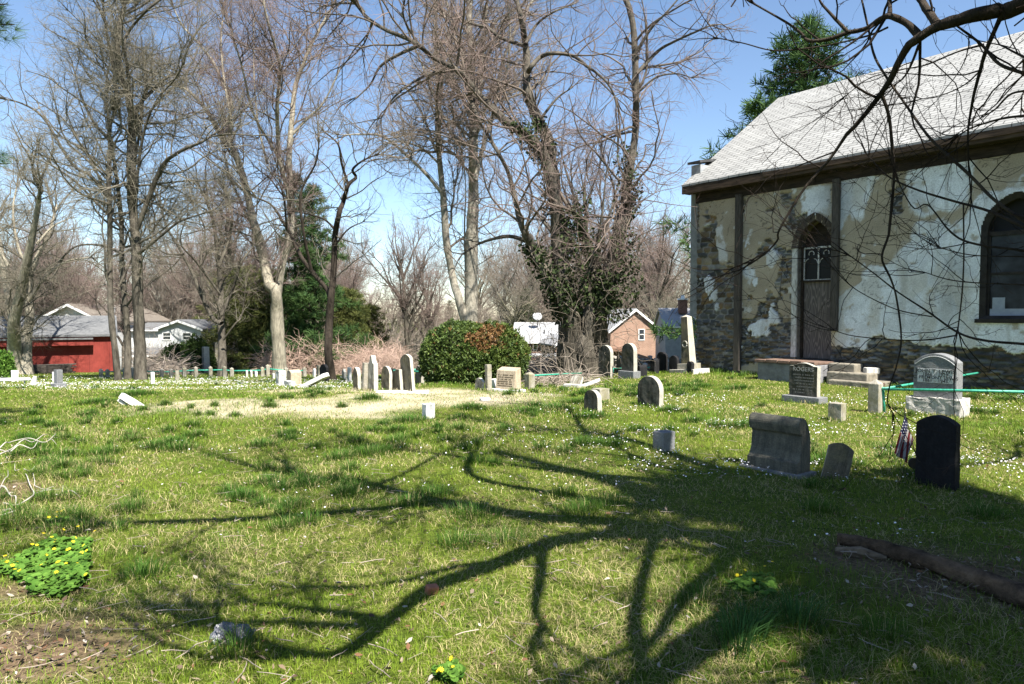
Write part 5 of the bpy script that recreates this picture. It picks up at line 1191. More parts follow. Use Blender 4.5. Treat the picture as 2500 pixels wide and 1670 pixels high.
def outline(shape, w, h):
    a = w/2; P = []
    if shape == 'round':
        zs = max(h - a, .02); P = [(-a, -.15), (a, -.15)] + [(a*math.cos(t), zs + min(a, h)*math.sin(t)) for t in np.linspace(0, math.pi, 17)]
    elif shape == 'segment':
        r = .22*w; P = [(-a, -.15), (a, -.15)] + [(a*math.cos(t), h - r + r*math.sin(t)) for t in np.linspace(0.0, math.pi, 15)]
        P = [(-a, -.15), (a, -.15)] + [(x, h - r*(x/a)**2) for x in np.linspace(a, -a, 13)]
    elif shape == 'point':
        g = gothic(0, a, -.15, h*.62, h, 7); P = g
    elif shape == 'crest':
        P = [(-a, -.15), (a, -.15), (a, h*.76), (a*.92, h*.79), (a*.75, h*.77), (a*.6, h*.80), (a*.42, h*.86), (a*.30, h*.93), (a*.28, h*.97), (0, h)]
        P += [(-x, z) for x, z in P[2:-1]][::-1]
    elif shape == 'shoulder':
        P = [(-a, -.15), (a, -.15), (a, h*.82), (a*.86, h*.82)] + [(a*.86*math.cos(t), h*.82 + h*.18*math.sin(t)) for t in np.linspace(.15, math.pi-.15, 11)] + [(-a*.86, h*.82), (-a, h*.82)]
    elif shape == 'serp':
        P = [(-a, -.15), (a, -.15), (a, h*.9), (a*.85, h*.905)] + [(x*a, h*.90 + h*.10*math.cos(x*math.pi/1.5)) for x in np.linspace(.72, -.72, 11)] + [(-a*.85, h*.905), (-a, h*.9)]
    elif shape == 'broken':
        P = [(-a, -.15), (a, -.15), (a, h*.96), (a*.5, h*.99), (0, h*.93), (-a*.55, h*.92), (-a, h*.86)]
    else: P = [(-a, -.15), (a, -.15), (a, h), (-a, h)]
    return P
def slab_mesh(shape, w, h, t, bev=.008, rough=0.0, seed=0):
    k = MB().prism(outline(shape, w, h), -t/2, t/2); m = k.mesh('tablet', bev, 2)
    m = roughen(m, rough or .007, seed)
    return m
def roughen(m, amp, seed, cuts=4):
    bm = bmesh.new(); bm.from_mesh(m); bmesh.ops.triangulate(bm, faces=bm.faces)
    for _ in range(6):
        es = [e for e in bm.edges if e.calc_length() > .07]
        if not es: break
        bmesh.ops.subdivide_edges(bm, edges=es, cuts=1); bmesh.ops.triangulate(bm, faces=bm.faces)
    co = np.array([v.co for v in bm.verts]); x, y, z = co.T
    n = np.stack([fbm(x*7+z*5+q*9, y*7+z*6-q*5, seed+q, 3)-.5 for q in range(3)], 1)*amp*2
    for v, d in zip(bm.verts, n): v.co += Vector(d)
    bm.to_mesh(m); bm.free(); return m
def front_dots(px, rot):
    k = (px-1250)/FPX; c = np.array([-k, -1.0]); c /= np.linalg.norm(c)
    th = TH + rot; return max(.2, abs(math.sin(th)*c[0] - math.cos(th)*c[1])), abs(math.cos(th)*c[0] + math.sin(th)*c[1])
def solve(px, bot, Y):
    return on_ground(px, Y) if Y else ground_at(px, bot)
GR = []
def grave(name, shape, px0, px1, top, bot, mat, label, Y=None, t=.09, rot=0., lean=0., pitch=0., base=None, rough=0., wid=None, cat='gravestone', group='gravestones in the churchyard', bev=.008, hk=1.0):
    pc = (px0+px1)/2
    p = solve(pc, bot, Y); Yd = p[1]; h = (bot-top)*Yd/FPX*hk
    fd, sdt = front_dots(pc, rot)
    w_ = wid if wid else max(.16, ((px1-px0)*Yd/FPX - t*sdt)/fd)
    GR.append((p[0], p[1], w_ + (base[0]*2 if base else 0), t + (base[1]*2 if base else 0)))
    e = empty(name, p, TH+rot, label, cat, group)
    e.rotation_euler = Euler((pitch, lean, TH+rot), 'XYZ')
    if lean or pitch:
        e.rotation_euler = (Matrix.Rotation(TH+rot, 3, 'Z') @ Matrix.Rotation(pitch, 3, 'X') @ Matrix.Rotation(lean, 3, 'Y')).to_euler()
    zb = 0
    if base:
        bw, bt, bh, bm_, br_ = base
        m = MB().box(-w_/2-bw, w_/2+bw, -t/2-bt, t/2+bt, -.15, bh).mesh('base', .012)
        if br_: m = roughen(m, br_, int(px0))
        obj('base', m, MS[bm_], e); zb = bh-.002
    if base:
        m = slab_mesh(shape, w_, h-zb, t, bev, rough, int(px0))
        o = obj('tablet', m, MS[mat], e); o.location = (0, 0, zb)
        for v in m.vertices:
            if v.co.z < 0: v.co.z = 0
        return e, o, w_, h-zb, t
    # a plain stone is one mesh: replace the empty by the slab itself
    m = slab_mesh(shape, w_, h, t, bev, rough, int(px0)); o = obj(name, m, MS[mat])
    o.location = e.location; o.rotation_euler = e.rotation_euler; tag(o, label, cat, group); bpy.data.objects.remove(e)
    return o, o, w_, h, t
def lettering(parent, lines, y, mat, font_scale=1.0):
    for txt, x, z, size in lines:
        cu = bpy.data.curves.new('lettering', 'FONT'); cu.body = txt; cu.size = size; cu.align_x = 'CENTER'; cu.extrude = .002
        cu.space_character = 1.05; cu.offset = size*.004
        tmp = bpy.data.objects.new('lettering', cu); C.objects.link(tmp)
        dg = bpy.context.evaluated_depsgraph_get(); me = bpy.data.meshes.new_from_object(tmp.evaluated_get(dg))
        bpy.data.objects.remove(tmp)
        me.transform(Matrix.Rotation(R(90), 4, 'X')); o = obj('lettering', me, None, parent); me.materials.clear(); me.materials.append(mat)
        o.location = (x, y, z)

# --- the nearer stones
m_let_d = mat_noise('letter_dark', (.015, .015, .016), (.03, .03, .03), 6, .8, 0)
m_let_l = mat_noise('letter_pale', (.22, .22, .21), (.32, .32, .31), 30, .8, 0)
m_panel = mat_stone('polished_panel', (.55, .56, .56), (.46, .47, .47), (.36, .36, .36), .2, 30)
grave('gravestone', 'segment', 2240, 2334, 1013, 1188, 'black', 'nearly black upright stone with a low curved top beside the small flag', t=.125)
# scroll-topped monument: profile swept across the width
p = ground_at(1905, 1150); Ys = p[1]; e = empty('scroll_monument', p, TH, 'wide grey stone with a rolled scroll along its top, between block and leaning slab', 'gravestone', 'gravestones in the churchyard')
w_ = .56; h = .585
prof = [(-.17, -.1), (-.17, .14), (-.135, .155), (-.115, .20), (-.10, .235), (-.085, .40), (-.10, .42), (-.125, .425)]
rc = (-.075, h-.075); prof += [(rc[0]+.075*math.cos(t), rc[1]+.075*math.sin(t)) for t in np.linspace(math.pi*1.12, math.pi*.42, 9)]
prof += [(-.01, h-.03), (.03, h-.09), (.065, h-.17), (.08, h-.27), (.08, -.1)]
V = [(-w_/2, y, z) for y, z in prof] + [(w_/2, y, z) for y, z in prof]; n = len(prof)
k = MB().add(V, [tuple(range(n)), tuple(range(2*n-1, n-1, -1))] + [(i, (i+1) % n, n+(i+1) % n, n+i) for i in range(n)])
e_t = k.build('tablet', MS['mono'], e, .006)
MB().box(-w_/2-.08, w_/2+.05, -.21, .12, -.12, .035).build('base', MS['grey'], e, .012)
grave('gravestone', 'segment', 2003, 2068, 1083, 1170, 'brown', 'small sunlit slab leaning back and sideways next to the scroll topped stone', t=.06, rot=R(34), lean=R(13), pitch=R(-14), wid=.235, hk=1.05)
grave('marker_block', 'rect', 2023, 2064, 984, 1026, 'post', 'low square tan block between the dark inscribed tablet and the scroll topped stone', t=.16, cat='marker', group='block grave markers')
e, o, w_, h, t = grave('gravestone', 'serp', 1928, 1999, 886, 983, 'dark', 'dark inscribed tablet on a low base before the church door', t=.12, base=(.09, .10, .12, 'grey', 0))
lettering(e, [('ROGERS', 0, h*.78+.10, .105), ('1842', 0, h*.60+.1, .06), ('MOTHER', 0, h*.45+.1, .055), ('HARRIET', 0, h*.32+.1, .055), ('1901', 0, h*.2+.1, .05)][:1], -t/2-.003, m_let_l)
k = MB(); rl = np.random.default_rng(6)
for i in range(7):
    z = .17+.055*i; x = -w_*rl.uniform(.2, .36)
    while x < w_*.33:
        l = rl.uniform(.012, .04); k.box(x, x+l, -t/2-.004, -t/2+.004, z, z+.022); x += l+rl.choice([.007, .01, .03])
k.build('worn_inscription', mat_noise('worn_letters', (.09, .088, .08), (.16, .155, .145), 30, .9, 0), e)
e, o, w_, h, t = grave('gravestone', 'segment', 2236, 2339, 863, 1011, 'grey', 'tall grey granite stone with a pale inscribed panel on a rock faced base', t=.26, base=(.085, .07, .265, 'rough', .03), bev=.012)
zb = .265
k = MB().box(-w_*.40, w_*.42, -t/2-.006, -t/2+.01, zb+h*.34, zb+h*.655); k.build('name_panel', m_panel, e, .002)
lettering(e, [('JOHN T. LEWIS', .01, zb+h*.565, .082), ('1866 – 1929', .01, zb+h*.495, .070), ('C. FREMONT LEWIS', .01, zb+h*.425, .072), ('1861 – 1943', .01, zb+h*.355, .070)], -t/2-.008, m_let_d)
k = MB()
rim = outline('segment', w_, h)[2:]
k.tube([(x*.93, -t/2-.002, zb+z-.045) for x, z in rim], .006, 5); k.build('border', m_panel, e)
grave('marker_block', 'rect', 1594, 1648, 1053, 1099, 'grey', 'grey square block alone in the branch shadow on the lawn', t=.2, cat='marker', group='block grave markers')
grave('gravestone', 'round', 1556, 1619, 917, 992, 'dark', 'broad dark round topped stone with a bright rim, larger of two on open grass', t=.115)
grave('gravestone', 'round', 1426, 1470, 952, 1006, 'dark', 'small dark round topped stone with white rim, in front of a pale block', t=.10, lean=R(-3))
grave('marker_block', 'rect', 1450, 1482, 949, 975, 'post', 'pale block half hidden behind the small round topped stone', t=.26, wid=.22, cat='marker', group='block grave markers')
grave('marker_block', 'rect', 1028, 1064, 985, 1020, 'white', 'whitish square block standing corner on by the straw patch', t=.155, wid=.14, cat='marker', group='block grave markers')
# fallen white slabs by the ivy tree
def fallen(px, row, w_, h, t, mat, label, rz, tilt, shape='round', Y=None, z=0.03, roll=0):
    p = on_ground(px, Y) if Y else ground_at(px, row)
    m = slab_mesh(shape, w_, h, t, .008); o = obj('fallen_slab', m, MS[mat]); o.location = (p[0], p[1], p[2]+z)
    o.rotation_euler = (Matrix.Rotation(rz, 3, 'Z') @ Matrix.Rotation(tilt, 3, 'X') @ Matrix.Rotation(roll, 3, 'Y')).to_euler()
    return tag(o, label, 'fallen slab', 'fallen grave slabs')
fallen(1424, 939, .34, .42, .06, 'white', 'bright white oval slab tipped over flat by the foot of the ivy tree', R(-100), R(-68), Y=15.8)
fallen(1405, 930, .30, .30, .07, 'marble', 'small grey round slab leaning back next to the bright white oval slab', R(-30), R(-38), Y=16.4)
k = MB().box(-.20, .20, -.09, .09, -.1, .07); o = k.build('footing_stone', MS['rough'], None, .01); pp = on_ground(1398, 15.9); o.location = pp; o.rotation_euler = (0, 0, R(-30)); tag(o, 'flat footing stone lying left of the fallen white oval slab', 'footing')
fallen(330, 995, .10, .30, .13, 'white', 'larger of two white slabs lying tilted in the left grass', R(12), R(-8), 'rect', Y=11.9, z=.02, roll=R(-58))
fallen(300, 996, .05, .12, .09, 'white', 'short thin white slab lying left of a larger tilted one', R(12), R(-8), 'rect', Y=11.9, z=.02, roll=R(-50))
fallen(740, 955, .30, .75, .10, 'white', 'long white slab lying propped at a slant beside the tan stone', R(-105), R(-64), 'segment', Y=17.0, z=.0)
k = MB().box(-.52, .52, -.2, .2, -.08, .03); o = k.build('ground_slab', MS['white'], None, .012); o.location = on_ground(982, 13.6); o.rotation_euler = (0, 0, R(4)); tag(o, 'white ledger slab flush with the grass in front of the tall leaning stone', 'ground slab')
k = MB().box(-.09, .09, -.06, .06, -.05, .05); o = k.build('ground_slab', MS['white'], None, .02); o.location = on_ground(1184, 12.3); o.rotation_euler = (R(10), 0, R(20)); tag(o, 'small white stone lying on the straw right of the square block', 'ground slab')
# --- cluster in the middle
grave('gravestone', 'point', 861, 882, 903, 961, 'brown', 'short dark stone with a pointed gothic top, left end of the leaning row', Y=14.4, t=.09, lean=R(-3))
grave('grave_post', 'rect', 882, 896, 893, 962, 'post', 'pale square post between the gothic stone and the crested stone', Y=14.3, t=.10, wid=.09, lean=R(4), cat='post', group='stone posts')
grave('gravestone', 'crest', 897, 922, 876, 963, 'marble', 'tall stone with a peaked crest and shoulders in the leaning row', Y=14.2, t=.10)
grave('gravestone', 'round', 929, 956, 903, 964, 'brown', 'cracked grey round top stone in the leaning row, patched across its middle', Y=14.0, t=.07, lean=R(2))
grave('gravestone', 'broken', 955, 984, 912, 966, 'brown', 'low stone with its top broken off square, left of the tallest leaning stone', Y=13.9, t=.07, lean=R(-7))
grave('gravestone', 'segment', 982, 1014, 875, 969, 'brown', 'tallest stone of the leaning row, tipped to the left', Y=13.7, t=.07, lean=R(-10))
grave('gravestone', 'serp', 944, 971, 880, 917, 'black', 'polished black stone behind the leaning row', Y=22, t=.18)
grave('gravestone', 'round', 941, 958, 894, 925, 'marble', 'small half hidden rounded stone behind the cracked stone', Y=19, t=.08)
grave('gravestone', 'point', 1013, 1035, 876, 925, 'dark', 'dark pointed arch stone between the leaning row and the big bush', Y=19, t=.1)
grave('gravestone', 'round', 1022, 1033, 922, 936, 'marble', 'tiny rounded footstone in front of the dark pointed arch stone', Y=16.8, t=.06)
# --- right of the bush
p = on_ground(1241, 14.3); e = empty('slant_marker', p, TH+R(14), 'tan lettered stone with a sloping top on a white base by the bush', 'gravestone', 'gravestones in the churchyard')
prof = [(-.13, .07), (.10, .07), (.10, .47), (.03, .50), (-.07, .385)]
prof = [(-.12, .06), (.12, .06), (.10, .52), (-.075, .455)]
V = [(-.25, y, z) for y, z in prof] + [(.25, y, z) for y, z in prof]; n = len(prof)
k = MB().add(V, [tuple(range(n)), tuple(range(2*n-1, n-1, -1))] + [(i, (i+1) % n, n+(i+1) % n, n+i) for i in range(n)]); k.build('tablet', MS['tan'], e, .006)
m = MB().box(-.33, .33, -.18, .18, -.15, .065).mesh('base', .012); obj('base', roughen(m, .015, 3), MS['white'], e)
k = MB(); rl = np.random.default_rng(3)
for i in range(6):
    z = .13+.045*i; y = -.12 + .045*(z-.06)/.395 - .003; x = -.2
    while x < .18:
        l = rl.uniform(.012, .05); k.box(x, min(x+l, .2), y-.001, y+.01, z, z+.020); x += l + rl.choice([.008, .012, .035])
k.build('worn_inscription', mat_noise('worn_cut', (.10, .08, .055), (.16, .13, .09), 9, .9, 0), e)
grave('grave_post', 'rect', 1184, 1200, 900, 966, 'post', 'tall square white post left of the tan sloping stone', Y=14.1, t=.11, wid=.10, cat='post', group='stone posts')
grave('gravestone', 'segment', 1158, 1181, 929, 960, 'marble', 'short stone tipped to the right at the foot of the bush', Y=14.4, t=.06, lean=R(9))
grave('gravestone', 'rect', 1199, 1219, 928, 954, 'white', 'low pale slab between the white post and the tan sloping stone', Y=14.9, t=.09, lean=R(-4), pitch=R(10))
# --- by and behind the ivy tree
grave('gravestone', 'round', 1346, 1368, 855, 902, 'marble', 'pale round top stone left of the ivy tree trunk', Y=25, t=.1)
grave('gravestone', 'round', 1366, 1379, 857, 903, 'marble', 'pale round top stone half hidden behind the ivy tree trunk', Y=25.5, t=.1)
grave('gravestone', 'round', 1462, 1498, 846, 926, 'dark', 'tall dark round top slab right of the ivy tree trunk', Y=18.6, t=.12)
grave('gravestone', 'round', 1518, 1556, 844, 930, 'dark', 'tallest dark round top stone on a stepped base behind the grass', Y=18.0, t=.14, base=(.06, .07, .20, 'grey', 0))
grave('gravestone', 'round', 1505, 1521, 862, 908, 'brown', 'thin rounded stone seen between the two tall dark slabs', Y=23, t=.08)
grave('gravestone', 'round', 1555, 1578, 898, 926, 'black', 'low black rounded lump right of the tallest dark stone', Y=18.4, t=.3)  # this shaded cluster is drawn in black, so its shade sits in the colour
grave('gravestone', 'round', 1604, 1631, 866, 916, 'black', 'black round top stone in shade left of the obelisk', Y=20, t=.12)
grave('gravestone', 'round', 1634, 1660, 880, 923, 'black', 'lower black round top stone in shade nearest the obelisk', Y=19.2, t=.12)
grave('gravestone', 'shoulder', 1590, 1608, 887, 924, 'black', 'black shouldered block left of the shaded round top stones', Y=19.0, t=.2)
grave('gravestone', 'round', 1682, 1692, 884, 915, 'black', 'narrow black stone at the foot of the obelisk', Y=18.6, t=.12)
grave('gravestone', 'serp', 1618, 1640, 859, 890, 'marble', 'grey pale stone behind the shaded black round top', Y=23, t=.1)
grave('gravestone', 'round', 1644, 1652, 868, 890, 'white', 'left one of a tiny white pair near the obelisk', Y=24, t=.08, wid=.1)
grave('gravestone', 'round', 1654, 1662, 867, 890, 'white', 'right one of a tiny white pair near the obelisk', Y=24, t=.08, wid=.1)
grave('gravestone', 'round', 1569, 1582, 884, 908, 'white', 'small white rounded stone behind the black lump', Y=23, t=.1)
p = on_ground(1684, 19.0); e = empty('obelisk', p, TH, 'tall tapering stone obelisk on a stepped base at the church corner', 'obelisk')
e.rotation_euler = (Matrix.Rotation(TH, 3, 'Z') @ Matrix.Rotation(R(-4.5), 3, 'Y')).to_euler()
k = MB(); a, b_, hh = .145, .105, 1.62
V = [(-a, -a, .24), (a, -a, .24), (a, a, .24), (-a, a, .24), (-b_, -b_, hh-.06), (b_, -b_, hh-.06), (b_, b_, hh-.06), (-b_, b_, hh-.06), (0, 0, hh)]
k.add(V, [(0, 3, 2, 1), (0, 1, 5, 4), (1, 2, 6, 5), (2, 3, 7, 6), (3, 0, 4, 7), (4, 5, 8), (5, 6, 8), (6, 7, 8), (7, 4, 8)]); k.build('shaft', MS['brown'], e, .006)
k = MB(); k.tube([(.075*math.cos(t), -.135, .80+.085*math.sin(t)) for t in np.linspace(0, 2*math.pi, 13)], .018, 6); k.build('carved_wreath', MS['marble'], e)
MB().box(-.23, .23, -.23, .23, .1, .26).build('base', MS['post'], e, .012); MB().box(-.42, .42, -.36, .36, -.15, .105).build('plinth', MS['marble'], e, .012)
# --- far left and left field
grave('gravestone', 'rect', 130, 149, 908, 953, 'grey', 'grey block stone on a wide base at the left, in front of two white posts', Y=17.0, t=.14, rot=R(20), base=(.05, .06, .12, 'grey', 0))
for i, (a, b_) in enumerate(((125, 134), (137, 148))):
    grave('grave_post', 'round', a, b_, 901, 926, 'white', ('left' if i == 0 else 'right') + ' one of two round white posts behind the grey block stone', Y=24, t=.12, wid=.12, cat='post', group='stone posts')
for i, (a, b_) in enumerate(((24, 33), (33, 42))):
    grave('gravestone', 'round', a, b_, 906, 934, 'white', ('left' if i == 0 else 'right') + ' half of a twin white stone below the big forked tree', Y=24, t=.1, wid=.14)
p = on_ground(77, 20); k = MB(); k.prism([(-.12, -.1), (.09, -.1), (.09, .24), (.03, .25)], -.05, .05); o = k.build('gravestone', MS['white'], None, .008); o.location = p; o.rotation_euler = (0, 0, R(5)); tag(o, 'white wedge shaped stone at the end of the white rail', 'gravestone', 'gravestones in the churchyard')
grave('grave_post', 'rect', 365, 375, 908, 938, 'white', 'short bright white post right of the grey trunks', Y=21, t=.1, wid=.10, cat='post', group='stone posts')
grave('grave_post', 'rect', 424, 435, 903, 927, 'post', 'leaning tan post in front of the pipe fence', Y=28, t=.14, wid=.14, lean=R(4), cat='post', group='stone posts')
grave('gravestone', 'broken', 671, 697, 908, 948, 'rough', 'rough white granite boulder stone beside the tan stone', Y=18.3, t=.22, rough=.03)
grave('marker_block', 'rect', 692, 718, 940, 954, 'rough', 'low rough block lying before the white granite boulder stone', Y=17.6, t=.12, rough=.015, cat='marker', group='block grave markers')
grave('gravestone', 'segment', 699, 734, 904, 944, 'tan', 'tan stone with a rough bright side, right of the white boulder stone', Y=18.6, t=.30, bev=.015)
grave('gravestone', 'segment', 780, 802, 890, 932, 'black', 'black slate stone leaning left of the slim dark trunk', Y=25, t=.1, lean=R(-4))
for i, (a, b_, tp, bt, mt, lb) in enumerate(((597, 604, 905, 922, 'marble', 'first of three tiny stones under the pipe fence, from the left'), (608, 615, 904, 921, 'marble', 'second of three tiny stones under the pipe fence, from the left'), (619, 627, 906, 922, 'white', 'third and whitest of three tiny stones under the pipe fence'),
        (833, 845, 893, 923, 'marble', 'grey leaning stone right of the slim dark trunk'), (848, 857, 884, 919, 'white', 'narrow white stone just left of the gothic row'), (762, 770, 893, 915, 'white', 'small white stone far behind, left of the black slate'), (773, 780, 884, 916, 'post', 'slim tall post stone behind the black slate'), (662, 670, 909, 922, 'marble', 'tiny stone left of the rough white boulder stone'))):
    grave('gravestone', ('round', 'round', 'round', 'crest', 'rect', 'round', 'rect', 'round')[i], a, b_, tp, bt, mt, lb, Y=(34, 34, 34, 26, 25, 33, 31, 30)[i], t=.1)
k = MB()
V = [(-.30, -.2, -.1), (.30, -.2, -.1), (.30, .2, -.1), (-.30, .2, -.1), (-.26, -.17, 1.75), (.26, -.17, 1.75), (.26, .17, 1.75), (-.26, .17, 1.75)]
k.add(V, [(0, 3, 2, 1), (4, 5, 6, 7), (0, 1, 5, 4), (1, 2, 6, 5), (2, 3, 7, 6), (3, 0, 4, 7)])
o = k.build('stone_pillar', MS['marble'], None, .02); o.location = on_ground(501, 46); o.rotation_euler = (0, 0, TH); tag(o, 'tall grey weathered stone pillar beyond the pipe fence', 'pillar')
o2 = MB().add([(x*.9, y, z*1.25) for x, y, z in V], k.F).build('stone_pillar', MS['post'], None, .02); o2.location = on_ground(528, 50); o2.rotation_euler = (0, 0, TH); tag(o2, 'taller pale stone pillar just right of the grey one', 'pillar')

# --- pipe rail fences strung between stone posts
m_green, nt, b = newmat('green_pipe_paint', .45, .4)
nz = tex_noise(nt, 30, 4, .7); rr = ramp(nt, nz.outputs[0], [(.3, (.02, .16, .11)), (.6, (.045, .34, .23)), (.8, (.12, .40, .30))]); nt.links.new(rr.outputs[0], b.inputs['Base Color'])
m_wpipe = mat_noise('white_pipe', (.45, .46, .46), (.68, .68, .67), 8, .5, .1)
def fence_post(px, top, bot, Y, parent, mat='post', lean=0, wk=1.0):
    p = on_ground(px, Y); h = (bot-top)*Y/FPX; a = .085*wk
    k = MB(); V = [(x, y, -.1) for x, y in ((-a, -a), (a, -a), (a, a), (-a, a))] + [(x, y, h*.86) for x, y in ((-a, -a), (a, -a), (a, a), (-a, a))] + [(0, 0, h)]
    k.add(V, [(0, 3, 2, 1), (0, 1, 5, 4), (1, 2, 6, 5), (2, 3, 7, 6), (3, 0, 4, 7), (4, 5, 8), (5, 6, 8), (6, 7, 8), (7, 4, 8)])
    o = k.build('post', MS[mat], parent, .008); o.location = p - np.array(parent.location); o.rotation_euler = (0, lean, TH); return p, h
def pipe_fence(label, posts, Y, railh, mat, yslope=0.0, ends=None, r=.022):
    p0 = on_ground(posts[0][0], Y); e = empty('pipe_fence', p0, 0, label, 'fence')
    P = []
    for q in posts:
        yy = Y + yslope*(q[0]-posts[0][0]); p, h = fence_post(q[0], q[1], q[2], yy, e); P.append((p, h))
    pts = [p + np.array([0, 0, h*railh]) - p0 for p, h in P]
    if ends: pts = [np.asarray(q)-p0 for q in ends[0]] + pts + [np.asarray(q)-p0 for q in ends[1]]
    for a, b2 in zip(pts[:-1], pts[1:]): MB().tube([a, b2], r, 7).build('rail', mat, e, smooth=True)
    return e
pipe_fence('long green pipe fence on capped stone posts across the left field', [(244, 896, 918), (260, 898, 919), (302, 896, 921), (321, 896, 921), (393, 899, 920), (416, 898, 919), (448, 895, 919), (476, 893, 919), (512, 893, 920), (546, 894, 921), (564, 893, 916), (639, 892, 917), (652, 886, 917), (697, 893, 916), (742, 893, 916)], 34, .62, m_green, .003, r=.035)
pipe_fence('farther green pipe fence around the tall stone pillars', [(478, 883, 908), (520, 883, 907), (575, 882, 906), (600, 884, 906)], 52, .6, m_green, r=.04)
e = pipe_fence('green pipe rails meeting at a leaning post before the stone with a pale panel', [(2141, 922, 1005)], 11.15, .72, m_green)
p0 = np.array(e.location); tip = at(2152, 950, 11.1)
MB().tube([tip-p0, at(2330, 953, 10.5)-p0, at(2560, 958, 9.8)-p0], .021, 9).build('rail', m_green, e, smooth=True)
MB().tube([tip-p0, at(2240, 935, 12.1)-p0, at(2420, 905, 14.6)-p0], .021, 9).build('rail', m_green, e, smooth=True)
MB().tube([at(2155, 945, 11.12)-p0, at(2160, 1006, 11.12)-p0 - np.array([0, 0, .05])], .022, 8).build('rail_leg', m_green, e, smooth=True)
e = pipe_fence('single green rail from a stone post to the ivy tree', [(1293, 903, 945)], 15.4, .72, m_green); p0 = np.array(e.location)
MB().tube([at(1298, 917, 15.4)-p0, at(1360, 914, 16.6)-p0, at(1420, 911, 17.8)-p0], .02, 8).build('rail', m_green, e, smooth=True)
e = pipe_fence('pair of green rails running behind the leaning row to the bush', [(962, 896, 925)], 19.5, .6, m_green); p0 = np.array(e.location)
MB().tube([at(960, 905, 19.5)-p0, at(1060, 900, 19.8)-p0], .024, 8).build('rail', m_green, e, smooth=True); MB().tube([at(1004, 906, 18.6)-p0, at(1060, 910, 18.2)-p0], .022, 8).build('rail', m_green, e, smooth=True)
p0 = on_ground(60, 21); e = empty('pipe_fence', p0, 0, 'white pipe rail on thin legs at the left edge of the field', 'fence')
for a, b2 in (((-30, 926, 20.5), (74, 924, 21)), ((-30, 930.5, 20), (76, 926.5, 20.3))): MB().tube([at(*a)-p0, at(*b2)-p0], .03, 8).build('rail', m_wpipe, e, smooth=True)
for px in (60, 10): MB().tube([at(px, 928, 20.3)-p0, at(px, 941, 20.3)-p0], .02, 8).build('leg', m_wpipe, e, smooth=True)
p0 = on_ground(1500, 21.5); e = empty('pipe_fence', p0, 0, 'dark pipe rails strung behind the shaded black stones', 'fence')
MB().tube([at(1496, 900, 21.5)-p0, at(1620, 896, 21.2)-p0], .02, 8).build('rail', m_green, e, smooth=True)
for px in (1497, 1560, 1620): MB().tube([at(px, 898, 21.4)-p0, on_ground(px, 21.4)-p0], .02, 8).build('leg', m_green, e, smooth=True)

# --- small flag in a round grave marker
p0 = ground_at(2236, 1175); Yf = 6.75; p0 = on_ground(2240, Yf); e = empty('grave_flag', p0, 0, 'small drooping stars and stripes flag on a stick beside the black stone', 'flag')
m_stick = mat_noise('flag_stick', (.02, .015, .012), (.06, .045, .03), 9, .6, 0)
A, Bt = at(2207, 1000, Yf), at(2239, 1125, Yf); MB().tube([A-p0, Bt-p0, np.array([0, 0, 0.])], .004, 6).build('stick', m_stick, e)
fl = empty('cloth', (0, 0, 0)); fl.parent = e
quad = [at(2209, 1012, Yf), at(2229, 1078, Yf), at(2181, 1106, Yf-.10), at(2217, 1131, Yf-.12)]
nu, nv = 40, 26; VV = []; 
for j in range(nv+1):
    for i in range(nu+1):
        u = i/nu; v = j/nv
        q = (quad[0]*(1-v)+quad[1]*v)*(1-u) + (quad[2]*(1-v)+quad[3]*v)*u
        q = q + np.array([.012*math.sin(v*9+u*2), .022*math.sin(v*13+u*3)*u**.5, -.012*math.sin(u*math.pi)]); VV.append(q-p0)
FF = []; MI = []
for j in range(nv):
    for i in range(nu):
        a = j*(nu+1)+i; FF.append((a, a+1, a+nu+2, a+nu+1))
        u = (i+.5)/nu; v = (j+.5)/nv
        if u < .42 and v < .54: MI.append(2 if (i % 3 == 1 and j % 3 == 1) else 3)
        else: MI.append(0 if int(v*13) % 2 == 0 else 1)
m = bpy.data.meshes.new('stripes'); m.from_pydata([tuple(v) for v in VV], [], FF); 
for c_ in ((.10, .012, .014), (.26, .25, .24), (.40, .40, .40), (.006, .008, .03)):  # cloth colours dimmed to carry the shade of the branches
    mm, _, bb = newmat('flag_cloth', .8, .1); bb.inputs['Base Color'].default_value = (*c_, 1); m.materials.append(mm)
m.polygons.foreach_set('material_index', MI); m.polygons.foreach_set('use_smooth', [True]*len(MI)); m.update(); obj('stripes', m, None, fl)
m_br = mat_noise('dark_bronze', (.015, .014, .012), (.04, .035, .03), 9, .5, .2, .01)
cc = at(2231, 1131, Yf) - p0; k = MB(); k.tube([cc+np.array([0, -.012, 0]), cc+np.array([0, .012, 0])], .055, 20); k.build('medallion', m_br, e, .004)
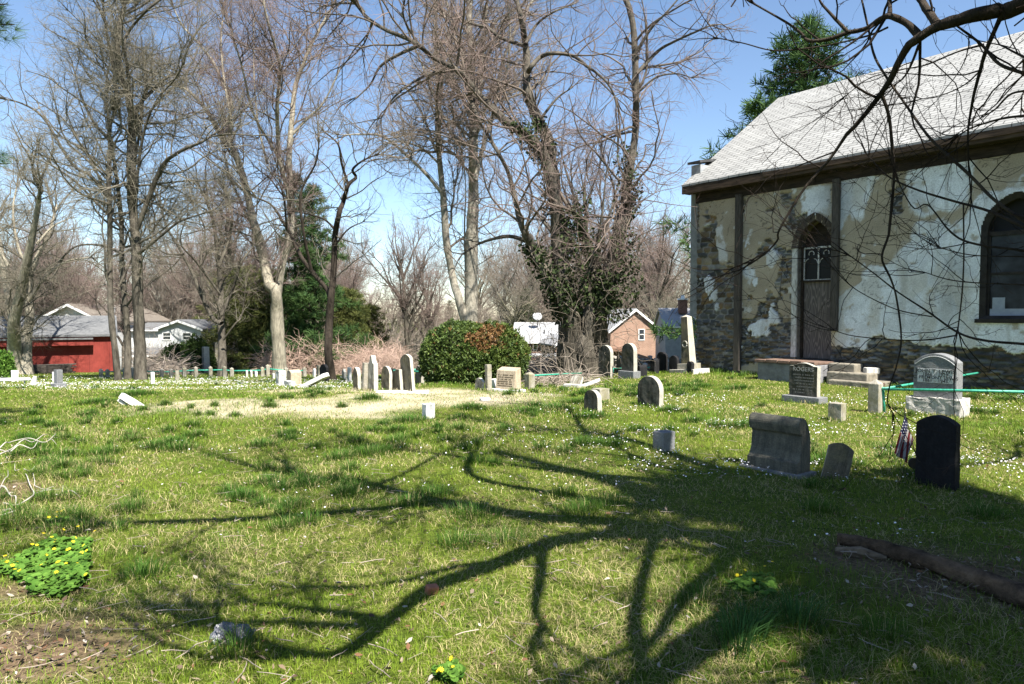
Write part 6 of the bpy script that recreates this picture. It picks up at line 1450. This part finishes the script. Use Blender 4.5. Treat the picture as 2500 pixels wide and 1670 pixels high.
# ------------------------------------------------------------------ thickets, sticks, litter, grass
def sticks(name, label, cat, cx0, cx1, Y0, Y1, h, n, rad, mat, seed, L=(.5, 1.6), kind=None, curl=.25, upd=.2, segs=6, flat=1.0):
    rg = np.random.default_rng(seed); Yc = (Y0+Y1)/2; p0 = on_ground((cx0+cx1)/2, Yc)
    Ys_ = rg.uniform(Y0, Y1, n); xs = (rg.uniform(cx0, cx1, n)-1250)/FPX*Ys_; z = terrain(xs, Ys_)+h*rg.random(n)**1.4*(.5+fbm(xs*.8, Ys_*.8, seed, 3))*.9
    P = np.empty((n, segs, 3)); P[:, 0] = np.stack([xs, Ys_, z], 1); d = nrm(rg.normal(size=(n, 3))*np.array([1, 1, flat])+np.array([0, 0, upd])); ln = rg.uniform(*L, n)
    for k_ in range(1, segs): d = nrm(d+curl*rg.normal(size=(n, 3))+np.array([0, 0, -.10])); P[:, k_] = P[:, k_-1]+d*(ln/(segs-1))[:, None]
    gzz = terrain(P[..., 0], P[..., 1])+.01; P[..., 2] = np.maximum(P[..., 2], gzz)
    Rr = (rad*rg.uniform(.5, 1.4, n))[:, None]*np.linspace(1, .35, segs)[None]; V, Q_ = tubes_np(P, Rr, 4)
    o = obj(name, mesh_np(name, V-p0, quads=Q_, attrs={'lv': np.full(len(V), .6)}), mat); o.location = p0; return tag(o, label, cat, None, kind)
M_BRAM = mat_noise('bramble_canes', (.30, .20, .16), (.50, .37, .30), 3, .9, 0); M_DEADW = mat_noise('dead_sticks', (.16, .125, .10), (.42, .36, .30), 4, .9, .2, .01); M_BLEACH = mat_noise('bleached_branch', (.26, .235, .20), (.48, .45, .40), 6, .85, .2, .01)
sticks('bramble_thicket', 'pinkish tan mass of dead bramble canes behind the left fence', 'thicket', 640, 985, 40, 48, 1.6, 5200, .012, M_BRAM, 61, (.6, 1.8), 'stuff', .35, .5)
sticks('bramble_thicket', 'tan dead undergrowth along the foot of the left woods', 'thicket', 330, 700, 50, 58, 1.6, 4200, .014, M_DEADW, 62, (.8, 2.2), 'stuff', .3, .5)
sticks('bramble_thicket', 'brown undergrowth below the thin woods in the middle', 'thicket', 840, 1060, 55, 75, 3.2, 4200, .016, M_DEADW, 63, (1.0, 3.0), 'stuff', .3, .7)
sticks('brush_pile', 'pile of cut sticks behind the round bush and the ivy tree', 'brush pile', 1235, 1375, 20.5, 25, .75, 900, .014, M_DEADW, 64, (.5, 1.7), None, .16, .1, 6, .4)
sticks('brush_pile', 'loose sticks raked against the white house shrubs', 'brush pile', 365, 450, 40, 43, .8, 500, .02, M_DEADW, 65, (.8, 2.2), None, .15, .1, 6, .5)
sticks('vine_litter', 'dead vine runners lying round the foot of the ivy tree', 'vines', 1300, 1440, 16.3, 18.8, .30, 260, .008, M_DEADW, 66, (.4, 1.3), None, .22, .1, 7, .4)
# bleached fallen branch at the left edge
def fallen_branch():
    rg = np.random.default_rng(71); p0 = ground_at(60, 1180); k = MB(); s = .2455
    L = [[(0, 170), (60, 150), (90, 125), (180, 105), (300, 100), (450, 105), (560, 60)], [(0, 275), (80, 225), (140, 170), (240, 120), (330, 100), (430, 70), (475, 40)], [(0, 230), (100, 205), (200, 185), (320, 180), (380, 130)], [(0, 490), (50, 440), (80, 380), (80, 320)], [(0, 495), (50, 510), (110, 570), (160, 620), (150, 700), (130, 765), (0, 785)], [(40, 685), (160, 660), (300, 630), (340, 550), (300, 480), (270, 400), (250, 340)], [(345, 548), (450, 540), (600, 520)], [(640, 545), (720, 560), (805, 580)], [(560, 600), (610, 560), (630, 505)], [(60, 175), (90, 215)], [(480, 10), (520, 30), (565, 45)], [(190, 345), (150, 310), (150, 270)], [(345, 480), (345, 430), (330, 380)], [(0, 745), (100, 750), (135, 762)], [(240, 340), (300, 320), (350, 285)], [(340, 480), (440, 505), (540, 515)]]
    for q, pl in enumerate(L):
        pts = []
        for i, (x, y) in enumerate(pl):
            g = ground_at(x*s, 1080+y*s); g[2] += .02+.05*math.sin(i*1.3+q)**2+(.10 if q < 3 else 0); pts.append(g-p0)
        P = smooth_path(pts, len(pts)*3); r0 = (.0075 if q in (0, 1, 2, 4, 5) else .0042); k.tube(P, list(np.linspace(r0, r0*.45, len(P))), 6)
    o = k.build('fallen_branch', M_BLEACH, None, smooth=True); o.location = p0; tag(o, 'bleached fallen branch with forked twigs at the left edge of the lawn', 'branch')
fallen_branch()
# rotten log at the right
def log():
    p0 = ground_at(2240, 1385); pts = [ground_at(x, y)+np.array([0, 0, .06]) for x, y in ((2045, 1338), (2120, 1352), (2220, 1382), (2340, 1425), (2460, 1472), (2600, 1520))]
    P = smooth_path(pts, 40); V, Q_ = tubes_np(P[None], (np.linspace(.035, .075, 40))[None], 16); Vr = V.reshape(40, 16, 3); am = (fbm(np.arange(16)[None]*1.7, np.arange(40)[:, None]*.35, 8, 4)-.5)*.8
    Vr = P[:, None]+(Vr-P[:, None])*(1+am[..., None]); V = Vr.reshape(-1, 3)
    o = obj('rotten_log', mesh_np('rotten_log', V-p0, quads=Q_, smooth=True), mat_bark('rotten_wood', (.025, .018, .013), (.16, .11, .075), 8, (1, 1, 1))); o.location = p0; tag(o, 'long rotten log lying in the shade at the right of the lawn', 'log')
    k = MB(); a, b2 = ground_at(2040, 1352), ground_at(2165, 1373); k.tube([a-p0+np.array([0, 0, .02]), (a+b2)/2-p0+np.array([0, 0, .03]), b2-p0+np.array([0, 0, .02])], [.02, .04, .012], 7); o2 = k.build('bark_slab', mat_noise('bare_pale_wood', (.08, .06, .04), (.20, .15, .10), 9, .9, .5, .01, sc=(.4, 4, 4)), None); o2.location = p0; tag(o2, 'pale splinter of bark beside the rotten log', 'wood')
log()
# crumpled grey plastic bag
def bag():
    rg = np.random.default_rng(12); p0 = ground_at(568, 1566); s = .78; bm = bmesh.new()
    for c, r in (((-.035, 0, .045), (.075, .06, .065)), ((.055, -.005, .038), (.058, .055, .052)), ((.01, .01, .04), (.06, .05, .05))): bmesh.ops.create_icosphere(bm, subdivisions=4, radius=1, matrix=Matrix.Translation(c) @ Matrix.Diagonal((*r, 1)))
    for v in bm.verts:
        x, y, z = v.co; n1 = 1-2*abs(fbm(np.array([x*22+z*15]), np.array([y*24-z*18]), 5, 3)[0]-.5)*2; n2 = 1-2*abs(fbm(np.array([x*40-z*22+3]), np.array([y*32+z*36]), 15, 3)[0]-.5)*2; v.co += v.normal*(.030*n1+.012*n2-.020)
    m = bpy.data.meshes.new('bag'); bm.to_mesh(m); bm.free(); mm, nt, b = newmat('grey_plastic_film', .24, .6); b.inputs['Base Color'].default_value = (.10, .103, .12, 1); nn = tex_noise(nt, 55, 4, .7); bump(nt, b, nn.outputs[0], .5, .01)
    e = empty('plastic_bag', p0, R(8), 'crumpled grey plastic bag lying on the foreground grass', 'bag'); e.scale = (s,)*3; o = obj('bag_body', m, mm, e)
    k = MB(); V = []; th = np.linspace(0, 2*math.pi, 14)
    k.tube([(-.105-.028*math.cos(t), .0+.012*math.sin(2*t), .035+.02*math.sin(t)) for t in th], .006, 6); k.build('bag_handle', mm, e, smooth=True)
    F = MB(); pts = [(.10, -.06, .01), (.135, .0, .07), (.12, .05, .06), (.09, -.02, .02), (.105, -.055, .022), (.145, .0, .066)]
    F.add(pts, [(0, 1, 2, 3), (4, 5, 1, 0)]); F.build('torn_flap', mm, e)
bag()
k = MB(); k.box(-.035, .035, -.025, .025, -.01, .045); o = k.build('brick_fragment', mat_noise('broken_brick', (.24, .09, .05), (.42, .18, .11), 14, .9, .4, .01), None, .008); o.location = ground_at(1053, 1447); o.rotation_euler = (.2, .1, .5); tag(o, 'small orange fragment of brick on the foreground grass', 'brick')
k = MB(); k.box(-.08, .08, -.05, .05, -.02, .09); o = k.build('loose_brick', m_brick, None, .01); o.location = C0+EX*(L1+1.3)-EY*.55; o.rotation_euler = (0, .2, 1.0); tag(o, 'loose red brick by the right end of the church steps', 'brick')
k = MB(); k.box(-.16, .16, -.09, .09, -.05, .10); o = k.build('loose_stone', roughen(k.mesh('s', .02), .02, 5) and MS['rough'], None, .03); o.location = C0+EX*(L1+.9)-EY*.2+np.array([0, 0, .3]); tag(o, 'loose pale stone lying on the church steps', 'stone')

# ---- scatter helpers
def scatter_xy(rg, n, y0, y1, pw, margin=1.12):
    """points over the visible lawn, denser near"""
    u = rg.random(n); a = 1-pw if abs(1-pw) > .01 else .01
    y = (y0**a+(y1**a-y0**a)*u)**(1/a); x = rg.uniform(-1, 1, n)*(.75*margin*y+.6); return x, y
def free(x, y):
    """not inside the church"""
    d = np.stack([x-C0[0], y-C0[1]], -1); u = d@EX[:2]; v = d@EY[:2]
    return ~((u > -.4) & (v > -.02))
SHORT = {}
def make_grass():
    rg = np.random.default_rng(101)
    Vs, Cs, off = [], [], 0; TR, QD = [], []
    def blades(x, y, h, wd, lean, col, head=None, nseg=2):
        nonlocal off
        n = len(x); z = terrain(x, y)-.008; a = rg.uniform(0, 2*math.pi, n) if head is None else head; dx, dy = np.cos(a), np.sin(a); px_, py_ = -dy, dx
        b0 = np.stack([x, y, z], 1); ln = lean*h; S = np.stack([px_, py_, np.zeros(n)], 1)*(wd/2)[:, None]; D = np.stack([dx, dy, np.zeros(n)], 1); U_ = np.array([0, 0, 1.])
        m_ = b0+D*(ln*.35)[:, None]+U_*(h*.6)[:, None]; t = b0+D*ln[:, None]+U_*(h*(1-.25*np.clip(lean, 0, 1.5)))[:, None]
        V = np.stack([b0-S, b0+S, m_+S*.75, m_-S*.75, t], 1).reshape(-1, 3); base = off+np.arange(n)*5
        QD.append(np.stack([base, base+1, base+2, base+3], 1)); TR.append(np.stack([base+3, base+2, base+4], 1)); Vs.append(V)
        Cs.append(np.repeat(col, 5, 0)); off += n*5
    def colour(x, y, n, tuftness):
        g1 = np.array([.085, .170, .014]); g2 = np.array([.190, .255, .024]); dry = np.array([.47, .40, .20]); dk = np.array([.040, .105, .018]); st = np.array([.52, .46, .32])
        t = np.clip(fbm(x*.9, y*.9, 61, 3)*1.3-.15+rg.normal(0, .18, n), 0, 1)[:, None]; c = g1*(1-t)+g2*t
        c = c*(1-tuftness[:, None])+dk*tuftness[:, None]*1.1
        c = c*rg.uniform(.7, 1.3, n)[:, None]
        pd = np.clip(.20+.9*(fbm(x*1.6+9, y*1.6, 71, 3)-.42), .05, .75)*(1-tuftness*.85); isd = rg.random(n) < pd
        c = np.where(isd[:, None], dry*rg.uniform(.55, 1.25, n)[:, None], c)
        sm = straw_mask(x, y); iss = rg.random(n) < sm*.86; c = np.where(iss[:, None], st*rg.uniform(.6, 1.2, n)[:, None], c); return c, isd, iss
    # turf
    for n, y0, y1, hh in ((230000, 2.2, 8.0, 1.0), (190000, 8.0, 20.0, 1.0), (120000, 20.0, 48.0, 1.0)):
        x, y = scatter_xy(rg, n, y0, y1, 1.15 if y1 < 30 else 1.4); ok = free(x, y) & (rg.random(n) > bare_mask(x, y)*.82); x, y = x[ok], y[ok]; n = len(x)
        gm_ = green_mask(x, y); c, isd, iss = colour(x, y, n, gm_*.25)
        h = rg.uniform(.02, .055, n)*(1+.7*gm_)*(.8+.5*fbm(x*2.5, y*2.5, 81, 3)); h = np.where(iss, h*.6, h)
        wd = np.maximum(.0028, y*.00062)*rg.uniform(.7, 1.3, n); lean = rg.uniform(.2, 1.2, n)+np.where(isd | iss, .9, 0); blades(x, y, h, wd, lean, c)
    # tufts: clumps of long dark blades
    T = []
    for px, row, w_ in ((900, 1110, .5), (960, 1085, .35), (1000, 1235, .35), (1160, 1260, .5), (1060, 1215, .4), (830, 1120, .3), (1420, 985, .7), (1360, 1000, .6), (1290, 1010, .5), (1440, 1020, .5), (1480, 1240, .5), (1420, 1255, .4), (1380, 1215, .3), (1230, 1330, .4), (1120, 1335, .35), (1840, 1560, .22), (1940, 1530, .28), (1790, 1590, .18), (2150, 1560, .25), (1000, 1030, .5), (420, 1085, .5), (380, 1095, .4), (440, 1100, .4), (350, 1410, .25), (760, 1190, .3), (880, 1200, .3), (640, 1090, .4), (650, 1150, .2), (1500, 1090, .3), (1150, 1000, .5), (1120, 1050, .3), (2000, 1250, .3), (2400, 1260, .3), (580, 1600, .25), (1700, 1480, .2), (900, 975, .4), (240, 985, .8), (330, 965, .7), (1640, 955, .8), (1700, 945, .7), (1560, 945, .8), (1800, 950, .6), (2010, 935, .4), (2360, 975, .5)):
        p = ground_at(px, row); T.append((p[0], p[1], w_*.5))
    xs, ys = scatter_xy(rg, 900, 5, 34, 1.3); T += [(a, b_, rg.uniform(.04, .16)) for a, b_ in zip(xs, ys) if green_mask(np.array([a]), np.array([b_]))[0] > .35 and free(np.array([a]), np.array([b_]))[0]]
    for (a, b_, r) in T:
        n = int(min(900, 2600*r*(1 if b_ < 14 else .55))); q = rg.normal(0, .5, (n, 2))*r; x = a+q[:, 0]*1.3; y = b_+q[:, 1]; c, isd, iss = colour(x, y, n, np.full(n, .8)); c = np.where(iss[:, None], np.array([.09, .16, .03]), c)
        h = rg.uniform(.07, .17, n)*np.exp(-(q**2).sum(1)/(r*r)*.6)*(1 if b_ > 4.2 else 1.1); wd = np.maximum(.0032, b_*.0006)*rg.uniform(.7, 1.3, n); head = np.arctan2(q[:, 1], q[:, 0])+rg.normal(0, .7, n); blades(x, y, h, wd, rg.uniform(.2, .9, n), c, head)
    for (a, b_, w_, t_) in GR:
        if b_ > 22: continue
        n = 130 if b_ < 13 else 60; u = rg.uniform(-.6, .6, n)*(w_+.1); v = (t_/2+np.abs(rg.normal(0, .05, n))+.01)*rg.choice([-1, -1, -1, 1], n); x = a+u*EX[0]+v*EY[0]; y = b_+u*EX[1]+v*EY[1]; c, isd, iss = colour(x, y, n, np.full(n, .35)); blades(x, y, rg.uniform(.04, .11, n), np.maximum(.003, y*.0006)*rg.uniform(.7, 1.3, n), rg.uniform(.2, 1.0, n), c)
    # iris-like spears near the bottom right
    for px, row in ((1835, 1560), (1945, 1535), (1800, 1600)):
        p = ground_at(px, row); n = 120; q = rg.normal(0, .5, (n, 2))*.10; x = p[0]+q[:, 0]; y = p[1]+q[:, 1]; blades(x, y, rg.uniform(.12, .24, n), rg.uniform(.004, .008, n), rg.uniform(.2, .9, n), np.tile([.05, .12, .03], (n, 1))*rg.uniform(.7, 1.3, (n, 1)), np.arctan2(q[:, 1], q[:, 0]))
    # weeds along the foot of the church and round the stones
    n = 5200; u = rg.uniform(-.2, 9, n); v = -np.abs(rg.normal(0, .28, n))-.05; P = C0[None, :2]+u[:, None]*EX[None, :2]+v[:, None]*EY[None, :2]; keep = fbm(u*1.4, v*2, 7, 3) > .47; P = P[keep]; n = len(P)
    blades(P[:, 0], P[:, 1], rg.uniform(.05, .20, n), rg.uniform(.008, .018, n), rg.uniform(.3, 1.2, n), np.tile([.10, .17, .03], (n, 1))*rg.uniform(.6, 1.3, (n, 1)))
    V = np.concatenate(Vs); C_ = np.concatenate(Cs); print('grass blades', len(V)//5)
    o = obj('grass', mesh_np('grass', V, quads=np.concatenate(QD), tris=np.concatenate(TR), attrs={'col': C_}), mat_attr('grass_blades', 'col', .7, .3, .15)); o['kind'] = 'stuff'
make_grass()
# small white spring flowers
def flowers():
    rg = np.random.default_rng(202); xs, ys = [], []
    def band(n, y0, y1, f):
        x, y = scatter_xy(rg, n, y0, y1, 1.0, 1.05); k_ = rg.random(n) < f(x, y); xs.append(x[k_]); ys.append(y[k_])
    cl = lambda x, y, s, th: sstep(th, th+.16, fbm(x*s, y*s, 91, 4))
    band(90000, 14, 36, lambda x, y: cl(x, y, .6, .42)*sstep(-2.0, -5.0, x)*sstep(14.0, 16.5, y)*(.6-.42*sstep(19, 27, y)))
    band(26000, 7, 13.5, lambda x, y: cl(x, y, 1.3, .46)*sstep(.8, 2.2, x)*.55)
    band(16000, 6.5, 15, lambda x, y: cl(x, y, 1.3, .52)*sstep(-1.0, .5, x)*.5)
    band(5000, 4.5, 12, lambda x, y: cl(x, y, 1.1, .52)*.35)
    x = np.concatenate(xs); y = np.concatenate(ys); ok = free(x, y); x, y = x[ok], y[ok]; n = len(x); z = terrain(x, y)+rg.uniform(.03, .075, n)
    r = np.maximum(.0075, y*.00050)*rg.uniform(.7, 1.35, n); tl = rg.normal(0, .35, (n, 2)); V = []
    c = np.stack([x, y, z], 1); a0 = rg.uniform(0, 6.28, n); ring = []
    for k_ in range(5):
        a = a0+k_*2*math.pi/5; dx, dy = np.cos(a)*r, np.sin(a)*r; ring.append(c+np.stack([dx, dy, dx*tl[:, 0]+dy*tl[:, 1]], 1))
    V = np.stack([c]+ring, 1).reshape(-1, 3); b = np.arange(n)*6; TRI = np.concatenate([np.stack([b, b+1+k_, b+1+(k_+1) % 5], 1) for k_ in range(5)]); print('flowers', n)
    m, nt, bb = newmat('white_petals', .7, .1); bb.inputs['Base Color'].default_value = (.78, .76, .78, 1); o = obj('white_flowers', mesh_np('white_flowers', V, tris=TRI), m); o['kind'] = 'stuff'; tag(o, 'tiny white spring flowers sprinkled through the grass', None)
flowers()
# dead leaves and sticks
def litter():
    rg = np.random.default_rng(303); xs, ys = [], []
    for n, y0, y1, f in ((9000, 2.4, 9, lambda x, y: .24+.6*bare_mask(x, y)), (6000, 9, 16, lambda x, y: .14+0*x), (3000, 2.4, 6, lambda x, y: bare_mask(x, y))):
        x, y = scatter_xy(rg, n, y0, y1, 1.2); k_ = rg.random(n) < f(x, y); xs.append(x[k_]); ys.append(y[k_])
    x = np.concatenate(xs); y = np.concatenate(ys); ok = free(x, y); x, y = x[ok], y[ok]; n = len(x); z = terrain(x, y)+rg.uniform(.012, .05, n)
    L = rg.uniform(.010, .030, n)*(1+.03*y); a = rg.uniform(0, 6.28, n); D = nrm(np.stack([np.cos(a), np.sin(a), rg.normal(0, .35, n)], 1)); S = nrm(np.cross(D, np.array([0, 0, 1.])+rg.normal(0, .35, (n, 3)))); U_ = np.cross(S, D)
    c = np.stack([x, y, z], 1); cu = rg.uniform(-.3, .5, n)[:, None]; L = L[:, None]; W_ = L*rg.uniform(.35, .7, n)[:, None]
    V = np.stack([c-D*L*.6, c-D*L*.1+S*W_*.6+U_*L*cu*.6, c+D*L*.35+S*W_*.42+U_*L*cu*.5, c+D*L*.8+U_*L*cu*.2, c+D*L*.35-S*W_*.42+U_*L*cu*.5, c-D*L*.1-S*W_*.6+U_*L*cu*.6, c+D*L*.1], 1).reshape(-1, 3); b = np.arange(n)*7
    TRI = np.concatenate([np.stack([b+6, b+i, b+(i+1) % 6], 1) for i in range(6)]); pl = np.array([(.17, .125, .085), (.24, .19, .14), (.09, .06, .042), (.36, .32, .27), (.17, .09, .05), (.14, .11, .085)]); col = pl[rg.integers(0, 6, n)]*rg.uniform(.7, 1.25, n)[:, None]
    o = obj('dead_leaves', mesh_np('dead_leaves', V, tris=TRI, attrs={'col': np.repeat(col, 7, 0)}), mat_attr('dead_leaf', 'col', .85, .15, .1)); o['kind'] = 'stuff'
    n = 800; x, y = scatter_xy(rg, n, 2.4, 10, 1.3); P = np.empty((n, 4, 3)); a = rg.uniform(0, 6.28, n); P[:, 0] = np.stack([x, y, terrain(x, y)+rg.uniform(.015, .04, n)], 1); ln = rg.uniform(.04, .20, n)
    for k_ in range(1, 4): a = a+rg.normal(0, .25, n); P[:, k_] = P[:, k_-1]+np.stack([np.cos(a), np.sin(a), rg.normal(0, .06, n)], 1)*(ln/3)[:, None]
    V, Q_ = tubes_np(P, np.tile(rg.uniform(.0008, .0028, n)[:, None], (1, 4)), 4); o = obj('twig_litter', mesh_np('twig_litter', V, quads=Q_), M_DEADW); o['kind'] = 'stuff'
litter()
# celandine patches: round leaves with yellow flowers
M_CEL = mat_leaf('celandine_leaf', (.035, .095, .010), (.12, .23, .035), 1, .15)
M_YEL, _, bb = newmat('yellow_petal', .6, .2); bb.inputs['Base Color'].default_value = (.80, .62, .02, 1)
def celandine(poly, nleaf, nfl, label, seed, hmax=.10):
    rg = np.random.default_rng(seed); xs = [q[0] for q in poly]; ys = [q[1] for q in poly]; pts = []
    pp = [ground_at(*q) for q in poly]; poly2 = [(q[0], q[1]) for q in pp]; x0, x1 = min(q[0] for q in pp), max(q[0] for q in pp); y0, y1 = min(q[1] for q in pp), max(q[1] for q in pp)
    n = nleaf*3; x = rg.uniform(x0, x1, n); y = rg.uniform(y0, y1, n); ok = in_poly(poly2, x+.06*(fbm(x*9, y*9, 1, 3)-.5), y+.06*(fbm(x*9+4, y*9, 2, 3)-.5)); x, y = x[ok][:nleaf], y[ok][:nleaf]; n = len(x); p0 = np.array([(x0+x1)/2, (y0+y1)/2, gz((x0+x1)/2, (y0+y1)/2)])
    e = empty('celandine_patch', p0, 0, label, 'flower patch', 'celandine patches')
    def discs(x, y, z, r, k, tilt, star=1.0):
        n = len(x); nn = nrm(np.stack([rg.normal(0, tilt, n), rg.normal(0, tilt, n)-.15, np.ones(n)], 1)); A = nrm(np.cross(nn, np.array([0, 1., .1]))); B = np.cross(nn, A); c = np.stack([x, y, z], 1)-p0; a0 = rg.uniform(0, 6.28, n); R_ = [c-nn*(r*.12)[:, None]]
        for i in range(k):
            rr = r*(star if i % 2 else 1.0); R_.append(c+(np.cos(a0+i*2*math.pi/k)*rr)[:, None]*A+(np.sin(a0+i*2*math.pi/k)*rr)[:, None]*B)
        V = np.stack(R_, 1).reshape(-1, 3); b = np.arange(n)*(k+1); T = np.concatenate([np.stack([b, b+1+i, b+1+(i+1) % k], 1) for i in range(k)]); return V, T
    hz = hmax*(.35+.65*fbm(x*6, y*6, 3, 3))*rg.uniform(.4, 1, n); V, T = discs(x, y, terrain(x, y)+hz, rg.uniform(.010, .021, n), 8, .35)
    obj('leaves', mesh_np('leaves', V, tris=T, attrs={'lv': np.repeat(np.clip(rg.normal(.5, .25, n), 0, 1), 9)}), M_CEL, e)
    i = rg.integers(0, n, nfl); fx = x[i]+rg.normal(0, .04, nfl); fy = y[i]+rg.normal(0, .04, nfl); V, T = discs(fx, fy, terrain(fx, fy)+hmax*rg.uniform(.7, 1.15, nfl), rg.uniform(.010, .016, nfl), 16, .5, .45); obj('flowers', mesh_np('flowers', V, tris=T), M_YEL, e)
    S_ = np.stack([np.stack([x, y, terrain(x, y)-.01], 1), np.stack([x, y, terrain(x, y)+hz], 1)], 1)-p0; V, Q_ = tubes_np(S_, np.full((n, 2), .0012), 3); obj('stems', mesh_np('stems', V, quads=Q_), M_CEL, e)
celandine([(-20, 1400), (60, 1375), (135, 1330), (225, 1335), (210, 1430), (165, 1468), (95, 1470), (60, 1440), (30, 1420)], 2600, 38, 'large bright patch of round leaved yellow flowers at the lower left', 401)
celandine([(1770, 1450), (1830, 1420), (1895, 1425), (1890, 1470), (1840, 1475)], 360, 7, 'small patch of round green leaves in the shade at lower right', 402)
celandine([(1050, 1665), (1090, 1650), (1130, 1662), (1110, 1690)], 160, 5, 'tiny tuft of yellow flowers at the bottom edge', 403)
celandine([(110, 1285), (160, 1275), (175, 1290), (130, 1300)], 160, 8, 'small clump of yellow flowers in the branch shadow at left', 404)
